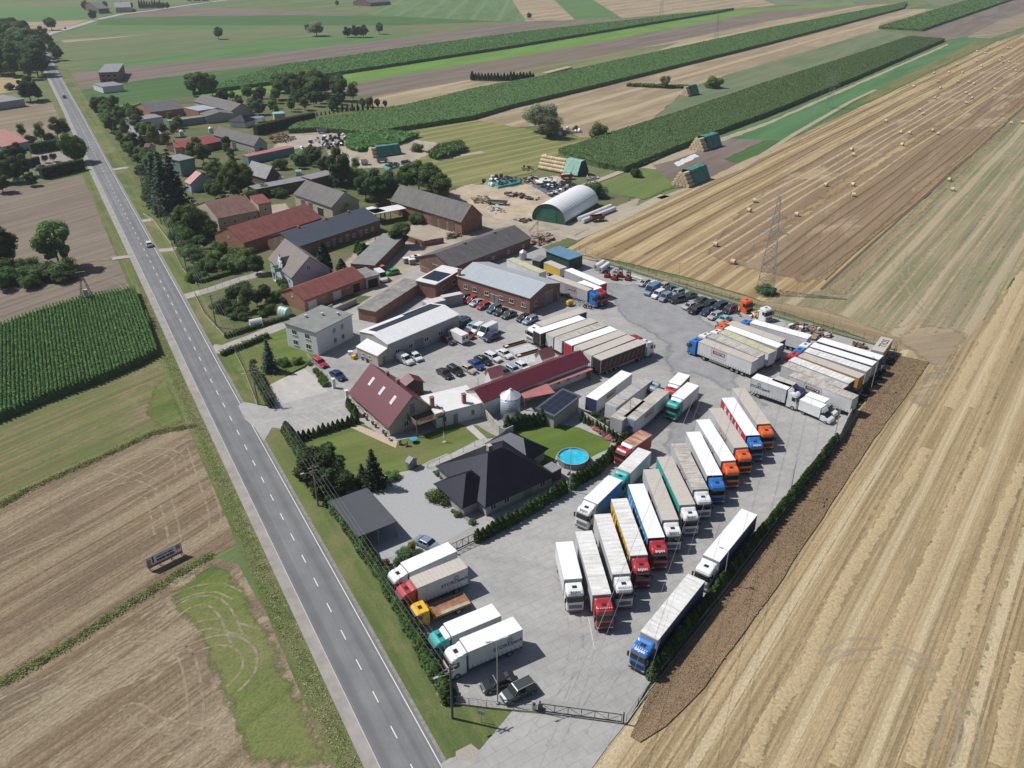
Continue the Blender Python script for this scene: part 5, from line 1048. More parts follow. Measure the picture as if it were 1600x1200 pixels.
# lower left row
truck(Q(C1,(640,90),(713,165),(312,345),(250,262)),'white','lgrey','white','white box truck parked behind the round bushes, uppermost of the left row',artic=False)
truck(Q(C1,(735,222),(803,300),(385,475),(322,385)),'red','lgrey','tan','red-cab truck with beige roof and dark blue side lettering',artic=False,logo='STOROpack')
truck(Q(C1,(1005,603),(1083,705),(668,868),(608,775)),'teal','grey','white','teal-cab truck with white wind deflector between the flatbed and the lettered truck',artic=False,defl='white')
truck(Q(C1,(1185,712),(1258,818),(808,1008),(738,895)),'white','lgrey','white','white box truck with dark blue side lettering next to the two parked cars',artic=False,logo='STOROpack')
# block of trailers beside the maroon outbuilding
truck(Q(D1,(700,95),(760,125),(240,298),(185,262)),'white','navy','tan','beige-roofed truck with white cab, furthest back of the block by the maroon roof',kind='box')
truck(Q(D1,(220,388),(150,350),(690,178),(745,212)),None,'black','white','black trailer with clean white roof and black rear doors behind the car park',kind='box',rear='black')
truck(Q(D1,(375,432),(300,388),(820,208),(900,245)),None,'grey','tan','beige-roofed trailer with grey-green rear doors next to the black-doored trailer',rear='lgrey')
truck(Q(D1,(495,478),(405,432),(920,258),(1010,300)),None,'grey','dirty','trailer with white rear doors and stained beige roof in the block of parked trailers',rear='white')
truck(Q(D1,(620,528),(505,485),(1045,303),(1130,350)),None,'red','white','trailer with bright red rear doors and white roof',rear='red')
truck(Q(D1,(730,582),(640,540),(1150,352),(1235,400)),None,'grey','tan','pinkish beige roofed trailer right beside the one with red rear doors',rear='white')
truck(Q(D1,(835,655),(735,605),(1270,402),(1355,445)),'red','grey','tan','red-cab truck with beige roof squeezed next to the black graphic truck',rear='white')
truck(Q(D1,(960,702),(860,655),(1370,462),(1475,505)),'white','black','tan','white-cab truck with black sides and red writing, nearest of the block by the maroon roof',kind='box',rear='black',logo='wave')
# group above the round bushes
truck(Q(D2,(545,68),(660,108),(250,418),(120,378)),None,'lgrey','white','white-roofed trailer with a dark blue front wall behind the solar hut',frontc='navy',logo='panel')
truck(Q(D2,(850,80),(1000,130),(395,592),(248,520)),None,'grey','grey','long trailer with a segmented dull grey roof behind the round bushes',frontc='lgrey',rear='red',kind='box')
r_,Lb_=truck(Q(D2,(970,280),(1108,319),(712,660),(572,612)),None,'lgrey','dirty','trailer with a speckled beige roof and a blue poster on its front wall',logo='panel')
mb=MB();mb.box(Lb_+.045,Lb_+.09,-1.2,1.2,1.25,3.9);po=mb.build('poster',M('poster_blue',(.10,.25,.45),.5,.25,1.2,col2=(.35,.42,.5)),r_)
mb=MB();mb.box(Lb_+.092,Lb_+.1,-.9,.1,2.3,3.0);mb.box(Lb_+.092,Lb_+.1,-.2,.9,1.9,2.5,1);mb.box(Lb_+.092,Lb_+.1,-.5,.5,1.4,1.6,2);mb.build('poster_picture',[M('poster_pale',(.5,.52,.55),.5,.2,2),M('poster_dark',(.06,.06,.07),.5,.3,2),mtxtd],po)
truck(Q(D2,(685,390),(825,432),(560,668),(408,612)),None,'grey','dirty','short trailer with dull roof between the segmented trailer and the postered trailer',artic=False,kind='box')
truck(Q(D2,(1225,85),(1355,130),(1235,250),(1105,205)),'red','redbox','white','red-cab box truck with a white roof partly behind the teal-cab truck',artic=False,defl='white',kind='box')
truck(Q(D2,(1330,205),(1465,250),(1275,410),(1145,370)),'teal','lgrey','white','teal-cab box truck with white roof at the centre of the yard',artic=False,defl='white')
# group on the right, cabs to the left
truck(Q(D3,(945,605),(865,655),(250,415),(335,375)),'blue','lgrey','tan','blue-cab truck with framed logo on grey curtain, front truck of the right group',logo='panel',frontc='blue')
truck(Q(D3,(1035,560),(945,600),(345,350),(430,308)),'white','grey','dirty','white-cab truck with grey streaked roof directly behind the blue cab with framed logo',rear='white')
truck(Q(D3,(1160,518),(1080,556),(485,303),(560,268)),'white','white','yellow','truck with a yellow-green mottled roof and white side edge',rear='white',kind='box')
truck(Q(D3,(1245,440),(1170,480),(555,258),(625,216)),'orange','grey','white','orange-cab truck with bright white roof beside the yellow-green roof',rear='grey')
truck(Q(D3,(1270,378),(1200,412),(590,200),(655,160)),'orange','navy','tan','orange-cab truck with beige-grey roof and navy rear at the back of the right group',rear='navy',defl=False)
truck(Q(D3,(1590,335),(1525,372),(855,190),(912,145)),'blue','white','white','long white trailer with blue cab nearest the junk pile by the back fence',kind='box',rear='grey')
truck(Q(D5,(95,228),(190,184),(612,318),(515,378)),'white','lgrey','white','white box truck with blue emblem, its cab towards the right fence',artic=False,logo='STOROpack',frontc='navy')
truck(Q(D5,(345,250),(425,213),(650,298),(570,335)),'navy','grey','tan','small box truck with navy cab hidden behind the white box truck with emblem',artic=False)
truck(Q(D5,(1390,440),(1310,492),(545,200),(625,160)),None,'lgrey','dirty','grey trailer with framed dark and red logo standing behind the white vans',logo='panel',rear='lgrey')
truck(Q(D4,(960,778),(880,825),(158,540),(245,497)),None,'grey','dirty','trailer with stained grey roof and dark front, behind the framed-logo trailer at the vans',frontc='navy',rear='navy')
truck(Q(D4,(1035,708),(960,755),(238,482),(330,437)),None,'lgrey','ribbed','pale ribbed-roof trailer directly in front of the orange-sided trailer',rear='navy')
truck(Q(D4,(1145,648),(1085,690),(355,430),(430,388)),'red','orange','tan','red-cab truck with beige roof and orange-yellow sides',rear='orange')
truck(Q(D4,(1225,562),(1150,610),(430,375),(512,335)),'blue','grey','ribbed','light blue-cab truck with white ribbed roof next to the orange-sided trailer',rear='lgrey')
truck(Q(D4,(1290,490),(1225,540),(505,318),(575,272)),'white','navy','white','white-cab truck with a short red patch across its white roof',rear='grey')
truck(Q(D4,(1375,420),(1312,474),(582,252),(645,208)),None,'navy','white','navy-sided trailer with white roof, last before the back fence',rear='navy',kind='box')
r_,Lb_=truck(Q(D4,(1345,195),(1490,230),(1378,388),(1235,350)),None,'orange','tan','short tarpaulin box with black letters on its pale orange top in the yard corner',artic=False,h=3.2,kind='box')
text_mesh('roof_lettering','SOLL',1.5,M('black_lettering',(.03,.03,.03),.6,.05,1),r_,Matrix.Translation((Lb_*.42,.1,3.24))@Matrix.Rotation(0,4,'Z'),.03)
# beside the brick workshop
truck(Q(D6,(675,410),(757,382),(1180,532),(1108,562)),'blue','grey','tan','blue-cab truck with grey curtain and dark logo beside the brick workshop',logo='panel',frontc='blue')
truck(Q(D6,(1008,466),(1082,441),(1300,527),(1215,556)),'red','white','white','red-cab box truck with white roof between two long trailers near the brick workshop',artic=False)
truck(Q(D6,(870,322),(937,300),(1350,466),(1266,497)),None,'grey','white','white-roofed grey trailer in front of the blue-roofed store',logo='panel',frontc='redbox')
truck(Q(D6,(160,192),(240,168),(650,330),(548,362)),None,'white','yellow','white trailer with a pale yellow roof behind the brick workshop',kind='box',frontc='lgrey')
truck(Q(D6,(610,232),(690,200),(885,285),(800,308)),None,'yellow','tan','short cream box trailer with a beige top beside the blue-roofed store',artic=False,kind='box',h=3.4)
# yellow flatbed
P=[G(p,1.3).to_2d()for p in Q(C1,(770,515),(825,585),(505,705),(470,640))];a=(P[0]+P[1])/2;b=(P[2]+P[3])/2;d=(b-a);Lf=d.length;yaw=math.atan2(d.y,d.x)
root=thing('flatbed_truck','old flatbed truck with yellow cab and rusty brown deck in the left row','truck',(a.x,a.y,0),yaw)
mb=MB();mb.box(0,Lf,-1.22,1.22,1.0,1.14);mb.build('deck',M('rusty_deck',(.27,.12,.06),.9,.35,1.2,col2=(.36,.20,.12)),root)
mb=MB();mb.box(0,Lf*.75,.55,1.2,1.145,1.16);mb.build('deck_plate',M('bare_steel',(.36,.34,.29),.6,.2,1),root)
mb=MB()
for sg in(-1,1):y=sorted((sg*1.22,sg*1.27));mb.box(0,Lf,y[0],y[1],.98,1.3)
mb.box(Lf-.05,Lf,-1.2,1.2,1.15,1.9);mb.box(0,.05,-1.2,1.2,1.15,1.3);mb.build('side_board',M('old_yellow_board',(.36,.24,.08),.8,.3,1.5),root)
build_cab(root,Lf+.5,'yellow',defl=False,low=True);running_gear(root,Lf,False,cabx=Lf+.4)
# tractor unit without trailer
def tractor(px,px2,col,label,z=3.6):
 a,b=G(px,z).to_2d(),G(px2,z).to_2d();d=(b-a).normalized();o=a-d*1.1-d*3.6
 root=thing('tractor_unit',label,'truck',(o.x,o.y,0),math.atan2(d.y,d.x));build_cab(root,3.6,col,defl=True)
 mb=MB();mb.box(0,3.5,-.45,.45,.75,1.0);mb.box(.4,1.6,-.5,.5,1.01,1.15);mb.build('chassis',mchas,root)
 for x in(1.0,4.95):
  for y in(-1.07,1.07):wheel(root,x,y)
tractor(D2(910,245),D2(840,300),'greyteal','grey-green tractor unit without trailer boxed in between two parked trailers')
# loose truck cabs by the back fence
for px,col,lab,yw in((E11(1000,375),'orange','orange truck cab without wheels standing upright by the back fence',-60),(E11(1240,480),'white','white truck cab without wheels standing upright by the back fence',-60)):
 p=G(px);root=thing('loose_cab',lab,'truck cab',(p.x,p.y,-.4),R(yw));build_cab(root,-1,col,defl=False)
 mb=MB();mb.box(-1.1,-1.01,-1.1,1.1,.8,3.3);mb.build('cab_rear_panel',paint(col,(0,0,0)),root)
# ================================================================== CARS AND VANS
CARP=dict(black=(.018,.018,.02),silver=(.42,.44,.46),white=(.68,.69,.70),red=(.38,.02,.04),teal=(.03,.13,.20),dgrey=(.07,.08,.08),navy=(.015,.03,.09),blue=(.02,.05,.20),turq=(.22,.47,.55),sblue=(.26,.32,.42),maroon=(.22,.03,.04),beige=(.42,.38,.32),vblue=(.10,.20,.34),green=(.05,.32,.06),purple=(.06,.03,.06),pale=(.35,.42,.46))
def cpaint(n):
 return M('car_'+n,CARP[n],.28,.04,.6,coat=.7,metal=.25 if n in('silver','sblue','dgrey','pale')else 0)
# type: length, width, hood z, belt z, roof z, glass base x0..x1, roof x0..x1 (from rear bumper)
CT=dict(sedan=(4.6,1.8,.82,.92,1.42,.75,3.35,1.45,2.75),hatch=(4.0,1.74,.85,.95,1.46,.18,3.05,.55,2.4),estate=(4.7,1.8,.82,.93,1.46,.15,3.4,.5,2.75),suv=(4.7,1.88,.98,1.08,1.72,.12,3.5,.45,2.9),smallvan=(4.4,1.8,.95,1.1,1.85,.05,3.35,.12,2.75),van=(5.6,2.0,1.05,1.35,2.5,.04,4.75,.08,3.95))
_cars={}
def ring(x,hw,z0,z1,sh=.12):
 return[(x,-hw*.92,z0),(x,-hw,z0+.12),(x,-hw,z1-sh),(x,-hw+.09,z1),(x,hw-.09,z1),(x,hw,z1-sh),(x,hw,z0+.12),(x,hw*.92,z0)]
def make_car(ty):
 L,W,zh,zb,zr,g0,g1,r0,r1=CT[ty];h=W/2;P=cpaint('black')
 root=thing(ty+'_car' if 'van' not in ty else ty.replace('smallvan','small_van'),'prototype','car',(0,0,0))
 mb=MB();closed_rear=ty in('smallvan','van')
 zrear=zb if ty!='sedan' else zb
 st=[(0,.80*h,.35,zb-.25),(.06,.93*h,.28,zb-.08),(.3,h,.22,zrear),(g1-.3,h,.2,zb),(g1+.1,h,.2,zb-.02),(L-.35,.95*h,.22,zh-.04),(L-.1,.86*h,.27,zh-.18),(L,.74*h,.34,zh-.38)]
 if ty=='van':st=[(0,.95*h,.35,zb),(.3,h,.25,zb),(g1-.3,h,.25,zb),(g1+.1,h,.25,zb-.08),(L-.3,.95*h,.25,zh-.02),(L-.05,.85*h,.3,zh-.2),(L,.75*h,.35,zh-.4)]
 mb.loft([ring(*s_)for s_ in st]);body=mb.build('body',P,root,False)
 mb=MB();hb,ht=h-.05,h-.19 if ty!='van' else h-.1
 base=[(g0,-hb,zb-.02),(g1,-hb,zb-.02),(g1,hb,zb-.02),(g0,hb,zb-.02)];top=[(r0,-ht,zr-.05),(r1,-ht,zr-.05),(r1,ht,zr-.05),(r0,ht,zr-.05)]
 mb.loft([base,top]);mb.build('windows',mscreen,root)if not closed_rear else mb.build('windows',mscreen,root)
 mb=MB();mb.loft([[(r0-.04,-ht-.02,zr-.055),(r1+.06,-ht-.02,zr-.055),(r1+.06,ht+.02,zr-.055),(r0-.04,ht+.02,zr-.055)],[(r0+.02,-ht+.06,zr),(r1-.05,-ht+.06,zr),(r1-.05,ht-.06,zr),(r0+.02,ht-.06,zr)]])
 def pillar(xb,xt,w_,m=0):
  for sg in(-1,1):q=[(xb,sg*(hb+.008),zb-.03),(xb+w_,sg*(hb+.008),zb-.03),(xt+w_*.7,sg*(ht+.012),zr-.05),(xt,sg*(ht+.012),zr-.05)];mb.loft([q,[(p[0],p[1]-sg*.04,p[2])for p in q]])
 pillar(g0-.02,r0-.03,.14 if ty!='sedan' else.3);pillar(g1-.12,r1-.05,.12);pillar((g0+g1)/2-.05,(r0+r1)/2,.1)
 if closed_rear: # panelled load space
  xs=g1-1.15 if ty=='smallvan' else g1-1.35;u=(xs-g0)/(g1-g0)
  for sg in(-1,1):q=[(g0-.02,sg*(hb+.02),zb-.04),(xs,sg*(hb+.02),zb-.04),(xs,sg*(ht+.025),zr-.04),(r0-.03,sg*(ht+.025),zr-.04)];mb.loft([q,[(p[0],p[1]-sg*.05,p[2])for p in q]])
  if ty=='van':q=[(g0-.04,-hb,zb-.04),(g0-.04,hb,zb-.04),(r0-.06,ht,zr-.04),(r0-.06,-ht,zr-.04)];mb.loft([q,[(p[0]+.05,p[1],p[2])for p in q]])
 mb.build('roof',P,root,False)
 for sg in(-1,1):
  y=sorted((sg*h*.48,sg*h*.82));mb=MB();mb.box(L-.16,L-.035,y[0],y[1],zh-.32,zh-.18);mb.build('headlight',mlamp,body)
  mb=MB();y=sorted((sg*h*.6,sg*h*.93));mb.box(-.01,.09,y[0],y[1],zb-.32,zb-.16);mb.build('tail_light',mtail,body)
  mb=MB();y=sorted((sg*(h-.02),sg*(h+.16)));mb.box(g1-.5,g1-.36,y[0],y[1],zb,zb+.13);mb.build('mirror',P,body)
  for x in(.85,L-.85):
   wheel(root,x,sg*(h-.1),False)
 mb=MB();mb.box(L-.12,L-.005,-h*.5,h*.5,.36,.52);mb.build('grille',mblk,body)
 if ty in('estate','suv'):
  for sg in(-1,1):mb=MB();y=sorted((sg*(ht-.04),sg*(ht-.09)));mb.box(r0+.1,r1-.1,y[0],y[1],zr,zr+.06);mb.build('roof_rail',malu,root)
 def fix(o):
  for c in o.children:
   if c.type=='MESH' and c.name.split('.')[0]in('body','roof','mirror'):
    c.material_slots[0].link='OBJECT';c.material_slots[0].material=P
   fix(c)
 fix(root);return root
def car(ty,col,rear,front,label,fr=None,z=.6,group='cars parked in the haulage yard'):
 a,b=(G(fr(*rear),z),G(fr(*front),z))if fr else(G(rear,z),G(front,z))
 d=(b-a).to_2d();d.normalize();L=CT[ty][0];c=((a+b)/2).to_2d()-d*L/2
 if ty not in _cars:_cars[ty]=make_car(ty);o=_cars[ty];first=True
 else:o=copy_thing(_cars[ty],None);first=False
 o.location=(c.x,c.y,0.012);o.rotation_euler=(0,0,math.atan2(d.y,d.x)+random.uniform(-.02,.02))
 m=cpaint(col)
 def rec(q):
  for ch in q.children:
   if ch.type=='MESH' and ch.name.split('.')[0]in('body','roof','mirror'):ch.material_slots[0].material=m
   rec(ch)
 rec(o);tag(o,label,'van' if 'van' in ty else 'car',group);return o
for a in[
 ('hatch','dgrey',(750,165),(608,232),'dark grey car at the left end of the row along the brick workshop wall'),
 ('hatch','red',(838,195),(692,262),'bright red hatchback second from the left along the brick workshop'),
 ('sedan','silver',(915,228),(768,292),'silver saloon parked between the two red cars at the brick workshop'),
 ('hatch','red',(1000,272),(848,335),'red car with a pale roof in front of the workshop door'),
 ('estate','teal',(1130,300),(972,375),'petrol blue estate car by the brick workshop wall'),
 ('sedan','black',(1215,335),(1066,408),'black saloon right of the petrol blue estate'),
 ('sedan','dgrey',(1320,375),(1162,448),'dark grey-green saloon nearest the end of the brick wall row'),
 ('hatch','black',(1480,428),(1358,482),'black hatchback off the workshop corner beside a silver estate'),
 ('estate','sblue',(1590,440),(1422,520),'silver-blue estate next to the white and red truck cab'),
 ('suv','black',(740,495),(592,562),'black car at the end wall of the white-roofed shed'),
 ('sedan','navy',(715,452),(590,510),'dark car close against the corner of the white-roofed shed'),
 ('sedan','turq',(850,518),(712,598),'turquoise saloon in the middle of the car park'),
 ('smallvan','white',(898,555),(785,635),'small white van between the turquoise car and the big van'),
 ('van','white',(1085,575),(862,690),'long white high-roofed delivery van in the car park'),
 ('suv','navy',(1130,645),(922,738),'dark blue off-road car beside the white delivery van'),
 ('hatch','maroon',(670,620),(800,705),'dull red car beside the white caravan'),
 ('hatch','purple',(430,705),(545,765),'very dark purple car in the shade of the white-roofed shed')]:car(*a,fr=E9)
for a in[
 ('sedan','black',(30,765),(212,885),'black coupe at the left end of the middle car row'),
 ('estate','black',(160,730),(348,845),'black estate with silver roof rails second in the middle row'),
 ('sedan','beige',(332,725),(498,808),'beige-white saloon with dark windscreen in the middle row'),
 ('sedan','blue',(422,655),(612,775),'royal blue saloon in the middle car row'),
 ('sedan','black',(505,612),(700,705),'black saloon between the blue car and the white estate'),
 ('estate','white',(622,575),(820,670),'white and grey estate in the middle row'),
 ('sedan','white',(775,530),(958,632),'white saloon at the right end of the middle row beside the pits'),
 ('hatch','dgrey',(800,775),(930,850),'dark car with a white stripe peeping over the long maroon roof'),
 ('hatch','pale',(915,745),(1045,815),'pale green-grey car half hidden by the long maroon roof'),
 ('hatch','white',(1030,705),(1150,775),'white car half hidden by the long maroon roof nearest the right dormer')]:car(*a,fr=E12)
for a in[('smallvan','white',(545,515),(662,578),'small white van parked along the shaded shed wall'),('hatch','white',(655,490),(728,548),'little white hatchback beside the small white van')]:car(*a,fr=B3)
for a in[('estate','red',(890,415),(1030,505),'dark red estate car by the corner of the flat white house'),('sedan','navy',(1040,520),(1178,612),'dark blue saloon at the white gate post')]:car(*a,fr=B2)
car('sedan','sblue',(395,65),(545,135),'grey-blue coupe on the grey paving behind the white box truck',fr=C1)
car('sedan','black',(580,425),(365,500),'glossy black saloon beside the lettered white box truck by the gate',fr=C2)
car('suv','dgrey',(705,470),(495,575),'dark grey off-road car with a silver rack, nearest the gate',fr=C2)
for a in[
 ('hatch','silver',(1140,590),(990,650),'silver hatchback first in the back row along the fence'),
 ('hatch','white',(1275,620),(1120,680),'white car second along the back fence'),
 ('van','vblue',(1275,700),(1095,800),'blue box-like van in the front row by the back fence'),
 ('smallvan','white',(1370,765),(1190,850),'white panel van beside the blue box-like van'),
 ('smallvan','sblue',(1475,810),(1305,895),'silver-blue van right of the white panel van'),
 ('hatch','beige',(1420,645),(1300,695),'beige-brown car in the back row by the fence'),
 ('sedan','navy',(1545,690),(1385,750),'navy saloon in the back row by the fence')]:car(*a,fr=E10)
for a in[
 ('suv','black',(230,205),(62,245),'black car at the right end of the first parked block by the back fence'),
 ('estate','pale',(215,110),(70,160),'pale estate behind the black car in the first parked block'),
 ('sedan','dgrey',(370,150),(225,195),'dark green-grey saloon in the gap beside the lamp mast'),
 ('hatch','silver',(365,280),(228,335),'silver hatchback at the left of the second parked block'),
 ('suv','black',(470,325),(290,385),'large black car in the front of the second parked block'),
 ('sedan','dgrey',(515,215),(378,255),'dark saloon at the back left of the second parked block'),
 ('estate','black',(630,255),(462,305),'black estate in the back row of the second parked block'),
 ('suv','navy',(760,285),(588,335),'blue-black car in the back row of the second parked block'),
 ('suv','black',(885,320),(712,385),'big black car closest to the upright orange cab'),
 ('hatch','navy',(585,350),(450,408),'small dark blue car in front of the second parked block'),
 ('estate','silver',(705,390),(530,460),'silver-grey estate in front of the second parked block'),
 ('sedan','turq',(815,435),(645,505),'light blue saloon touching the orange truck cabs')]:car(*a,fr=E11)
def roadcar(px,ty,col,label,away=True,t=None):
 p=G(px);d=RD*(-1 if away else 1);q=car(ty,col,px,px,label,group='vehicles driving on the road')if False else None
 if ty not in _cars:_cars[ty]=make_car(ty);o=_cars[ty]
 else:o=copy_thing(_cars[ty],None)
 L=CT[ty][0];o.location=(p.x-d.x*L/2,p.y-d.y*L/2,0.0);o.rotation_euler=(0,0,math.atan2(d.y,d.x));m=cpaint(col)
 def rec(qq):
  for ch in qq.children:
   if ch.type=='MESH' and ch.name.split('.')[0]in('body','roof','mirror'):ch.material_slots[0].material=m
   rec(ch)
 rec(o);tag(o,label,'car','vehicles driving on the road')
roadcar((233,384),'hatch','white','white car driving on the main road beside the village lane')
roadcar((101,153),'hatch','black','black car further up the main road',False)
roadcar((77,96),'sedan','black','dark car far up the main road between the trees',False)
roadcar((102,45),'sedan','black','tiny dark car on the side road at the top left')
car('estate','black',(590,630),(385,685),'black car on the paving behind the roadside hedge at the left edge',fr=E8,group='cars at the village houses')
car('hatch','green',(1185,655),(1085,680),'bright green car in the dirt yard behind the red tiled garage',fr=A6,group='cars at the village houses')
car('van','white',(985,665),(1105,760),'white van standing at the end of the red tiled garage',fr=A6,group='cars at the village houses')
# two white vans with box bodies at the right fence
def boxvan(q,label):
 P=[G(p,2.9).to_2d()for p in q];a=(P[0]+P[1])/2;b=(P[2]+P[3])/2;d=b-a;L=d.length;yaw=math.atan2(d.y,d.x);root=thing('box_van',label,'van',(a.x,a.y,0),yaw,'white box vans')
 W2=1.05;pw=cpaint('white');mb=MB();mb.box(0,L,-W2,W2,.75,2.9);mb.build('cargo_body',cloth('white',SIDE['white']),root);mb=MB();mb.box(-.02,L+.02,-W2-.02,W2+.02,2.9,2.94);mb.build('body_roof',ROOF['white'],root)
 x=L+.05;st=[(x,.95,.35,1.5),(x+.9,.98,.3,1.5),(x+1.3,.98,.3,1.3),(x+2.1,.9,.32,1.05),(x+2.25,.75,.4,.8)];mb=MB();mb.loft([ring(*s_)for s_ in st]);cab=mb.build('cab',pw,root)
 mb=MB();mb.loft([[(x,-.9,1.48),(x+1.45,-.9,1.3),(x+1.45,.9,1.3),(x,.9,1.48)],[(x,-.8,2.2),(x+.6,-.8,2.15),(x+.6,.8,2.15),(x,.8,2.2)]]);mb.build('windows',mscreen,cab)
 mb=MB();mb.loft([[(x-.03,-.95,1.9),(x-.03,-.95,2.85),(x-.03,.95,2.85),(x-.03,.95,1.9)],[(x+.35,-.85,2.05),(x+.35,-.85,2.6),(x+.35,.85,2.6),(x+.35,.85,2.05)],[(x+.72,-.7,2.1),(x+.72,-.7,2.22),(x+.72,.7,2.22),(x+.72,.7,2.1)]]);mb.build('wind_deflector',pw,cab)
 for xx in(1.2,L+1.4):
  for y in(-.9,.9):wheel(root,xx,y,False)
 mb=MB();mb.box(.2,L+.5,-.4,.4,.5,.7);mb.build('chassis',mchas,root)
 for sg in(-1,1):mb=MB();yy=sorted((sg*.6,sg*.85));mb.box(x+2.0,x+2.2,yy[0],yy[1],.75,.95);mb.build('headlight',mlamp,cab)
boxvan([D5(680,490),D5(750,452),D5(1000,555),D5(935,592)],'white box van in front, parked across from the right fence')
boxvan([D5(752,438),D5(800,400),D5(1035,490),D5(985,520)],'white box van with rounded deflector standing behind the other box van')
# caravan-like white box trailer
a=G(E9(525,650),1);b=G(E9(700,740),1);d=(b-a).to_2d();root=thing('white_caravan','old white caravan with dark windows in the car park','caravan',(a.x,a.y,0),math.atan2(d.y,d.x));L=d.length
mb=MB();pr=[(0,.6),(0,2.1),(.35,2.5),(L-.15,2.5),(L,2.2),(L,.6)];mb.loft([[(x,-1.05,z)for x,z in pr],[(x,1.05,z)for x,z in pr]]);bd=mb.build('body',M('caravan_white',(.66,.66,.63),.5,.06,1),root)
mb=MB();mb.box(.6,1.3,-1.075,-1.03,1.5,2.0);mb.build('window',mscreen,bd);mb=MB();mb.box(L-.01,L+.03,-.75,-.15,1.4,2.1);mb.build('window',mscreen,bd);mb=MB();mb.box(L-.01,L+.03,.15,.75,1.4,2.1);mb.build('window',mscreen,bd)
for y in(-.95,.95):wheel(root,L*.5,y,False)
# ================================================================== VEGETATION
def height_at(base,topy):
 Y=G(base).y;k=(600-topy)/FPX;return CAM_H+Y*(k*_c-_s)/(_c+k*_s)
def leafmat(name,c,c2,var=.35):
 if name in _M:return _M[name]
 m,t,p=newmat(name);tc=t.nodes.new('ShaderNodeTexCoord');oi=t.nodes.new('ShaderNodeObjectInfo')
 n=noise_of(t,tc.outputs['Object'],.9,5,.8);col=ramp(t,[(.36,mul(c,.75)),(.64,mul(c2,1.2))],n)
 hs=t.nodes.new('ShaderNodeHueSaturation');mr=t.nodes.new('ShaderNodeMapRange');mr.inputs[3].default_value=1.0;mr.inputs[4].default_value=2.2;t.links.new(oi.outputs['Random'],mr.inputs[0]);t.links.new(mr.outputs[0],hs.inputs['Value']);t.links.new(col,hs.inputs['Color'])
 mh=t.nodes.new('ShaderNodeMapRange');mh.inputs[3].default_value=.475;mh.inputs[4].default_value=.52;t.links.new(oi.outputs['Random'],mh.inputs[0]);t.links.new(mh.outputs[0],hs.inputs['Hue'])
 t.links.new(hs.outputs[0],p.inputs['Base Color']);p.inputs['Roughness'].default_value=.65;p.inputs['Specular IOR Level'].default_value=.2;tl=t.nodes.new('ShaderNodeBsdfTranslucent');t.links.new(hs.outputs[0],tl.inputs[0]);ms=t.nodes.new('ShaderNodeMixShader');ms.inputs[0].default_value=.38;t.links.new(p.outputs[0],ms.inputs[1]);t.links.new(tl.outputs[0],ms.inputs[2]);t.links.new(ms.outputs[0],t.nodes['Material Output'].inputs[0]);_M[name]=m;return m
mbark=M('bark',(.09,.07,.05),.95,.3,2,bump=.02)
Lg=leafmat('leaf_green',(.06,.10,.03),(.10,.15,.045));Ld=leafmat('leaf_dark',(.036,.066,.026),(.066,.104,.038));Lw=leafmat('leaf_willow',(.13,.16,.10),(.19,.21,.14));Ls=leafmat('needle_dark',(.02,.042,.025),(.04,.066,.038));Lb=leafmat('needle_blue',(.035,.06,.06),(.06,.09,.085))
Lt=leafmat('thuja_green',(.03,.062,.018),(.06,.10,.028));Ly=leafmat('leaf_yellow',(.16,.18,.03),(.24,.24,.05));Lp=leafmat('leaf_purple',(.035,.015,.02),(.06,.025,.03));Lpk=leafmat('flower_pink',(.40,.10,.16),(.30,.22,.18));Lc=leafmat('corn_green',(.062,.12,.04),(.095,.16,.052))
def blob_cloud(K,Rx,Rz,cz,br,n,leaf,seed,flat=1.0):
 n=int(n*3.4)
 r=np.random.default_rng(seed);C=[];N=[];S=[]
 for k in range(K):
  u=r.normal(size=3);u/=np.linalg.norm(u);q=r.uniform(.35,1)**.5
  ctr=np.array([u[0]*Rx*q,u[1]*Rx*q,cz+u[2]*Rz*q]);b=br*r.uniform(.5,1.4)
  d=r.normal(size=(n,3));d/=np.linalg.norm(d,axis=1,keepdims=True);rad=b*r.uniform(.55,1.12,size=(n,1))
  C.append(ctr+d*rad*np.array([1,1,.8*flat]));N.append(d+np.array([0,0,.15]));S.append(leaf*.54*r.uniform(.6,1.3,n))
 return np.concatenate(C),np.concatenate(S),np.concatenate(N)
def trunk_mesh(h,r,limbs,spread,seed):
 rd=random.Random(seed);mb=MB();mb.tube((0,0,-.2),(0,0,h),r,r*.6,7)
 for k in range(limbs):a=rd.uniform(0,math.tau);z=h*rd.uniform(.6,1);e=(math.cos(a)*spread*rd.uniform(.5,.9),math.sin(a)*spread*rd.uniform(.5,.9),z+spread*rd.uniform(.5,1.1));mb.tube((0,0,z),e,r*.4,r*.12,5)
 return mb
PR={}
def proto(kind,C,S,N,mat,tr,H,up=.3,wd=1.0):
 me=leaf_mesh(kind+'_crown',C,S,mat,up,N);PR[kind]=(me,tr,H)
def reg(kind,mat,H,seed,K,Rx,Rz,cz,br,n,leaf,limbs=7,tr=.22,sp=2.6,up=.3):
 C,S,N=blob_cloud(K,Rx,Rz,cz,br,n,leaf,seed);mb=trunk_mesh(cz*.75,tr,limbs,sp,seed);me=bpy.data.meshes.new('trunk');me.from_pydata(mb.v,[],mb.f);me.materials.append(mbark);proto(kind,C,S,N,mat,me,H,up)
reg('broad',Lg,10,1,40,3.3,3.5,5.6,1.15,105,.50);reg('broad2',Lg,10,2,36,3.0,3.9,5.5,1.1,110,.50);reg('dark',Ld,10,3,42,3.3,3.7,5.4,1.1,105,.50);reg('dark2',Ld,10,4,34,2.6,4.0,5.3,1.1,110,.5)
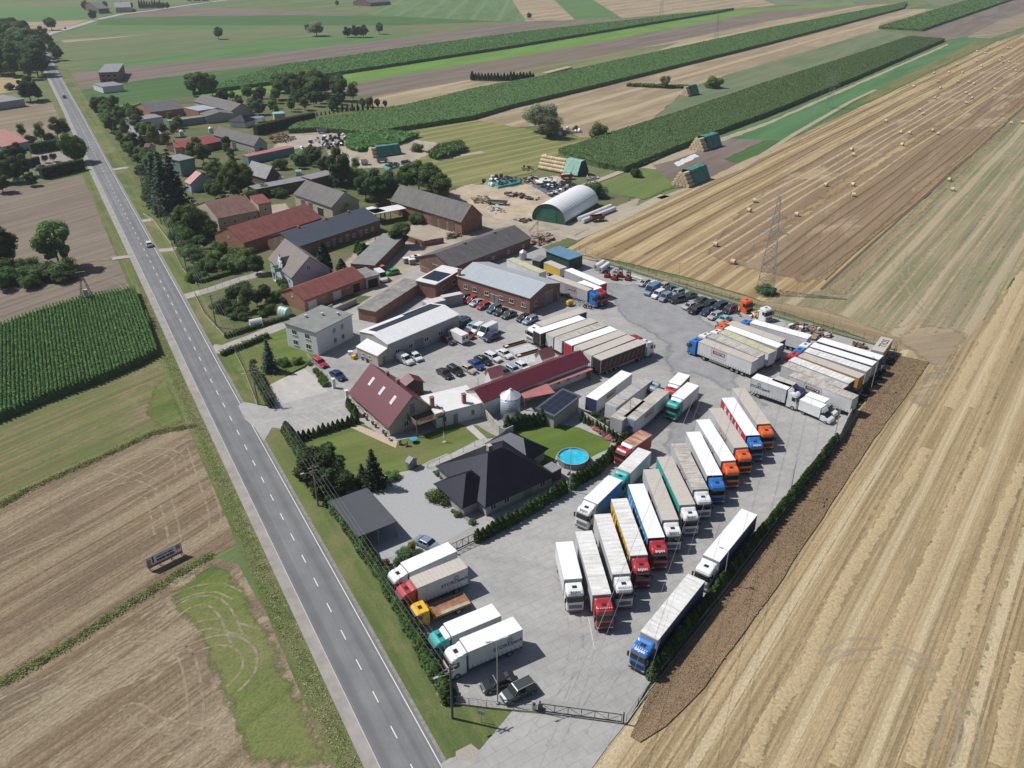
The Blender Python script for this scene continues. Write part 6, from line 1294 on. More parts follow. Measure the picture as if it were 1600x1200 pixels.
reg('round',Lg,10,5,64,4.4,3.6,5.4,1.3,110,.5);reg('willow',Lw,8,6,24,3.2,2.3,4.6,1.4,150,.42);reg('poplar',Ld,12,7,22,1.4,4.6,6.8,1.2,120,.42);reg('bush',Lg,3,8,14,1.6,.8,1.3,.8,90,.32,tr=.08,sp=1);reg('bushdark',Ld,3,9,14,1.6,.8,1.3,.8,90,.32,tr=.08,sp=1)
reg('yellow',Ly,6,10,12,1.5,2.2,3.4,1.0,110,.32,tr=.1,sp=1);reg('purple',Lp,4,11,9,.9,1.2,2.2,.8,110,.26,tr=.07,sp=.6);reg('birch',leafmat('leaf_light',(.06,.095,.03),(.10,.145,.045)),9,12,20,2.0,3.2,5.4,1.2,110,.38,tr=.12)
def conifer(kind,mat,H,Rb,whorls,seed,leaf,n):
 r=np.random.default_rng(seed);C=[];N=[];S=[]
 for w_ in range(whorls):
  z=H*(.06+.92*w_/whorls);R_=Rb*(1-w_/whorls)**.85+.12;nb=max(5,int(11*(R_/Rb)+4));ph=r.uniform(0,6.3)
  for b in range(nb):
   a=ph+b*math.tau/nb+r.uniform(-.15,.15);L_=R_*r.uniform(.8,1.1);q=max(3,int(n*L_/Rb))
   t_=r.uniform(.15,1,q);x=np.cos(a)*t_*L_;y=np.sin(a)*t_*L_;sp=r.normal(0,.12*L_+.03,(q,2))*t_[:,None]
   C.append(np.stack([x+sp[:,0],y+sp[:,1],z-t_*L_*.32+r.normal(0,.08,q)],1));N.append(np.stack([np.cos(a)*np.ones(q)*.5,np.sin(a)*np.ones(q)*.5,np.ones(q)*.9],1));S.append(leaf*r.uniform(.6,1.2,q)*(1.1-.4*t_))
 mb=MB();mb.tube((0,0,-.1),(0,0,H*.93),Rb*.09,.03,6);me=bpy.data.meshes.new('trunk');me.from_pydata(mb.v,[],mb.f);me.materials.append(mbark)
 proto(kind,np.concatenate(C),np.concatenate(S),np.concatenate(N),mat,me,H,.2)
conifer('spruce',Ls,12,3.0,17,21,.55,16);conifer('bluespruce',Lb,10,2.6,16,22,.5,16)
def spindle(kind,mat,H,R_,n,leaf,seed):
 r=np.random.default_rng(seed);z=r.uniform(0.02,1,n)**.85;a=r.uniform(0,math.tau,n);rad=R_*np.clip(np.minimum(1,z*6+.55)*(1-z**2.6),.04,1)*r.uniform(.7,1.08,n)
 C=np.stack([np.cos(a)*rad,np.sin(a)*rad,z*H],1);N=np.stack([np.cos(a),np.sin(a),.5*np.ones(n)],1)
 mb=MB();mb.tube((0,0,-.1),(0,0,H*.8),.05,.02,5);me=bpy.data.meshes.new('trunk');me.from_pydata(mb.v,[],mb.f);me.materials.append(mbark);proto(kind,C,leaf*r.uniform(.6,1.2,n),N,mat,me,H,.1)
spindle('thuja',Lt,2.6,.62,420,.26,31);spindle('cypress',Ls,6,1.1,800,.4,32)
NAMEK=dict(broad='broadleaf_tree',broad2='broadleaf_tree',dark='broadleaf_tree',dark2='broadleaf_tree',round='round_tree',willow='willow_tree',poplar='poplar_tree',bush='bush',bushdark='bush',yellow='golden_tree',purple='plum_tree',birch='birch_tree',spruce='spruce_tree',bluespruce='blue_spruce',thuja='thuja',cypress='cypress_tree')
_first={}
def plant(kind,p,H,label,group=None,wf=1.0,cat=None,z=0.0):
 me,tr,H0=PR[kind];k=H/H0;o=thing(NAMEK[kind],label,cat or('bush' if 'bush' in kind else 'tree'),(p[0],p[1],z),random.uniform(0,6.28),group)
 o.scale=(k*wf,k*wf,k);link('crown',me,o);link('trunk',tr,o);return o
def tree(kind,base,topy,label,wf=1.0,group=None):
 H=max(1.0,height_at(base,topy));return plant(kind,G(base),H,label,group,wf,z=-.1)
def wood(poly,n,kinds,hr,label,group,mind=5.0,wf=1.0):
 P=[G(q).to_2d()for q in poly];xs=[p.x for p in P];ys=[p.y for p in P];got=[];tries=0
 while len(got)<n and tries<4000:
  tries+=1;c=np.array([[random.uniform(min(xs),max(xs)),random.uniform(min(ys),max(ys))]])
  if in_poly(c,P)[0]and all((c[0][0]-g[0])**2+(c[0][1]-g[1])**2>mind**2 for g in got):
   got.append(c[0]);plant(random.choice(kinds),c[0],random.uniform(*hr),label,group,wf*random.uniform(.85,1.2),z=-.1)
# single trees one can point at
tree('willow',(845,206),158,'tall grey-green willow behind its round twin at the stubble field corner',1.15);tree('willow',(855,214),176,'round grey-green willow in front of the taller one by the white bales',1.3)
tree('bush',(935,215),189,'single leafy bush-like tree right of the two willows',.8);tree('willow',(1039,137),117,'small pale round tree on the weedy field edge',.9);tree('bush',(1115,137),117,'wide dark bush on the weedy field edge beside a tarpaulined stack',1.1)
tree('bushdark',(994,276),260,'round dark bush beside the green pasture',.9);tree('bushdark',(930,307),279,'big dense dark bush behind the arched hall',1.0)
tree('willow',(495,56),32,'grey-green willow standing alone among the far fields',1.3);tree('broad',(342,61),41,'lone tree in the far green field',1.1)
for x,t_ in((543,41),(556,39),(568,38)):tree('dark',(x,58),t_,'dark tree of the small clump in the far fields',1.2,'clump in the far fields')
tree('broad',(593,53),34,'tree at the right end of the far clump');tree('dark',(481,50),37,'small dark tree left of the lone willow')
tree('broad',(827,30),19,'tiny tree at the border of the far stubble field');tree('dark',(134,15),0,'dark tree at the top left beside the distant farm',1.1);tree('dark',(146,31),14,'dark tree on the bend of the side road',1.1);tree('broad',(81,47),26,'broad tree between the two roads at the top left',1.3)
for x,y,t_ in((69,66,40),(78,73,52),(84,84,64),(92,94,70)):tree('dark',(x,y),t_,'roadside tree on the right of the main road far up',1.0,'roadside trees far up the road')
for x,y,t_ in((165,13,1),(190,13,2),(205,14,3)):tree('dark',(x,y),t_,'dark tree around the distant farmhouse',1,'trees at the distant farm')
for k in range(9):tree('cypress',(219+k*4,13-k*.1),-1+random.uniform(0,3),'dark poplar in the distant farm row',.9,'poplars at the distant farm')
for x in(248,255,262):tree('dark',(x,14),3,'dark tree around the distant farmhouse',1,'trees at the distant farm')
for x in(305,312,318,324,297):tree('dark',(x,3),-8,'small dark tree along the top edge side road',1.2,'trees on the far side road')
tree('dark',(527,9),0,'tiny tree near the top edge left of centre');tree('dark',(561,6),0,'tiny tree near the top edge by the distant dark barn')
for x,y,t_ in((304,150,110),(319,150,107),(332,149,112)):tree('broad2',(x,y),t_,'tall broad tree of the group of three behind the village',.9,'three tall trees behind the village')
tree('round',(302,368),312,'huge round green tree in front of the brown-roofed farmhouse',.95);tree('round',(376,300),246,'big round tree left of the grey-roofed shed',.85)
for x,y,t_ in((250,322,236),(263,332,230),(277,326,226),(240,310,245)):tree('spruce',(x,y),t_,'tall dark spruce in the roadside belt',1.1,'spruces by the pink-roofed house')
tree('dark',(532,290),229,'tall dark tree between the middle barn and the tarpaulined stack',.8);tree('dark',(508,272),243,'dark tree on the lawn behind the flat store',.9)
for x,y,t_ in((592,320,263),(572,312,270),(612,316,266)):tree('dark',(x,y),t_,'dark tree of the thick group between the two big barns',1.0,'trees between the big barns')
for x,y,t_ in((635,300,256),(655,300,250),(675,305,252),(690,312,268)):tree('broad',(x,y),t_,'green tree of the dense group behind the large grey barn',1.05,'trees behind the large grey barn')
tree('broad2',(627,385),344,'single round tree in the middle of the farmyard',1.15);tree('yellow',(535,338),311,'yellow-green tree between the middle barn and the blue-black stable',1.3);tree('cypress',(509,431),380,'dark conical conifer beside the white villa',1.2)
tree('thuja',(534,424),404,'small conifer at the yard corner behind the red tiled garage',1.6)
for x,y in((560,394),(565,398),(570,397)):tree('thuja',(x,y),y-18,'small dark conifer of the trio in the farmyard',1.5,'three conifers in the farmyard')
tree('bush',(650,348),330,'bush growing against the brick wall of the large grey barn',1.0)
tree('yellow',(388,414),386,'yellow-leaved tree left of the white villa',.9);tree('dark',(402,428),396,'dark tree shading the front of the white villa',1.0)
for x,y,t_,kd in((378,458,436,'bushdark'),(364,476,447,'dark2'),(390,486,444,'birch'),(416,470,441,'dark2'),(346,486,464,'bushdark'),(402,478,450,'dark2')):tree(kd,(x,y),t_,'garden tree in the fenced garden beside the lane',1.0,'garden trees before the white villa')
wood([(345,470),(400,500),(455,470),(440,440),(405,500),(370,505)],16,['bush','bushdark'],(1.5,3),'shrub in the fenced garden beside the lane','garden shrubs before the white villa',2.5)
wood([(285,395),(385,388),(395,420),(330,435),(300,440)],26,['bush','bushdark','bush','birch'],(2.0,4.5),'shrub or young tree in the garden below the round tree','garden shrubs under the round tree',2.6)
tree('bluespruce',(423,580),526,'single blue spruce on the lawn next to the forecourt',.95)
for x,y,t_,l in((395,566,560,'low'),(443,570,557,'grey-green'),(465,567,556,'round')):tree('bush',(x,y),t_,l+' bush on the lawn near the blue spruce',1.1)
wood([(480,566),(508,592),(516,606),(508,604)],7,['bush'],(.8,1.6),'flowering shrub along the forecourt fence','shrubs along the forecourt',1.0)
for x,y,t_ in((499,764,693),(517,772,718),(537,776,730),(524,755,712),(506,778,735)):tree('dark2',(x,y),t_,'very dark dense tree at the road corner of the lawn',1.15,'dark trees beside the carport')
tree('spruce',(585,760),698,'dark spruce on the lawn beside the carport',1.2);tree('spruce',(567,755),722,'shorter dark spruce left of the tall one by the carport',1.3);tree('dark2',(513,716),690,'dark round tree behind the roadside hedge',1.3)
for x,y,t_,kd,l in((613,747,735,'bush','yellow-green bush by the playhouse'),(690,780,761,'bush','green bush at the corner of the black-roofed villa'),(634,870,856,'bushdark','clipped dark ball bush beside the white box truck'),(644,862,846,'yellow','yellow-leaved bush behind the clipped ball'),(601,888,872,'purple','dark purple shrub at the roadside hedge'),(605,898,884,'yellow','golden bush between the hedge and the white truck'),(621,886,872,'birch','light green shrub beside the white truck cab')):tree(kd,(x,y),t_,l,1.3)
for x,y in((712,777),(668,774),(708,800),(716,806),(738,818),(683,741),(690,747)):plant('bush',G((x,y)),random.uniform(.5,.9),'small planted shrub in the gravel strip round the villa','shrubs round the villa',1.2)
# ball-clipped standards with flowers
for k,(x,y)in enumerate(((222,640),(305,700),(400,750),(500,800),(585,870))):
 p=G(D2(x,y+22));plant('bushdark',p,2.3,'ball-clipped tree on the flower bed by the grey trailers','ball trees on the bed',.62,cat='tree')
for k,(x,y)in enumerate(((150,680),(230,760),(265,790),(310,825),(345,850),(390,885),(430,905))):
 p=G(D2(x,y));C,S,N=blob_cloud(5,.5,.2,.35,.4,60,.2,50+k);me=leaf_mesh('flower_bush',C,S,Lpk if k else leafmat('flower_rust',(.30,.12,.05),(.16,.14,.05)),.4,N);o=link('flower_bush',me);o.location=p;tag(o,'pink flowering bush on the bed beside the lawn' if k else 'rust-red flowering bush at the top of the lawn bed','flowers','pink flowers beside the lawn' if k else None)
# village belts
wood([(150,172),(186,165),(212,190),(225,205),(238,262),(268,310),(262,340),(243,325),(212,262),(180,215)],38,['dark','broad','broad2','birch','spruce','dark2'],(6,10.5),'dark tree in the dense belt between the road and the village','roadside belt of trees',6.5)
wood([(205,190),(265,185),(300,215),(295,240),(240,235)],13,['dark','birch','spruce','broad'],(5,8.5),'dark tree between the upper village houses','trees between the upper houses',6)
wood([(300,235),(355,225),(372,262),(345,300),(308,262),(290,262)],15,['birch','broad','dark2'],(5,9),'tree in the garden above the big round tree','trees above the round tree',6)
wood([(345,158),(440,152),(540,158),(545,172),(470,176),(420,184),(380,178)],30,['dark','broad','birch','broad2'],(5,9),'tree in the green belt behind the village','trees behind the village',7)
wood([(405,140),(500,138),(555,150),(555,162),(430,156)],16,['broad2','birch','dark'],(10,14),'taller tree in the row behind the village','tall trees behind the village',7)
wood([(262,345),(300,340),(330,372),(318,392),(280,390),(262,365)],14,['bushdark','dark2','bush'],(3,6),'shrubby tree around the huge round tree','undergrowth at the round tree',4)
wood([(330,300),(420,298),(440,310),(370,318),(335,325)],10,['bush','broad','dark2'],(3,6),'shrub behind the brown-roofed farmhouse','shrubs behind the farmhouse',5)
wood([(420,262),(500,248),(560,262),(560,285),(525,300),(515,262),(440,268)],18,['bush','dark','bushdark','birch'],(3,7),'bush around the lawn behind the flat stores','bushes behind the flat stores',5)
wood([(-60,78),(40,58),(62,82),(70,122),(58,126),(-60,118)],60,['dark','dark2','broad2'],(13,20),'dark tree of the wood at the left edge','wood at the left edge',11)
wood([(-30,60),(20,50),(45,62),(-30,80)],12,['dark','dark2'],(13,18),'dark tree of the wood at the left edge','wood at the left edge',11)
for x,y,t_,kd in((48,158,118,'dark'),(15,140,128,'bushdark'),(60,155,135,'dark')):tree(kd,(x,y),t_,'dark tree beside the grey-roofed store at the left edge',1.1,'trees at the old store')
tree('round',(120,254),203,'big round tree casting its shadow across the main road',.82)
for x,y,t_,kd in((66,224,190,'birch'),(36,217,192,'birch'),(92,219,181,'birch'),(103,217,184,'birch'),(49,224,208,'bushdark'),(80,222,204,'bushdark')):tree(kd,(x,y),t_,'slender tree behind the clipped hedge across the road',.9,'trees behind the left hedges')
for x,y,t_ in((8,285,248),(24,284,244),(38,276,240),(12,262,232),(50,290,268),(30,255,222),(5,300,268)):tree('dark',(x,y),t_,'dark garden tree at the roadside house',1.1,'garden trees at the roadside house')
for x,y,t_ in((71,254,239),(84,252,236)):tree('purple',(x,y),t_,'dark purple plum tree on the paving across the road',1.0,'two plum trees')
tree('dark',(6,415),352,'dark tree cut by the left edge above the ploughed field',1.1);tree('broad2',(94,418),338,'tall ragged tree with its shadow on the ploughed field',.95)
wood([(-20,425),(40,420),(105,425),(112,440),(60,452),(-20,455)],12,['bush','bushdark','birch'],(3.5,6.5),'bush at the foot of the ragged tree','bushes round the ragged tree',4,1.2)
for k in range(20):x=738+k*5;plant('cypress',G((x,126-abs(k-9)*.1)),random.uniform(4,5.5),'small dark fir in the planted row among the far fields','planted row of firs',1.4)
for x,t_ in((567,152),(578,149),(590,152),(602,155)):tree('round',(x,167),t_,'round-topped tree of the short row behind the nursery',.7,'round-topped row')
for k in range(9):tree('cypress',(519+k*8,173),160+random.uniform(-2,3),'dark column tree of the nursery row',.8,'nursery columns')
for k in range(14):tree('cypress',(476+k*6.5,184-k*1.0),178-k*1.0,'little conifer of the nursery line beside the corn',1.2,'nursery line')
tree('bush',(652,236),222,'dark bush on the dry soil near the tarpaulined stack',1.1)
tree('bushdark',(1195,458),444,'green bush growing inside the foot of the lattice pylon',1.7)
# hedges
def hedge(name,pts,wd,h,label,mat=Lt,dens=11,leaf=.3,jz=.12):
 """clipped hedge: twiggy core box and a skin of leaves"""
 P=[G(q).to_2d()for q in pts];C=[];N=[];mb=MB()
 for a,b in zip(P[:-1],P[1:]):
  d=b-a;L=d.length;d.normalize();n_=Vector((-d.y,d.x));n=int(L*(2*h+wd)*dens)
  t_=rng.uniform(0,L,n);s_=rng.uniform(-(h+wd/2),h+wd/2,n);top=np.abs(s_)<wd/2
  off=np.where(top,s_,np.sign(s_)*wd/2);z=np.where(top,h,h-(np.abs(s_)-wd/2));z=z+rng.normal(0,jz,n);off=off+rng.normal(0,.07,n)
  C.append(np.stack([a.x+d.x*t_+n_.x*off,a.y+d.y*t_+n_.y*off,np.clip(z,.02,None)],1));nn=np.where(top,0,np.sign(s_));N.append(np.stack([n_.x*nn,n_.y*nn,top*1.0],1))
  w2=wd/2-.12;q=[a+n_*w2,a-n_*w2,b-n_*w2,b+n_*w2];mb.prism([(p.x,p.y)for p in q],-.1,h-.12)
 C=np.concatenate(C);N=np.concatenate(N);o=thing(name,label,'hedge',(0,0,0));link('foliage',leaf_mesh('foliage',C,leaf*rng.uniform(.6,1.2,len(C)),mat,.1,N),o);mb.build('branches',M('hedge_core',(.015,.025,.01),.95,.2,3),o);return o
hedge('clipped_hedge',[(396,584),(424,637)],1.3,2.3,'clipped green hedge between the road verge and the forecourt',Lt)
hedge('clipped_hedge',[(40,262),(62,256)],1.6,3,'short dark hedge in front of the roadside house',Ld)
hedge('clipped_hedge',[(49,240),(94,232)],2.4,4.0,'tall clipped hedge behind the paved parking across the road',Lt)
hedge('clipped_hedge',[(66,279),(131,264)],2.6,4.0,'tall clipped hedge between the ploughed field and the paved parking',Lt)
hedge('dark_hedge',[(400,211),(445,200),(491,190)],3,4.5,'long dark hedge below the blue tarpaulins',Ld)
hedge('garden_hedge',[(346,556),(420,527)],1.0,1.1,'low dark hedge along the lane opposite the white house',Ld)
hedge('garden_hedge',[(352,528),(400,512),(450,498)],1.0,.9,'dark hedge between the lane and the polytunnels',Ld)
hedge('lane_hedge',[(312,442),(360,428),(396,416)],1.0,1.0,'low scruffy hedge along the village lane',Lg)
hedge('weedy_bank',[(980,134),(1040,137),(1075,137)],5,1.5,'weedy bank under the small pale tree',Lg,3,.7)
def thuja_row(pts,sp,h,label,group,wf=1.0,end=None):
 P=[G(q).to_2d()for q in pts];n=0
 for a,b in zip(P[:-1],P[1:]):
  L=(b-a).length;k=max(1,int(L/sp))
  for j in range(k):
   p=a.lerp(b,(j+.5)/k);plant('thuja',(p.x+random.uniform(-.08,.08),p.y+random.uniform(-.08,.08)),h*random.uniform(.88,1.12),label,group,wf*random.uniform(.95,1.15),cat='hedge tree');n+=1
 return n
nth=thuja_row([(447,674),(520,790),(600,905),(703,1096)],.98,2.5,'thuja in the long roadside hedge from the entrance to the gate','thujas of the roadside hedge',1.5)
nth+=thuja_row([(1016,1062),(1100,950),(1165,868),(1240,776),(1306,692)],1.02,2.5,'thuja in the hedge along the right-hand yard fence','thujas of the right-hand hedge',1.1)
nth+=thuja_row([(743,848),(810,813),(884,768)],.95,2.5,'thuja in the hedge between the villa and the truck yard','thujas behind the villa',1.05)
nth+=thuja_row([(892,763),(930,740),(962,712),(975,700)],.9,2.6,'bushy thuja in the hedge beside the round pool','thujas by the pool',1.25)
nth+=thuja_row([(790,674),(850,662)],.8,3.0,'dark thuja in the short row below the silo','thujas below the silo',1.0)
nth+=thuja_row([(464,690),(562,659)],.95,2.0,'pointed thuja in the row between the entrance and the lawn','thujas of the entrance row',.95)
nth+=thuja_row([(543,634),(557,652)],.8,2.2,'thuja in the short row at the corner of the maroon-roofed house','thujas at the house corner',1.0)
nth+=thuja_row([(905,656),(935,672),(972,694)],1.0,1.8,'thin thuja behind the ball-clipped trees','thujas behind the ball trees',.8)
# corn
def corn_mesh(name,px,sp,row,ang,h,leaf,per,label,core=.75):
 P=[G(q)for q in px];W=scatter(P,sp,.45,ang,row);n=len(W);C=[];N=[];S=[]
 for k in range(per):
  a=rng.uniform(0,math.tau,n);r_=rng.uniform(.05,.46,n)*min(1.5,leaf/.5);z=h*(.45+.55*(k+rng.uniform(.3,1,n))/per)
  z=z if core<.7 else h*rng.uniform(.9,1.02,n);C.append(np.stack([W[:,0]+np.cos(a)*r_,W[:,1]+np.sin(a)*r_,z-.1],1));N.append(np.stack([np.cos(a)*.6,np.sin(a)*.6,.8*np.ones(n)],1));S.append(leaf*rng.uniform(.6,1.25,n))
 me=leaf_mesh(name,np.concatenate(C),np.concatenate(S),Lc,.25,np.concatenate(N),aspect=2.0);o=link(name,me);tag(o,label,'corn',kind='stuff')
 ctr=sum(((p.to_2d())for p in P),Vector((0,0)))/len(P);pts=dense([p.to_2d()+(ctr-p.to_2d()).normalized()*.5 for p in P],3,.25);v=[(p.x,p.y,h*core)for p in pts];nv=len(v);v+=[(p.x,p.y,-.4)for p in pts]
 tri=[tuple(q)for q in tessellate_polygon([[Vector(p)for p in v[:nv]]])];f=tri+[(k,(k+1)%nv,nv+(k+1)%nv,nv+k)for k in range(nv)]
 m2=bpy.data.meshes.new('stalks');m2.from_pydata(v,[],f);m2.materials.append(M('corn_stalks',(.075,.135,.045),.95,.3,.4,bump=.15,bscale=1.0,stretch=(1,1,1)));c=link('stalks',m2,o);return o
corn_mesh('corn_field',[(-40,535),(0,517),(60,493),(137,470),(212,457),(232,500),(250,553),(215,572),(145,601),(70,628),(0,657),(-40,672)],.27,.76,px_yaw((180,600),(150,480)),2.3,.2,15,'tall green corn field with visible rows beside the main road',.62)
corn_mesh('corn_field',[(871,241),(955,213),(1060,180),(1200,132),(1310,97),(1420,60),(1476,64),(1340,123),(1200,181),(1110,214),(1035,244),(975,269),(935,262),(900,252)],.6,.62,AT,2.3,.38,2,'long broad corn strip running to the upper right beside a dirt track',.93)
corn_mesh('corn_field',[(450,208),(465,197),(550,183),(640,168),(740,143),(860,121),(1200,47),(1417,5),(1412,14),(1200,70),(937,136),(800,169),(740,187),(575,213),(500,206)],.85,.9,AT,2.3,.52,2,'long corn strip from the village to the top right with a yellow patch',.93)
corn_mesh('corn_field',[(440,105),(525,94),(660,74),(800,55),(1147,15),(1112,22),(800,75),(600,106),(435,131),(300,149)],1.2,1.25,AT,2.2,.75,2,'narrow dark corn strip in the far fields',.9)
corn_mesh('corn_field',[(1440,49),(1372,45),(1440,24),(1500,6),(1560,-12),(1640,-20)],1.6,1.6,AT,2.4,.9,2,'pale corn field at the top right corner',.9)
corn_mesh('corn_patch',[(668,245),(690,232),(722,226),(728,236),(700,247),(680,250)],.8,.9,AT,2.2,.9,3,'small isolated block of corn beside the mown meadow',.8)
corn_mesh('corn_patch',[(545,216),(600,208),(655,214),(620,228),(560,238),(540,232)],.9,1.0,AT,1.8,1.0,3,'dark green fodder patch next to the wrapped bales',.8)
# rough weeds on the verges
def weeds(name,pts,wd0,wd1,n,leaf,h,mat,label):
 A=np.array([[p[0],p[1]]for p in pts]);n0=len(A)-1;q=n//14
 k=rng.integers(0,n0,q);a=A[k];b=A[k+1];d=b-a;ln=np.linalg.norm(d,axis=1,keepdims=True);nr=np.stack([-d[:,1],d[:,0]],1)/ln
 c=a+d*rng.uniform(0,1,q)[:,None]+nr*rng.uniform(wd0,wd1,q)[:,None];c=np.repeat(c,14,0);s_=np.repeat(rng.uniform(.4,1.5,q),14);c=c+rng.normal(0,.35,c.shape)*s_[:,None]
 C=np.c_[c,-.16+rng.uniform(0,h,len(c))*s_];me=leaf_mesh(name,C,leaf*rng.uniform(.4,1.3,len(c)),mat,.9);tag(link(name,me),label,'weeds',kind='stuff')
near=[q for q in CL if(q.to_2d()-RA.to_2d()).dot(RD)>-60]
nearR=[q for q in CL if 34<(q.to_2d()-RA.to_2d()).dot(RD)<103]
weeds('roadside_weeds',near,5.0,7.2,24000,.13,.10,leafmat('weed_leaf',(.15,.18,.07),(.25,.245,.13)),'tall mixed weeds between the footpath and the left-hand fields')
weeds('verge_grass',nearR,-7.5,-4.4,16000,.12,.05,leafmat('grass_tuft',(.11,.14,.05),(.17,.18,.075)),'rough grass between the main road and the roadside hedge')
for px in([(0,1068),(90,1015),(180,957),(275,897),(330,866)],[(0,789),(42,764),(165,710),(240,675),(305,664)]):
 weeds('ditch_weeds',[G(q)for q in px],-.35,.35,8000,.15,.18,leafmat('ditch_leaf',(.10,.13,.045),(.18,.18,.08)),'dark weedy ditch line between two left-hand fields' if px[0][1]>1000 else 'weedy field boundary between the meadow and the stubble')
# ================================================================== YARD FURNITURE, FENCES, POLES, FARM THINGS
msteel=M('galvanised_steel',(.42,.43,.44),.45,.08,2,metal=.4);mfence=M('dark_fence',(.05,.055,.055),.6,.1,2);mpolew=M('weathered_pole',(.22,.19,.165),.9,.2,2);mconc=M('concrete_panel',(.38,.36,.32),.9,.2,1,col2=(.46,.44,.40))
mbale=M('straw_bale',(.56,.45,.28),.95,.2,3,bump=.03,col2=(.68,.57,.39),rnd=.12);mwrapw=M('white_wrap',(.66,.67,.68),.35,.05,2,rnd=.05);mwrapb=M('black_wrap',(.03,.032,.04),.3,.2,2);mtarp=M('green_tarp',(.04,.17,.15),.6,.2,.6,bump=.06,col2=(.07,.25,.21));mtarpl=M('pale_green_tarp',(.22,.42,.34),.6,.12,.5,bump=.05)
mrust=M('rust',(.16,.07,.04),.9,.35,2);mredp=M('red_machine_paint',(.30,.03,.03),.5,.15,2);myelp=M('yellow_machine_paint',(.60,.38,.03),.5,.15,2)
# --- lamp masts
def lampmast(base,topy,label,arms=1,ang=0):
 H=height_at(base,topy);p=G(base);root=thing('lamp_mast',label,'street lamp',(p.x,p.y,0),R(ang),'lamp masts of the yard')
 mb=MB();mb.tube((0,0,0),(0,0,H),.09,.05,8);mb.box(-.2,.2,-.2,.2,0,.25);mb.build('mast',msteel,root)
 for k in range(arms):
  s_=1 if k==0 else-1;mb=MB();mb.tube((0,0,H-.1),(s_*.9,0,H+.15),.035,.03,6);a=mb.build('arm',msteel,root);mb=MB();mb.loft([[(s_*.8,-.13,H+.1),(s_*.8,.13,H+.1),(s_*.8,.1,H+.2),(s_*.8,-.1,H+.2)],[(s_*1.4,-.11,H+.13),(s_*1.4,.11,H+.13),(s_*1.4,.08,H+.2),(s_*1.4,-.08,H+.2)]]);mb.build('lamp_head',malu,a)
for a in[((1360,612),563,'lamp mast behind the navy-sided trailer in the right corner',1,120),((1130,914),861,'lamp mast beside the white truck at the right hedge',1,150),((777.5,1099),1001,'tall double-armed lamp mast beside the two cars near the gate',2,20),((1233,778),722,'lamp mast with two heads at the open right side of the yard',2,60),
          ((1059,448),411,'slim lamp mast behind the parked cars at the back fence',1,200),((1216,502),456,'slim lamp mast behind the upright cabs',1,200),((890,768),699,'lamp mast in the thuja hedge beside the round pool',1,250),((982,668),625,'lamp mast between the trailers and the ball-clipped trees',1,180),((1305,678),640,'lamp mast behind the white box vans',1,160),((748,640),590,'slim lamp between the annex and the middle car row',1,100)]:lampmast(*a)
# --- wooden utility poles and their wires along the road
PB=[(707,1122),(497,790),(403,632),(338,511),(291,420),(252,350),(222,292)]
tops=[]
for k,b in enumerate(PB):
 p=G(b);H=[8.9,8.0,8.4,8.4,8.4,8.4,8.4][k];root=thing('utility_pole',['dark utility pole on the grass corner by the sliding gate','utility pole in the roadside hedge beside the carport','utility pole in the clipped hedge by the forecourt','utility pole at the corner of the fenced garden','utility pole at the village lane','utility pole beside the huge round tree','utility pole in front of the tall spruces'][k],'utility pole',(p.x,p.y,0),ROAD_ANG,'utility poles along the main road')
 mb=MB();mb.tube((0,0,-.2),(0,0,H),.17,.11,8);mb.build('pole',mpolew if k else M('dark_pole',(.10,.10,.11),.8,.2,2),root)
 mb=MB();mb.box(-.06,.06,-.9,.9,H-.5,H-.38);mb.box(-.06,.06,-.6,.6,H-1.1,H-1.0);mb.build('crossarm',mpolew,root)
 mb=MB()
 for y in(-.85,-.3,.3,.85):mb.tube((0,y,H-.38),(0,y,H-.2),.05,.03,6)
 mb.build('insulators',mrim,root)
 if k in(0,1,2):mb=MB();mb.tube((0,0,H-1.4),(0,-1.6,H-1.0),.03,.03,6);mb.box(-.12,.12,-2.1,-1.5,H-1.05,H-.93);mb.build('street_lamp_arm',malu,root)
 tops.append((p,H))
def wires(name,A,B,offs,sag,r,label,m,seg=14,group=None):
 """conductors between two supports; offs = list of (sideways, height offset)"""
 d=(B-A).to_2d().normalized();n=Vector((-d.y,d.x,0));mb=MB()
 for o_,dz in offs:
  pts=[A.lerp(B,k/seg)+n*o_+Vector((0,0,dz-4*sag*(k/seg)*(1-k/seg)))for k in range(seg+1)]
  for a,b in zip(pts[:-1],pts[1:]):mb.tube(a,b,r,r,4)
 return tag(mb.build(name,m),label,'power line',group)
mwire=M('conductor',(.30,.31,.32),.5,.05,1,metal=.3)
for k in range(len(tops)-1):
 (a,ha),(b,hb)=tops[k],tops[k+1];wires('power_line',Vector((a.x,a.y,ha-.2)),Vector((b.x,b.y,hb-.2)),[(-.85,0),(-.3,0),(.3,0),(.85,0)],.5,.012,['four wires over the roadside hedge from the gate corner to the carport','four wires from the carport over the dark trees to the forecourt','four wires over the forecourt verge towards the fenced garden','four wires along the fenced garden','four wires along the garden below the round tree','four wires in front of the tall spruces'][k],mwire,group='wires along the main road')
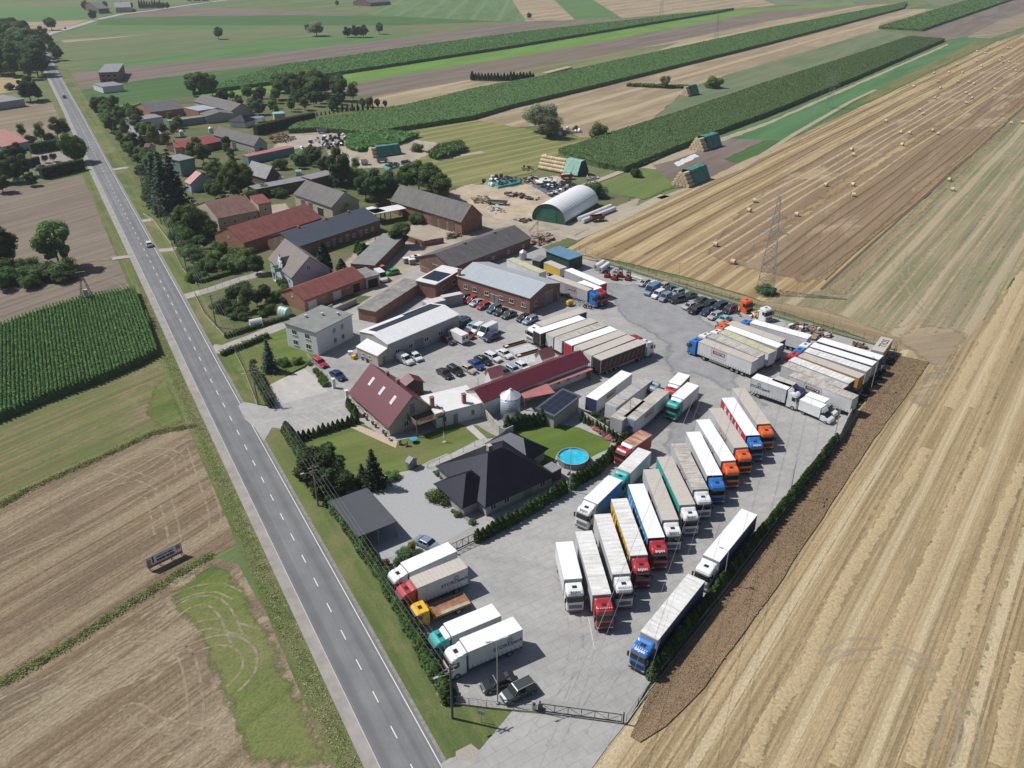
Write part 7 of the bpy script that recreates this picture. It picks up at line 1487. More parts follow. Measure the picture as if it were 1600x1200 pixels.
# --- lattice pylons
def pylon(base,topy,label,yaw,arms=((.62,3.6),(.78,2.6)),bw=2.2,group='lattice pylons',tx=0):
 H=height_at(base,topy);p=G(base);root=thing('lattice_pylon',label,'pylon',(p.x,p.y,-.1),yaw,group);mb=MB();n=11;lv=[0]+[H*(1-(1-k/n)**1.0)for k in range(1,n+1)]
 def hw(z):u=z/H;return bw*(1-u)+.28*u
 r=.038*(H/23)
 C=[(sx,sy)for sx,sy in((-1,-1),(1,-1),(1,1),(-1,1))]
 for k in range(n):
  a,b=hw(lv[k]),hw(lv[k+1])
  for i in range(4):
   sx,sy=C[i];tx_,ty_=C[(i+1)%4]
   mb.tube((sx*a,sy*a,lv[k]),(sx*b,sy*b,lv[k+1]),r*1.5,n=4);mb.tube((sx*a,sy*a,lv[k]),(tx_*b,ty_*b,lv[k+1]),r,n=4);mb.tube((tx_*a,ty_*a,lv[k]),(sx*b,sy*b,lv[k+1]),r,n=4);mb.tube((sx*b,sy*b,lv[k+1]),(tx_*b,ty_*b,lv[k+1]),r,n=4)
 mb.build('lattice_mast',msteel,root);tips=[]
 for u,L in arms:
  z=H*u;mb=MB();h_=hw(z)
  for sg in(-1,1):
   e=(0,sg*L,z+.3)
   for sx in(-1,1):mb.tube((sx*h_,sg*h_,z),e,r*1.2,n=4);mb.tube((sx*h_,sg*h_,z+1.1),e,r,n=4)
   for t_ in(.35,.68):mb.tube((0,sg*L*t_,z+.2),(0,sg*L*(t_+.05),z+1.1*(1-t_)+.2),r*.8,n=4)
   mb.tube((0,sg*L,z+.3),(0,sg*L,z-1.2),r,n=4);tips.append((sg*L,z-1.2))
  mb.build('crossarm',msteel,root)
 tips.append((0,H));return root,tips,H
pa,pb=G((1195,455)),G((1295,168));ydir=math.atan2((pb-pa).y,(pb-pa).x)
_,tp,H1=pylon((1195,455),306,'tall grey lattice pylon with two crossarms in the harvested field behind the yard',ydir)
_,tp2,H2=pylon((1295,168),111,'lattice pylon with its foot in the emerald green strip',ydir)
_,tp3,H3=pylon((1118,66),22,'faint distant lattice pylon above the olive strip',ydir+.3,bw=2.0)
_,tp4,H4=pylon((1033,24),-22,'most distant lattice pylon at the top edge of the picture',ydir+.3,bw=2.0)
pc=pa-(pb-pa)*1.05
for nm,A,B,l in(('conductors',pa,pb,'conductors between the two nearer pylons'),('conductors',pa,pc,'overhead conductors crossing the truck yard towards the camera side')):
 off=[(y*(1 if nm else 1),z)for y,z in tp];wires('conductors',Vector((A.x,A.y,-.1)),Vector((B.x,B.y,-.1)),off,3.5,.017,l,mwire,26,'high-voltage conductors')
# two-legged mast beside the corn
p=G((139,476));root=thing('a_frame_mast','dark two-legged lattice mast at the edge of the tall corn','mast',(p.x,p.y,-.2),R(20));H=height_at((139,476),424)
mb=MB()
for sg in(-1,1):
 for e in(-.25,.25):mb.tube((sg*1.7+e,0,0),(e*.5,0,H),.07,.05,5)
 for k in range(9):
  z0,z1=H*k/9,H*(k+1)/9;f=lambda z,e:(sg*1.7*(1-z/H)+e*(1-.5*z/H),0,z);mb.tube(f(z0,-.25),f(z1,.25),.04,n=4);mb.tube(f(z0,.25),f(z1,-.25),.04,n=4)
mb.build('legs',M('dark_lattice',(.07,.06,.055),.8,.2,2),root)
mb=MB();mb.box(-.5,.5,-.35,.35,H*.3,H*.48);mb.build('transformer',malu,root);mb=MB();mb.tube((-1.1,0,H+.05),(1.1,0,H+.05),.07,n=6);mb.build('top_beam',msteel,root)
# --- fences and gates
def fence(name,pts,h,label,sp=2.5,m=mfence,wires_=5,r=.035,plinth=0.0,mesh=True):
 P=[G(q).to_2d()for q in pts];root=thing(name,label,'fence',(0,0,0));wr=MB();pl=MB();first=None
 for a,b in zip(P[:-1],P[1:]):
  L=(b-a).length;k=max(1,round(L/sp));d=(b-a)/L;n_=Vector((-d.y,d.x))*.04
  for j in range(k+1):
   if j==k and b is not P[-1]:continue
   q=a.lerp(b,j/k)
   if first is None:mb=MB();mb.tube((0,0,-.1),(0,0,h),r,n=6);first=mb.build('post',m,root);first.location=(q.x,q.y,0)
   else:c=link('post',first.data,root);c.location=(q.x,q.y,0)
  for i in range(wires_):z=h*(.08+.9*i/(wires_-1));wr.tube((a.x,a.y,z),(b.x,b.y,z),.012 if i<wires_-1 else.022,n=4)
  if mesh:
   for j in range(int(L/.5)):q=a+d*(j*.5+.2);wr.tube((q.x,q.y,h*.08),(q.x,q.y,h*.97),.007,n=3)
  if plinth:pl.prism([(v.x,v.y)for v in(a+n_,a-n_,b-n_,b+n_)],-.1,plinth)
 wr.build('wire_mesh',m,root)
 if plinth:pl.build('plinth',mconc,root)
 return root
fence('yard_fence',[(905,393),(945,408),(1100,458),(1240,501),(1398,546)],2.0,'dark mesh fence with pale plinth along the back of the yard',plinth=.35)
fence('yard_fence',[(1400,550),(1347,616),(1330,645)],2.0,'dark mesh fence beside the loose tyres in the right corner',plinth=.2)
fence('yard_fence',[(1308,698),(1243,782),(1133,930),(1014,1080),(978,1131)],1.6,'low dark fence between the right-hand hedge and the standing grain',plinth=.15)
fence('yard_fence',[(706,1099),(760,1106),(802,1110),(838,1113)],1.3,'short dark fence between the gate and the grass corner',plinth=.2)
fence('garden_fence',[(598,886),(640,874),(700,860)],1.4,'thin garden fence behind the white box truck',plinth=.2)
fence('garden_fence',[(668,732),(705,716),(742,698),(770,688)],1.1,'thin fence between the lawn and the path to the villa')
fence('garden_fence',[(738,822),(722,808),(712,792)],.9,'low fence at the corner of the villa')
fence('garden_fence',[(305,462),(320,492),(352,527)],1.4,'dark fence on a wall around the corner garden',plinth=.35,sp=2)
fence('garden_fence',[(313,459),(360,444),(402,430)],1.2,'wire fence between the lane and the corner garden')
fence('garden_fence',[(366,548),(382,580),(402,632)],1.3,'dark fence in front of the blue spruce garden',plinth=.3,sp=2)
fence('garden_fence',[(268,384),(285,420),(308,445)],1.2,'fence along the garden under the huge round tree',plinth=.3)
fence('garden_fence',[(224,335),(240,345),(268,383)],1.1,'pale-topped wall fence in front of the roadside shrubs',plinth=.6)
fence('garden_fence',[(480,560),(505,585),(520,600)],1.4,'white fence between the forecourt and the two parked cars',m=mframe)
fence('garden_fence',[(652,622),(700,632),(728,622)],1.4,'ornate dark fence between the canopy and the annex')
def wall_run(name,pts,h,label,m,th=.2):
 P=[G(q).to_2d()for q in pts];root=thing(name,label,'wall',(0,0,0));k=0
 for a,b in zip(P[:-1],P[1:]):
  L=(b-a).length;n=max(1,round(L/2.2));d=(b-a)/L;n_=Vector((-d.y,d.x))
  for j in range(n):
   p0,p1=a.lerp(b,j/n)+d*.03,a.lerp(b,(j+1)/n)-d*.03;hh=h+random.uniform(-.05,.05);mb=MB();mb.prism([(v.x,v.y)for v in(p0+n_*th/2,p0-n_*th/2,p1-n_*th/2,p1+n_*th/2)],-.1,hh);mb.build('wall_panel',m,root)
   q=p0-d*.02;mb=MB();mb.box(q.x-.09,q.x+.09,q.y-.09,q.y+.09,-.1,hh+.06);mb.build('wall_post',mconc,root)
wall_run('panel_wall',[(1309,692),(1320,668),(1331,646)],2.0,'weathered concrete panel wall beside the white box vans',mconc)
wall_run('garden_wall',[B4(120,850),B4(200,930),B4(285,1030)],1.9,'stepped grey wall between the annex lawn and the silo',mconc)
wall_run('garden_wall',[B4(285,1030),B4(330,1045),B4(385,1020)],1.7,'dark grey wall right behind the villa',mgreyw)
wall_run('garden_wall',[(908,650),(930,664),(970,690)],1.3,'pale slanting wall behind the pink flower bed',mconc)
wall_run('garden_wall',[A6(650,1010),A6(760,965),A6(840,925)],1.4,'dark wall between the white house and the dirt yard',mgreyw)
wall_run('garden_wall',[(464,512),(495,497),(520,484)],1.6,'dark wall joining the red tiled garage and the white house',mgreyw)
wall_run('yard_wall',[A7(40,660),A7(120,690),A7(240,660)],1.6,'brick yard wall at the end of the dark long barn',mred)
wall_run('yard_wall',[A6(1190,385),A6(1400,450),A6(1565,420)],1.6,'brick yard wall beside the low flat range',mred)
# sliding gates
def slidegate(a,b,h,label,n=6):
 A,B=G(a),G(b);d=(B-A).to_2d();L=d.length;root=thing('sliding_gate',label,'gate',(A.x,A.y,0),math.atan2(d.y,d.x));mb=MB()
 mb.box(0,L,-.05,.05,.18,.32);mb.box(0,L,-.04,.04,h-.08,h)
 for k in range(n+1):x=L*k/n;mb.box(x-.04,x+.04,-.039,.039,.32,h-.08)
 mb.build('gate_frame',mfence,root);mb=MB()
 for k in range(n):x0,x1=L*k/n+.05,L*(k+1)/n-.05;mb.tube((x0,0,.34 if k%2 else h-.1),(x1,0,h-.1 if k%2 else.34),.03,n=5)
 mb.build('gate_brace',mfence,root);mb=MB()
 for k in range(int(L/.16)):x=.1+k*.16;mb.tube((x,.02,.3),(x,.02,h-.06),.008,n=3)
 mb.build('gate_bars',mfence,root)
 for x in(-.2,L+.2):mb=MB();mb.box(x-.09,x+.09,-.09,.09,0,h+.35);mb.build('gate_post',mfence,root)
 mb=MB();mb.box(-.6,L+.4,.12,.18,0,.06);mb.build('gate_rail',msteel,root)
slidegate((846,1113),(971,1130),1.55,'long dark cantilever sliding gate closing the yard entrance');slidegate((705,864),(741,847),1.7,'dark mesh gate between the villa paving and the truck yard',4)
p=G((834,1110));root=thing('control_column','pale grey control column beside the sliding gate','gate control',(p.x,p.y,0),R(10));mb=MB();mb.box(-.2,.2,-.15,.15,0,1.5);mb.box(-.23,.23,-.18,.18,1.5,1.56);mb.build('housing',malu,root);mb=MB();mb.box(-.12,.12,-.17,-.151,1.05,1.35);mb.build('keypad',mblk,root)
p=G((844,1107));root=thing('gate_motor','dark gate motor on the left end of the sliding gate','gate motor',(p.x,p.y,0));mb=MB();mb.box(-.3,.3,-.2,.2,0,.5);mb.box(-.22,.22,-.14,.14,.5,.66);mb.build('motor_housing',mblk,root)
for b_,l in((B2(1078,672),'white gate pillar beside the dark blue saloon'),(B2(1188,770),'white gate pillar at the corner of the maroon-roofed house')):
 p=G(b_);root=thing('gate_pillar',l,'pillar',(p.x,p.y,0),R(30));mb=MB();mb.box(-.3,.3,-.3,.3,0,2.1);mb.build('shaft',mwhitew,root);mb=MB();mb.box(-.37,.37,-.37,.37,2.1,2.2);mb.build('cap',mwhitew,root)
# small sign on the grass corner
p=G((752,1128));root=thing('road_sign','small blue-grey sign board on a post in the grass corner','sign',(p.x,p.y,0),R(-20));mb=MB();mb.tube((0,0,0),(0,0,2.0),.04,n=8);mb.build('post',msteel,root);mb=MB();mb.box(-.45,.45,-.03,-.01,1.3,1.9);mb.build('board',M('sign_blue',(.25,.32,.40),.4,.1,2),root)
# advertising board in the field
A,B=G(E13(430,950)),G(E13(1140,600));d=(B-A).to_2d();Lw=d.length;root=thing('billboard','long low advertising board with dark red bands and dark lettering in the left field','billboard',(A.x,A.y,-.2),math.atan2(d.y,d.x));hz=height_at(E13(430,1000),E13(400,740)[1])
hz=max(1.8,min(hz,3.2));mb=MB();mb.box(0,Lw,-.04,.04,.5,hz);bd=mb.build('panel',M('board_grey',(.80,.82,.86),.5,.08,.6),root)
mb=MB();mb.box(-.06,Lw+.06,-.08,-.041,hz-.08,hz+.06);mb.box(-.06,Lw+.06,-.08,-.041,.42,.5);mb.box(-.06,.04,-.08,-.041,.5,hz-.08);mb.box(Lw-.04,Lw+.06,-.08,-.041,.5,hz-.08);mb.build('frame',malu,root)
mb=MB();u=Lw/9.5;y0,y1=-.055,-.042;hh=hz-.5;Zf=lambda f:.5+hh*f
for x0,x1,z0,z1,mi in((.06,1.1,.15,.8,1),(1.45,1.9,.3,.9,2),(2.6,5.6,.64,.76,2),(2.6,3.2,.3,.52,2),(3.3,4.0,.3,.52,2),(4.1,5.0,.3,.52,2),(5.2,6.1,.3,.52,2),(6.2,7.4,.3,.52,2),(8.1,9.2,.5,.9,1),(5.8,7.2,.62,.76,2),(.06,9.4,.02,.17,0),(.1,.6,.92,.98,0)):mb.box(x0*u,x1*u,y0,y1-(.001*mi),Zf(z0),Zf(z1),mi)
mb.build('board_print',[M('print_red',(.50,.05,.08),.5,.1,1),M('print_mauve',(.45,.22,.28),.5,.4,3),M('print_dark',(.09,.08,.12),.5,.2,1)],bd)
for x in(.2,Lw/3,Lw*2/3,Lw-.2):mb=MB();mb.box(x-.06,x+.06,.045,.16,0,hz-.1);mb.build('leg',mpolew,root);mb=MB();mb.tube((x,.15,hz*.7),(x,1.3,0),.05,n=5);mb.build('brace',mpolew,root)
# --- pool
c=G((895,716));c0=c.to_2d()
P1,P2=G(B7(1130,400),1.1),G(B7(1385,400),1.1);rr=(P2-P1).length/2;cc=G(B7(1257,392),1.1);root=thing('round_pool','round above-ground pool with bright turquoise water and a grey wall','pool',(cc.x,cc.y,0))
def ringpts(r,z,n=36):return[(r*math.cos(math.tau*k/n),r*math.sin(math.tau*k/n),z)for k in range(n)]
mb=MB();mb.loft([ringpts(rr,.04),ringpts(rr,1.2),ringpts(rr-.09,1.2),ringpts(rr-.09,.06)],caps=False);mb.build('pool_wall',M('pool_wall',(.20,.22,.26),.5,.2,2),root)
mb=MB();mb.loft([ringpts(rr-.092,1.19),ringpts(rr-.094,.2)],caps=False);mb.poly(list(reversed(ringpts(rr-.094,.2))));mb.build('pool_liner',M('pool_liner',(.03,.42,.58),.5,.08,1),root)
mb=MB();mb.poly(ringpts(rr-.095,.98));mw,t,p_=newmat('pool_water');p_.inputs['Base Color'].default_value=(.02,.45,.62,1);p_.inputs['Roughness'].default_value=.05
tcw=t.nodes.new('ShaderNodeTexCoord');colw=ramp(t,[(.4,(.015,.38,.56)),(.62,(.06,.52,.66))],noise_of(t,tcw.outputs['Object'],.9,4,.6,1.5));t.links.new(colw,p_.inputs['Base Color']);mb.build('pool_water',mw,root)
mb=MB()
for k in range(14):a=math.tau*k/14;mb.tube(((rr+.06)*math.cos(a),(rr+.06)*math.sin(a),.03),((rr+.06)*math.cos(a),(rr+.06)*math.sin(a),1.24),.04,n=5)
mb.loft([ringpts(rr+.07,1.18),ringpts(rr+.07,1.26),ringpts(rr-.06,1.26),ringpts(rr-.06,1.18)],caps=False);mb.build('pool_frame',M('pool_frame_grey',(.32,.34,.38),.4,.1,2),root)
mb=MB()
for sg in(-.25,.25):mb.tube((-rr-.6,sg,.04),(-rr-.05,sg,1.9),.03,n=5);mb.tube((-rr+.5,sg,.3),(-rr+.05,sg,1.9),.03,n=5)
for k in range(4):mb.tube((-rr-.55+k*.13,-.25,.25+k*.4),(-rr-.55+k*.13,.25,.25+k*.4),.025,n=5)
mb.build('pool_ladder',mframe,root)
p=G(B7(1225,545));root=thing('pool_pump','small dark pool pump beside the round pool','pump',(p.x,p.y,.02));mb=MB();mb.box(-.4,.4,-.2,.2,0,.12);mb.tube((0,0,.12),(0,0,.6),.2,n=12);mb.tube((-.3,0,.25),(0,0,.25),.1,n=8);mb.build('pump_body',mblk,root)
# garden furniture by the house
def chair(px,col,label,yaw):
 p=G(px);root=thing('garden_chair',label,'chair',(p.x,p.y,.02),R(yaw),'garden chairs by the balcony');mb=MB();mb.box(-.3,.3,-.3,.3,.38,.44);mb.build('seat',col,root);mb=MB();mb.box(-.3,-.24,-.3,.3,.45,1.0);mb.build('backrest',col,root)
 for sx in(-.26,.26):
  for sy in(-.26,.26):mb=MB();mb.box(sx-.02,sx+.02,sy-.02,sy+.02,0,.37);mb.build('leg',mblk,root)
chair(B6(890,225),mdoorw,'pale garden chair left under the balcony',20);chair(B6(960,255),M('green_plastic',(.05,.25,.12),.5,.1,1),'green garden chair below the balcony',140);chair(B6(1010,270),mblk,'dark garden chair at the lawn edge',200)
p=G(B6(1065,240));root=thing('garden_table','round garden table with a bright blue cover by the balcony','table',(p.x,p.y,.02));mb=MB();mb.tube((0,0,.7),(0,0,.76),.7,n=20);mb.build('tabletop',M('blue_cover',(.05,.28,.50),.5,.1,1),root);mb=MB();mb.tube((0,0,0),(0,0,.7),.05,n=8);mb.box(-.3,.3,-.04,.04,0,.05);mb.build('leg',mblk,root)
p=G(B6(1290,240));root=thing('folded_parasol','folded pale parasol on a stand on the lawn','parasol',(p.x,p.y,.02));mb=MB();mb.tube((0,0,0),(0,0,2.2),.03,n=6);mb.build('pole',malu,root);mb=MB();mb.tube((0,0,.9),(0,0,2.3),.16,.04,8);mb.build('canopy',mwhitew,root);mb=MB();mb.tube((0,0,0),(0,0,.12),.35,n=14);mb.build('base',mconc,root)
for k,(x,y)in enumerate(((1250,845),(1330,912),(1352,940),(1400,978),(1425,1003),(1488,1052),(1508,1075))):
 p=G(B2(x,y));root=thing('flower_pot','potted plant on the gravel strip along the house','flower pot',(p.x,p.y,.05),0,'flower pots along the house');mb=MB();mb.tube((0,0,0),(0,0,.35),.18,.26,10);mb.build('pot',mrust,root);C,S,N=blob_cloud(3,.2,.1,.5,.25,40,.14,90+k);link('plant',leaf_mesh('plant',C,S,Lpk if k in(3,5)else Lg,.4,N),root)
# service slabs with steel channels beside the maroon roof
for q,l in(([E12(905,505),E12(940,540),E12(1290,500)],'far'),([E12(1040,640),E12(1080,690),E12(1370,600)],'near')):pass
for px,nm in(([E12(930,530),E12(1185,450),E12(1300,515),E12(1010,600)],'slab'),([E12(1035,640),E12(1340,555),E12(1400,580),E12(1330,660),E12(1100,720)],'slab')):sheet('service_slab',px,.02,M('wet_slab',(.46,.47,.48),.6,.25,1.5,col2=(.58,.58,.58)),jit=0)
for a,b,l in((E12(860,505),E12(1130,430),'far'),(E12(1015,620),E12(1300,540),'near')):
 A,B=G(a),G(b);d=(B-A).to_2d();L=d.length;root=thing('steel_channel',('far' if l=='far' else 'near')+' open steel channel with a white block on the service slabs','channel',(A.x,A.y,.03),math.atan2(d.y,d.x));mb=MB();mb.box(0,L,-.5,-.4,0,.3);mb.box(0,L,.4,.5,0,.3);mb.box(0,L,-.4,.4,0,.04,1);mb.build('channel',[mrust,mdark],root);mb=MB();mb.box(.3,1.1,-.3,.3,.05,.28);mb.build('block',mwhitew,root)
# forklifts
def forklift(px,label,yaw):
 p=G(px);root=thing('forklift',label,'forklift',(p.x,p.y,0),R(yaw),'red truck-mounted forklifts');mb=MB();mb.box(-1.0,.5,-.6,.6,.35,1.0);mb.box(-1.1,-.5,-.65,.65,.3,.9);mb.build('body',mredp,root)
 mb=MB()
 for sx,sy in((-.4,-.5),(-.4,.5),(.4,-.5),(.4,.5)):mb.box(sx-.04,sx+.04,sy-.04,sy+.04,1.0,2.1)
 mb.box(-.5,.5,-.6,.6,2.1,2.16);mb.build('overhead_guard',mblk,root);mb=MB()
 for sy in(-.3,.3):mb.box(.75,.85,sy-.06,sy+.06,.1,2.7)
 mb.box(.74,.86,-.3,.3,2.5,2.6);mb.build('mast',mblk,root)
 for sy in(-.3,.3):mb=MB();mb.box(.87,1.9,sy-.06,sy+.06,.15,.2);mb.build('fork',mblk,root)
 mb=MB();mb.box(-.3,.1,-.25,.25,1.01,1.2);mb.box(-.35,-.27,-.25,.25,1.2,1.6);mb.build('seat',mblk,root)
 for x in(-.7,.6):
  for y in(-.65,.65):wheel(root,x,y,False)
forklift(E10(490,525),'red forklift nearest the two white tanks',70);forklift(E10(605,565),'red forklift in the middle of the group by the back fence',60);forklift(E10(690,520),'forklift with a pale guard behind the middle red one',75);forklift(E10(815,570),'red forklift next to the white beam',65)
for a,b,l in((E10(305,425),E10(455,325),'white horizontal tank farther from the forklifts'),(E10(375,470),E10(540,350),'white horizontal tank right beside the forklifts')):
 A,B=G(a),G(b);d=(B-A).to_2d();L=d.length*.8;root=thing('white_tank',l,'tank',(A.x,A.y,0),math.atan2(d.y,d.x),'white tanks');mb=MB();mb.tube((0,0,.95),(L,0,.95),.72,n=20);mb.build('tank_shell',mwhitew,root);mb=MB();mb.tube((-.06,0,.95),(0,0,.95),.8,n=20);mb.tube((-.09,0,.95),(-.06,0,.95),.25,n=12,m=1);mb.build('end_flange',[malu,mblk],root)
 mb=MB()
 for x in(.6,L-.6):mb.box(x-.1,x+.1,-.6,.6,0,.45)
 mb.build('cradle',mblk,root)
A,B=G(E10(860,520)),G(E10(1020,575));d=(B-A).to_2d();root=thing('white_beam','long white beam lying along the back fence','beam',(A.x,A.y,0),math.atan2(d.y,d.x));mb=MB();L=d.length;mb.box(0,L,-.35,.35,.15,.25);mb.box(0,L,-.35,-.3,.25,.45);mb.box(0,L,.3,.35,.25,.45);mb.build('channel_beam',mwhitew,root);mb=MB();mb.box(.5,.7,-.4,.4,0,.14);mb.box(L-.7,L-.5,-.4,.4,0,.14);mb.build('support',mblk,root)
# bare chassis and machines beside the brick workshop
p=G(D6(1040,740));root=thing('bare_chassis','bare trailer chassis with wheels in the shade of the blue-cab truck','chassis',(p.x-3,p.y+1.6,0),R(-28));mb=MB();mb.box(0,7.5,-.5,-.38,.7,.95);mb.box(0,7.5,.38,.5,.7,.95)
for k in range(7):mb.box(.2+k*1.15,.32+k*1.15,-.38,.38,.75,.9)
mb.build('ladder_frame',malu,root)
for x in(5.2,6.6):
 for y in(-1,1):wheel(root,x,y)
p=G(D6(915,745));root=thing('yellow_compressor','small yellow compressor near the workshop door','compressor',(p.x,p.y,0),R(30));mb=MB();mb.box(-.8,.8,-.5,.5,.4,1.2);mb.loft([[(-.8,-.5,1.2),(.8,-.5,1.2),(.8,.5,1.2),(-.8,.5,1.2)],[(-.6,-.3,1.45),(.6,-.3,1.45),(.6,.3,1.45),(-.6,.3,1.45)]]);mb.build('housing',myelp,root)
for y in(-.5,.5):wheel(root,0,y,False)
for k,(x,y)in enumerate(((720,700),(790,690))):
 p=G(D6(x,y));root=thing('spare_body_frame',('rectangular white steel frame leaning at the workshop gable','slanting white ladder leaning at the workshop gable')[k],'frame',(p.x,p.y,0),R(70));mb=MB();w_=(1.6,.5)[k]
 mb.tube((-w_/2,0,0),(-w_/2,.6,2.4),.05,n=5);mb.tube((w_/2,0,0),(w_/2,.6,2.4),.05,n=5)
 for j in range(4):z=.1+j*.75;mb.tube((-w_/2,z*.25,z),(w_/2,z*.25,z),.04,n=5)
 mb.build('frame',mdoorw,root)
# crates by the lean-to
for k,(x,y,c_,l)in enumerate(((150,500,'white','white sack heap on the yellow crate'),(175,535,'yellow','yellow crate beside the lean-to'),(205,520,'blue','blue barrel beside the yellow crate'),(250,545,'blue','second blue barrel along the lean-to wall'),(290,565,'black','dark barrel along the lean-to wall'))):
 p=G(B3(x,y));root=thing('crate' if k<2 else 'barrel',l,'crate' if k<2 else 'barrel',(p.x,p.y,0),k);m_=paint(c_,PC[c_]);mb=MB()
 if k<2:mb.box(-.5,.5,-.4,.4,.1,.75);mb.box(-.55,.55,-.45,.45,.75,.82);mb.box(-.45,-.3,-.4,.4,0,.1);mb.box(.3,.45,-.4,.4,0,.1)
 else:mb.tube((0,0,0),(0,0,.85),.29,n=14);mb.tube((0,0,.85),(0,0,.9),.25,n=14)
 mb.build('shell',m_,root)
# --- straw bales on the fields
mb=MB();n=18;R0=.75
rg=[[(rr_*math.cos(math.tau*k/n),y,R0+rr_*math.sin(math.tau*k/n))for k in range(n)]for rr_,y in((R0*.93,-.62),(R0,-.55),(R0,.55),(R0*.93,.62))];mb.loft(rg);bale_o=mb.build('straw_bale',mbale,smooth=False);bale_me=bale_o.data;bale_ow=bale_me.copy();bale_ow.materials[0]=mwrapw;bale_ob=bale_me.copy();bale_ob.materials[0]=mwrapb;bpy.data.objects.remove(bale_o)
bales=[A4(x,y)for x,y in((1380,297),(1306,318),(1357,331),(1498,298),(1518,299),(1461,348),(1447,377),(1467,386),(1506,386),(1304,380),(1176,405),(1332,410),(1036,455),(1130,451),(1216,452),(1484,430),(1533,424),(1548,439),(1062,507),(1186,509),(1253,512),(1287,521),(909,539),(1076,549),(1416,556),(1234,580),(1258,594),(1274,612),(1043,612),(1236,642),(945,688),(966,711),(736,756),(828,828),(884,831),(1028,815),(1062,836),(838,904),(522,936),(532,968),(360,1157),(530,1155),(1519,770),(1588,765),(1132,1125),(1152,1186))]
bales+=[A8(1162,175),A8(1310,320)]+[(1143.5,408.5),(1117.5,382)][:0]+[B1(102,50),B1(72,103),B1(334,126),B1(648,18)]
for k,b in enumerate(bales):
 b=(b[0],b[1]+1.5);p=G(b);o=link('straw_bale',bale_me);o.location=(p.x,p.y,-.2);o.rotation_euler=(0,0,AG+random.uniform(-.35,.35));tag(o,'round straw bale lying on the harvested field','straw bale','round bales on the harvested fields')
# bale stacks: pyramid of bales with a tarpaulin
def stack(a,b,sn,label,cover=None,base_n=5,span=(0,1),m=None,tiers=4):
 A,B=G(a),G(b);d=(B-A).to_2d();L=d.length;yaw=math.atan2(d.y,d.x);root=thing('tarpaulin_cover','tarpaulin over the bales of the '+sn,'tarpaulin',(A.x,A.y,-.15),yaw,None);root.matrix_basis=Matrix.Translation((A.x,A.y,-.15))@Matrix.Rotation(yaw,4,'Z');nx=max(1,int(L/1.3));k=0
 for t_ in range(tiers):
  for j in range(base_n-t_):
   y=(j-(base_n-t_-1)/2)*1.5;z=t_*1.28
   for i in range(nx):
    face=0 if(A.x*-math.sin(yaw)+A.y*math.cos(yaw))>0 else base_n-t_-1
    hid=cover and L*span[0]<i*1.3 and(i+1.6)*1.3<L*span[1]
    if hid or not(j==face or i==0 or(t_==tiers-1 and not cover)or(not cover and j==abs(face-1))):continue
    o=link('straw_bale',bale_me);o.location=root.matrix_basis@Vector((.65+i*1.3,y,z));o.rotation_euler=(0,0,yaw+R(90));k+=1;tag(o,'round bale of the '+sn,'straw bale','bales of the '+sn)
 if not cover:bpy.data.objects.remove(root);return
 if cover:
  W2=base_n*1.5/2+.25;Ht=tiers*1.28+.45;x0,x1=L*span[0],L*span[1];top=(base_n-tiers+1)*1.5/2;pr=[(-W2-.1,.5),(-W2+.3,1.4),(-top-.1,Ht-.1),(0,Ht+.12),(top+.1,Ht-.1),(W2-.3,1.4),(W2+.1,.5)]
  mb=MB();rings=[]
  for i in range(9):x=x0+(x1-x0)*i/8;rings.append([(x+random.uniform(-.15,.15),y+random.uniform(-.12,.12),z+random.uniform(-.08,.1))for y,z in pr])
  mb.loft(rings,caps=False,closed=False);mb.loft([[(p[0]-.02,p[1]*.97,p[2]-.08)for p in r_]for r_ in rings],caps=False,closed=False);mb.build('tarpaulin',cover,root)
  if span[1]>=1:mb=MB();mb.poly([(L+.02,y,z)for y,z in pr]+[(L+.02,W2+.1,0),(L+.02,-W2-.1,0)]);mb.build('tarpaulin_end',M('dark_tarp',(.015,.03,.03),.6,.2,1),root)
 return root
stack(E6(735,235),E6(1085,300),'big open stack near the arched hall','big open stack of golden round bales, its right end under a pale green tarpaulin',mtarpl,5,(.66,1.02))
stack(E5(150,200),E5(520,150),'stack in the dry yard','bale stack under a dark teal tarpaulin in the dry yard behind the trees',mtarp,4,(.15,.95),tiers=3)
stack(A3(1150,940),A3(1262,905),'stack at the corn strip end','tarpaulined bale stack at the end of the long corn strip',mtarp,5,(.25,1.0),tiers=4);stack(A3(1050,1165),A3(1180,1110),'stack beside the green pasture','tarpaulined bale stack between the pasture and the golden stubble',mtarp,5,(.25,1.0),tiers=4);stack(A3(1075,600),A3(1140,585),'far stack near the weedy bank','far small bale stack under a teal tarpaulin near the weedy bank',mtarp,4,(.3,1.0),tiers=4)
stack(A3(205,480),A3(360,440),'far open stack','long open bale stack at the edge of the far corn strip',None,4,tiers=2)
def heap_bales(poly,n,label,mw_,group,zmax=0,md=1.5):
 P=[G(q).to_2d()for q in poly];xs=[p.x for p in P];ys=[p.y for p in P];got=[];tr_=0
 while len(got)<n and tr_<3000:
  tr_+=1;x,y=random.uniform(min(xs),max(xs)),random.uniform(min(ys),max(ys))
  if in_poly(np.array([[x,y]]),P)[0]and all((x-a)**2+(y-b)**2>md**2 for a,b in got):
   got.append((x,y));o=link('wrapped_bale',bale_ow if random.random()<mw_ else bale_ob);o.location=(x,y,-.15);o.rotation_euler=(0,0,random.uniform(0,3.1));tag(o,label,'wrapped bale',group)
heap_bales([(462,238),(485,222),(520,210),(545,212),(545,228),(500,236)],46,'wrapped bale in the black and white pile at the village edge',.5,'wrapped bales at the village edge')
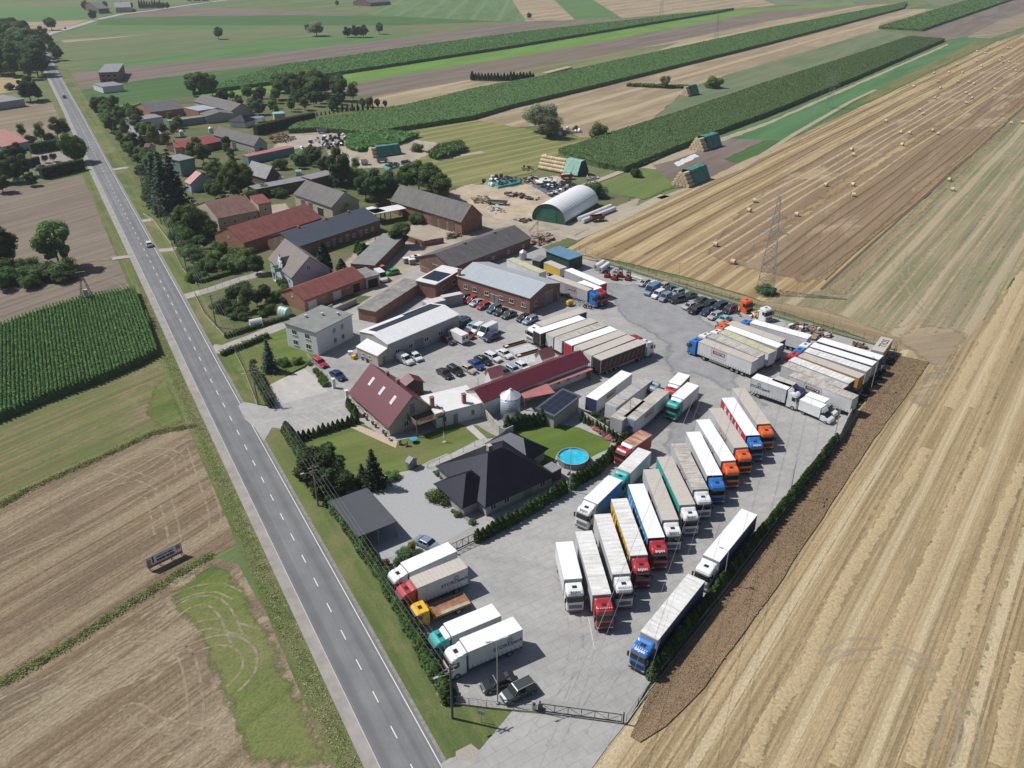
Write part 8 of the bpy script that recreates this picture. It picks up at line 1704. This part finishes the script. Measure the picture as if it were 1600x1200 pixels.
heap_bales([(548,202),(582,194),(582,205),(560,213),(545,210)],22,'white wrapped bale in the bright heap beside the corn',1,'white bales beside the corn');heap_bales([(855,207),(898,199),(912,207),(880,212),(858,214)],18,'white or dark wrapped bale by the two willows',.7,'wrapped bales by the willows')
for r_ in range(2):
 for k in range(14):
  u=k/13;a=G(E6(1060+r_*35,712+r_*20));b=G(E6(1330+r_*35,603+r_*20));p=a.lerp(b,u);o=link('wrapped_bale',bale_ow);o.location=(p.x,p.y,-.1);o.rotation_euler=(0,0,px_yaw(E6(1060,712),E6(1330,603))+R(90));tag(o,'white wrapped bale in the double row beside the arched hall','wrapped bale','white bale rows beside the arched hall')
# silage clamps with tyres
mb=MB();n=16;rgs=[]
for r_,y in((.28,-.1),(.45,-.13),(.5,0),(.45,.13),(.28,.1)):rgs.append([(r_*math.cos(math.tau*k/n),r_*math.sin(math.tau*k/n),y)for k in range(n)])
mb.loft(rgs+[rgs[0]],caps=False);t_o=mb.build('tyre',mtyre);ty_me=t_o.data;bpy.data.objects.remove(t_o)
def clamp(poly,h,m,label,ntyre,tl,group,white=0):
 P=[G(q).to_2d()for q in poly];c=sum(P,Vector((0,0)))/len(P);root=thing('silage_clamp',label,'silage clamp',(c.x,c.y,-.15));Q_=[p-c for p in P];mb=MB();D=dense(Q_,2,.3);rings=[]
 for s_,z in((1,0),(.9,h*.7),(.7,h),(.3,h*1.1)):rings.append([(p.x*s_,p.y*s_,z+random.uniform(-.1,.1))for p in D])
 mb.loft(rings);mb.build('cover_sheet',m,root)
 for k in range(ntyre):
  for _ in range(30):
   x,y=[random.uniform(min(getattr(p,a)for p in Q_),max(getattr(p,a)for p in Q_))for a in 'xy']
   if in_poly(np.array([[x/.72,y/.72]]),Q_)[0]:break
  o=link('tyre',ty_me,root);o.location=(x,y,h*1.12+random.uniform(-.05,.12));o.rotation_euler=(random.uniform(-.2,.2),random.uniform(-.2,.2),0)
clamp([E6(200,385),E6(420,325),E6(550,345),E6(540,385),E6(330,430)],1.0,mtarp,'silage clamp under a torn teal sheet weighed down with tyres',55,'','');clamp([E6(630,400),E6(760,370),E6(900,395),E6(880,440),E6(760,480)],.9,M('dark_blue_sheet',(.05,.07,.09),.4,.3,.8,col2=(.14,.17,.19)),'dark silage clamp covered with black tyres in front of the arched hall',70,'','')
clamp([E6(870,370),E6(980,360),E6(1060,415),E6(1000,440),E6(890,410)],.8,M('dark_blue_sheet',(0,0,0)),'heap of black tyres behind the arched hall',80,'','');clamp([E6(650,350),E6(760,325),E6(860,345),E6(860,370),E6(720,385)],.5,M('white_sheet',(.60,.61,.62),.5,.2,1.2,bump=.1),'crumpled white plastic sheet heap beside the silage clamps',6,'','')
clamp([E5(300,330),E5(400,285),E5(520,290),E5(500,330),E5(380,370)],.9,M('teal_sheet',(.08,.25,.22),.5,.3,.8),'teal sheeted clamp with tyres behind the trees',40,'','');clamp([E5(520,270),E5(640,250),E5(690,280),E5(620,300),E5(530,300)],.7,M('dark_blue_sheet',(0,0,0)),'dark sheeted heap next to the teal clamp',30,'','')
TP=thing('tyre_pile','long dark pile of loose tyres between the parked trailers and the right fence','tyre pile',(0,0,0))
for k in range(60):
 u=random.random();a=G(E14(470+u*510,680-u*680));o=link('tyre',ty_me,TP);o.location=(a.x+random.uniform(-1.3,.2),a.y+random.uniform(-.6,.6),.13+(random.random()<.3)*.22);o.rotation_euler=(random.uniform(-.4,.4),random.uniform(-.4,.4),0)
# scrap heaps
def scrap(poly,n,label,cols,h=1.2,s=1.0,nm='scrap_heap'):
 P=[G(q).to_2d()for q in poly];c=sum(P,Vector((0,0)))/len(P);Q_=[p-c for p in P];root=thing(nm,label,'heap',(c.x,c.y,0));bs=[MB()for _ in cols]
 for k in range(n):
  for _ in range(30):
   x,y=[random.uniform(min(getattr(p,a)for p in Q_),max(getattr(p,a)for p in Q_))for a in 'xy']
   if in_poly(np.array([[x,y]]),Q_)[0]:break
  z=random.uniform(0,h)*(1-.5*min(1,(abs(x)+abs(y))/8));a=random.uniform(0,3.1);w_,l_,t_=random.uniform(.2,1.0)*s,random.uniform(.3,1.8)*s,random.uniform(.08,.5)*s;ca,sa=math.cos(a),math.sin(a);ti=random.uniform(-.3,.3)
  v=[(x+ca*dx*w_-sa*dy*l_,y+sa*dx*w_+ca*dy*l_,z+dz*t_+dx*ti)for dz in(0,1)for dx,dy in((-.5,-.5),(.5,-.5),(.5,.5),(-.5,.5))];b_=bs[k%len(cols)];b_.loft([v[:4],v[4:]])
 for b_,m_,nn in zip(bs,cols,('planks','scrap_metal','boxes','panels','bits')):b_.build(nn,m_,root)
mp2=M('pallet_wood',(.28,.22,.15),.9,.25,2);msc=M('grey_scrap',(.26,.26,.26),.7,.3,2)
scrap([D4(230,90),D4(380,60),D4(560,110),D4(760,180),D4(720,215),D4(500,160),D4(300,110)],90,'long heap of pallets and scrap between the trailers and the back fence',(mp2,msc,mwhitew,mrust));scrap([D4(960,280),D4(1180,330),D4(1160,345),D4(1000,300)],26,'row of dark scrap parts in the grass behind the trailers',(mblk,msc,mrust),.5)
scrap([E11(860,420),E11(1060,450),E11(1100,380),E11(1160,390),E11(1140,450),E11(900,440)],34,'scatter of yellow and dark vehicle parts under the upright cabs',(mblk,myelp,mwhitew,msc),.8);scrap([A7(820,235),A7(900,225),A7(1000,240),A7(900,260)],30,'rusty machine parts lying in front of the arched hall',(mrust,mblk,msc),.5,.8)
scrap([A7(960,380),A7(1100,350),A7(1160,385),A7(1060,440),A7(970,455)],70,'pile of planks and scrap behind the dark long barn',(mp2,mrust,msc),1.0,1.2,'wood_pile');scrap([E2(800,600),E2(950,570),E2(1160,610),E2(1000,660),E2(860,680)],120,'big brown muck heap behind the grey village barn',(mrust,mp2,M('muck',(.10,.075,.05),.95,.3,1)),1.8,1.0,'muck_heap')
scrap([E6(220,600),E6(330,590),E6(400,640),E6(300,660)],30,'white stone and sack heap on the dirt yard',(mwhitew,msc,mwrapw),.6,.8,'stone_heap');scrap([E4(1080,310),E4(1210,300),E4(1200,370),E4(1100,360)],26,'yellow and white parts heap behind the middle barn',(myelp,mwhitew,msc),.8);scrap([A6(900,430),A6(1000,460),A6(940,475)],14,'white planks lying by the trio of conifers',(mwhitew,msc),.3)
scrap([D4(540,190),D4(620,200),D4(600,240),D4(520,240)],14,'stack of wooden pallets at the end of the long white trailer',(mp2,mp2),1.4,.8,'pallet_stack');scrap([E1(600,370),E1(900,350),E1(1000,390),E1(760,430)],70,'jumble of brick-red and pale things in the upper farmyard',(mrust,mp2,mwhitew,mredp),.9);scrap([(380,288),(392,286),(404,296),(396,300)],12,'pale stone slabs by the big round tree',(mconc,mwhitew),.2)
scrap([E6(90,520),E6(240,510),E6(230,560),E6(110,560)],40,'brown straw heap beside the large grey barn',(mp2,mbale),1.3,1,'straw_heap');scrap([E6(1110,330),E6(1220,320),E6(1230,350),E6(1120,355)],24,'grey rubble heap beside the green-ended bale stack',(msc,mconc),.8,.8,'rubble_heap')
scrap([E6(560,330),E6(640,320),E6(700,350),E6(640,400),E6(570,380)],40,'dark scrap and tyre heap between the two silage clamps',(mblk,msc,mrust,mwhitew),.8)
scrap([E6(380,460),E6(560,480),E6(700,520),E6(690,540),E6(520,510),E6(370,490)],60,'long low line of dark rubble across the dirt yard',(mblk,msc,mrust),.6)
scrap([E6(540,240),E6(640,230),E6(650,265),E6(560,270)],26,'rusty implements in the grass left of the open bale stack',(mrust,mblk,msc),.9);scrap([E6(770,480),E6(900,440),E6(930,460),E6(800,500)],34,'dark blue plastic and tyre heap right behind the arched hall',(mblk,msc,mwhitew),.8)
scrap([A3(790,1000),A3(850,965),A3(925,970),A3(900,1000),A3(810,1030)],40,'row of rubble and straw heaps along the corn strip end',(mp2,mrust,mconc),1.0,1.3);sheet('white_strip',[A3(1010,1020),A3(1140,960),A3(1170,975),A3(1040,1040)],-.02,M('white_sheet',(0,0,0)),step=1.5,jit=.4)
scrap([A6(1040,400),A6(1180,380),A6(1200,420),A6(1080,430)],16,'scattered boards under the round tree in the farmyard',(mp2,msc),.4);scrap([A6(1560,360),A6(1680,330),A6(1700,370),A6(1600,400)],22,'machine parts between the large grey barn and the low range',(mrust,mblk,msc),.7)
heap_bales([(752,283),(780,276),(800,282),(770,292)],14,'dark or white wrapped bale beside the teal silage clamp',.35,'wrapped bales by the teal clamp');heap_bales([(846,290),(870,287),(905,297),(880,303)],16,'dark wrapped bale in the heap behind the arched hall',.3,'wrapped bales behind the arched hall')
for k,(x,y)in enumerate(((1255,590),(1300,600),(1320,575),(1345,570))):
 p=G(A6(x,y));root=thing('bulk_container','white-topped bulk container by the brick yard wall','container',(p.x,p.y,0),R(25),'white-topped containers');mb=MB();mb.box(-.9,.9,-.7,.7,.1,1.5);mb.build('cage',msc,root);mb=MB();mb.box(-.95,.95,-.75,.75,1.5,1.58);mb.build('lid',mwhitew,root)
# farm trailers and machines
def farm_trailer(px,yaw,m,label,L=4.5,W=2.2,h=1.0,load=None):
 p=G(px);root=thing('farm_trailer',label,'farm trailer',(p.x,p.y,0),R(yaw));mb=MB();mb.box(0,L,-W/2,W/2,.8,.9);mb.build('floor',mblk,root);mb=MB()
 mb.box(0,L,-W/2,-W/2+.06,.9,.9+h);mb.box(0,L,W/2-.06,W/2,.9,.9+h);mb.box(0,.06,-W/2+.06,W/2-.06,.9,.9+h);mb.box(L-.06,L,-W/2+.06,W/2-.06,.9,.9+h);mb.build('side_board',m,root);mb=MB();mb.tube((L,0,.7),(L+1.4,0,.5),.06,n=6);mb.build('drawbar',mblk,root)
 for x in(.8,L-.8):
  for y in(-W/2+.1,W/2-.1):wheel(root,x,y)
 if load:mb=MB();mb.loft([[(.1,-W/2+.1,1.2),(L-.1,-W/2+.1,1.2),(L-.1,W/2-.1,1.2),(.1,W/2-.1,1.2)],[(.8,-.4,1.9),(L-.8,-.4,1.9),(L-.8,.4,1.9),(.8,.4,1.9)]]);mb.build('load',load,root)
farm_trailer(E6(890,340),10,mredp,'dark red farm trailer with a white load beside the bale stack',load=mwhitew);farm_trailer(E6(1160,720),20,mrust,'rust-brown farm trailer at the end of the white bale rows');farm_trailer(E6(240,560),-12,msc,'long grey flat trailer on the dirt yard',L=7,h=.3);farm_trailer(E2(1410,545),20,msc,'dark trailer beside the corn at the village edge',h=1.2);farm_trailer(E5(230,275),20,msc,'dark farm trailer beside the teal tarpaulined stack',h=.8);farm_trailer(E5(30,300),20,mwhitew,'white-topped dark box trailer on the straw-covered ground',L=3,h=1.0)
p=G(A7(1000,330));root=thing('elevator_boom','thin slanting elevator boom over the plank pile','elevator',(p.x-2,p.y-1,0),R(40));mb=MB();mb.tube((0,0,.3),(7,0,5.0),.07,n=5);mb.tube((0,.5,.3),(7,.5,5.0),.07,n=5)
for k in range(12):mb.tube((k*.6,0,.3+k*.4),(k*.6,.5,.3+k*.4),.04,n=4)
mb.build('boom',mrust,root);mb=MB();mb.tube((3.5,0,0),(3.5,0,2.6),.06,n=5);mb.tube((3.5,.5,0),(3.5,.5,2.6),.06,n=5);mb.build('support',mrust,root)
for px,l,m_ in((E1(835,660),'white dome tank beside the dark red sheds',mwhitew),(E1(1140,310),'white silo tank on the pale roof range',mwhitew),(D6(360,190),'grey upright tank behind the yellow-roofed trailer',malu),(E4(325,375),'white vent cowl on the flat store',mwhitew),(E1(1200,620),'white and green tank at the village barn',mpol)):
 p=G(px);root=thing('upright_tank',l,'tank',(p.x,p.y,0));mb=MB();mb.tube((0,0,0),(0,0,2.2),1.1,n=16);mb.build('tank_body',m_,root);mb=MB();mb.tube((0,0,2.2),(0,0,2.9),1.1,.2,16);mb.build('tank_top',m_,root)
# orange mini tractor and loader beside the dirt yard
p=G(A6(1045,672));root=thing('small_tractor','orange-roofed small tractor next to the white van in the dirt yard','tractor',(p.x,p.y,0),R(-40));mb=MB();mb.box(-1.2,.2,-.4,.4,.6,1.1);mb.box(.2,1.0,-.5,.5,.5,.9);mb.build('body',mredp,root);mb=MB();mb.box(-.1,1.1,-.6,.6,2.1,2.22);mb.build('cab_roof',paint('orange',PC['orange']),root);mb=MB();mb.box(0,1.0,-.55,.55,.9,2.1);mb.build('cab_glass',mscreen,root)
for x,big in((-1.0,False),(.6,True)):
 for y in(-.65,.65):wheel(root,x,y,big)
# boulders and swing in the gardens
p=G(A6(1030,420));root=thing('garden_swing','dark metal swing frame in the farmyard near the round tree','swing',(p.x,p.y,0),R(20));mb=MB()
for x in(-1.2,1.2):mb.tube((x,-.9,0),(x,0,2.2),.06,n=5);mb.tube((x,.9,0),(x,0,2.2),.06,n=5)
mb.tube((-1.2,0,2.2),(1.2,0,2.2),.06,n=5);mb.build('frame',mblk,root);mb=MB();mb.box(-.8,.8,-.25,.25,.5,.56);mb.tube((-.75,0,.56),(-.75,0,2.2),.015,n=4);mb.tube((.75,0,.56),(.75,0,2.2),.015,n=4);mb.build('seat',mblk,root)
for k,(x,y)in enumerate(((0,842),(45,850),(185,828),(225,822),(350,800))):
 p=G(E8(x,y));root=thing('white_boat_cover','white covered thing under the trees across the road','covered load',(p.x,p.y,0),k,'white covered things at the roadside garden');mb=MB();mb.loft([[(-1.3,-.7,0),(1.3,-.7,0),(1.3,.7,0),(-1.3,.7,0)],[(-1.1,-.5,.9),(1.0,-.5,1.0),(1.0,.5,1.0),(-1.1,.5,.9)],[(-.8,-.1,1.3),(.8,-.1,1.4),(.8,.1,1.4),(-.8,.1,1.3)]]);mb.build('cover',mwhitew,root)
# ------------------------------------------------------------------ air
HAZE=.00012
if HAZE:
 mb=MB();mb.box(-2200,2200,-200,4200,-1.6,86);o=mb.build('haze',[]);mh_=bpy.data.materials.new('haze_air');mh_.use_nodes=True;t=mh_.node_tree;t.nodes.remove(t.nodes['Principled BSDF']);pv=t.nodes.new('ShaderNodeVolumePrincipled');pv.inputs['Density'].default_value=HAZE;pv.inputs['Color'].default_value=(.80,.87,.97,1);pv.inputs['Anisotropy'].default_value=.2
 t.links.new(pv.outputs[0],t.nodes['Material Output'].inputs['Volume']);mh_.cycles.homogeneous_volume=True if hasattr(mh_.cycles,'homogeneous_volume')else None
 o.data.materials.append(mh_);tag(o,None,None,None,'stuff')
# ------------------------------------------------------------------ labels: what repeats is told apart by its place
def _proj(o):
 p=Vector(o.location)-Vector((0,0,CAM_H));return p.x/(p.y*_c-p.z*_s)
LB={}
for o in COL.objects:
 if o.parent is None and 'label' in o:LB.setdefault(o['label'],[]).append(o)
for l,os_ in LB.items():
 if len(os_)>1 and len(l.split())<=13:
  for k,o in enumerate(sorted(os_,key=_proj)):
   n=k+1;o['label']=l+', %d%s from the left'%(n,'th' if 10<n%100<14 else{1:'st',2:'nd',3:'rd'}.get(n%10,'th'))
for o in COL.objects:
 if o.parent is None and len(str(o.get('label','')).split())>16:print('LONG',o.name,o['label'])
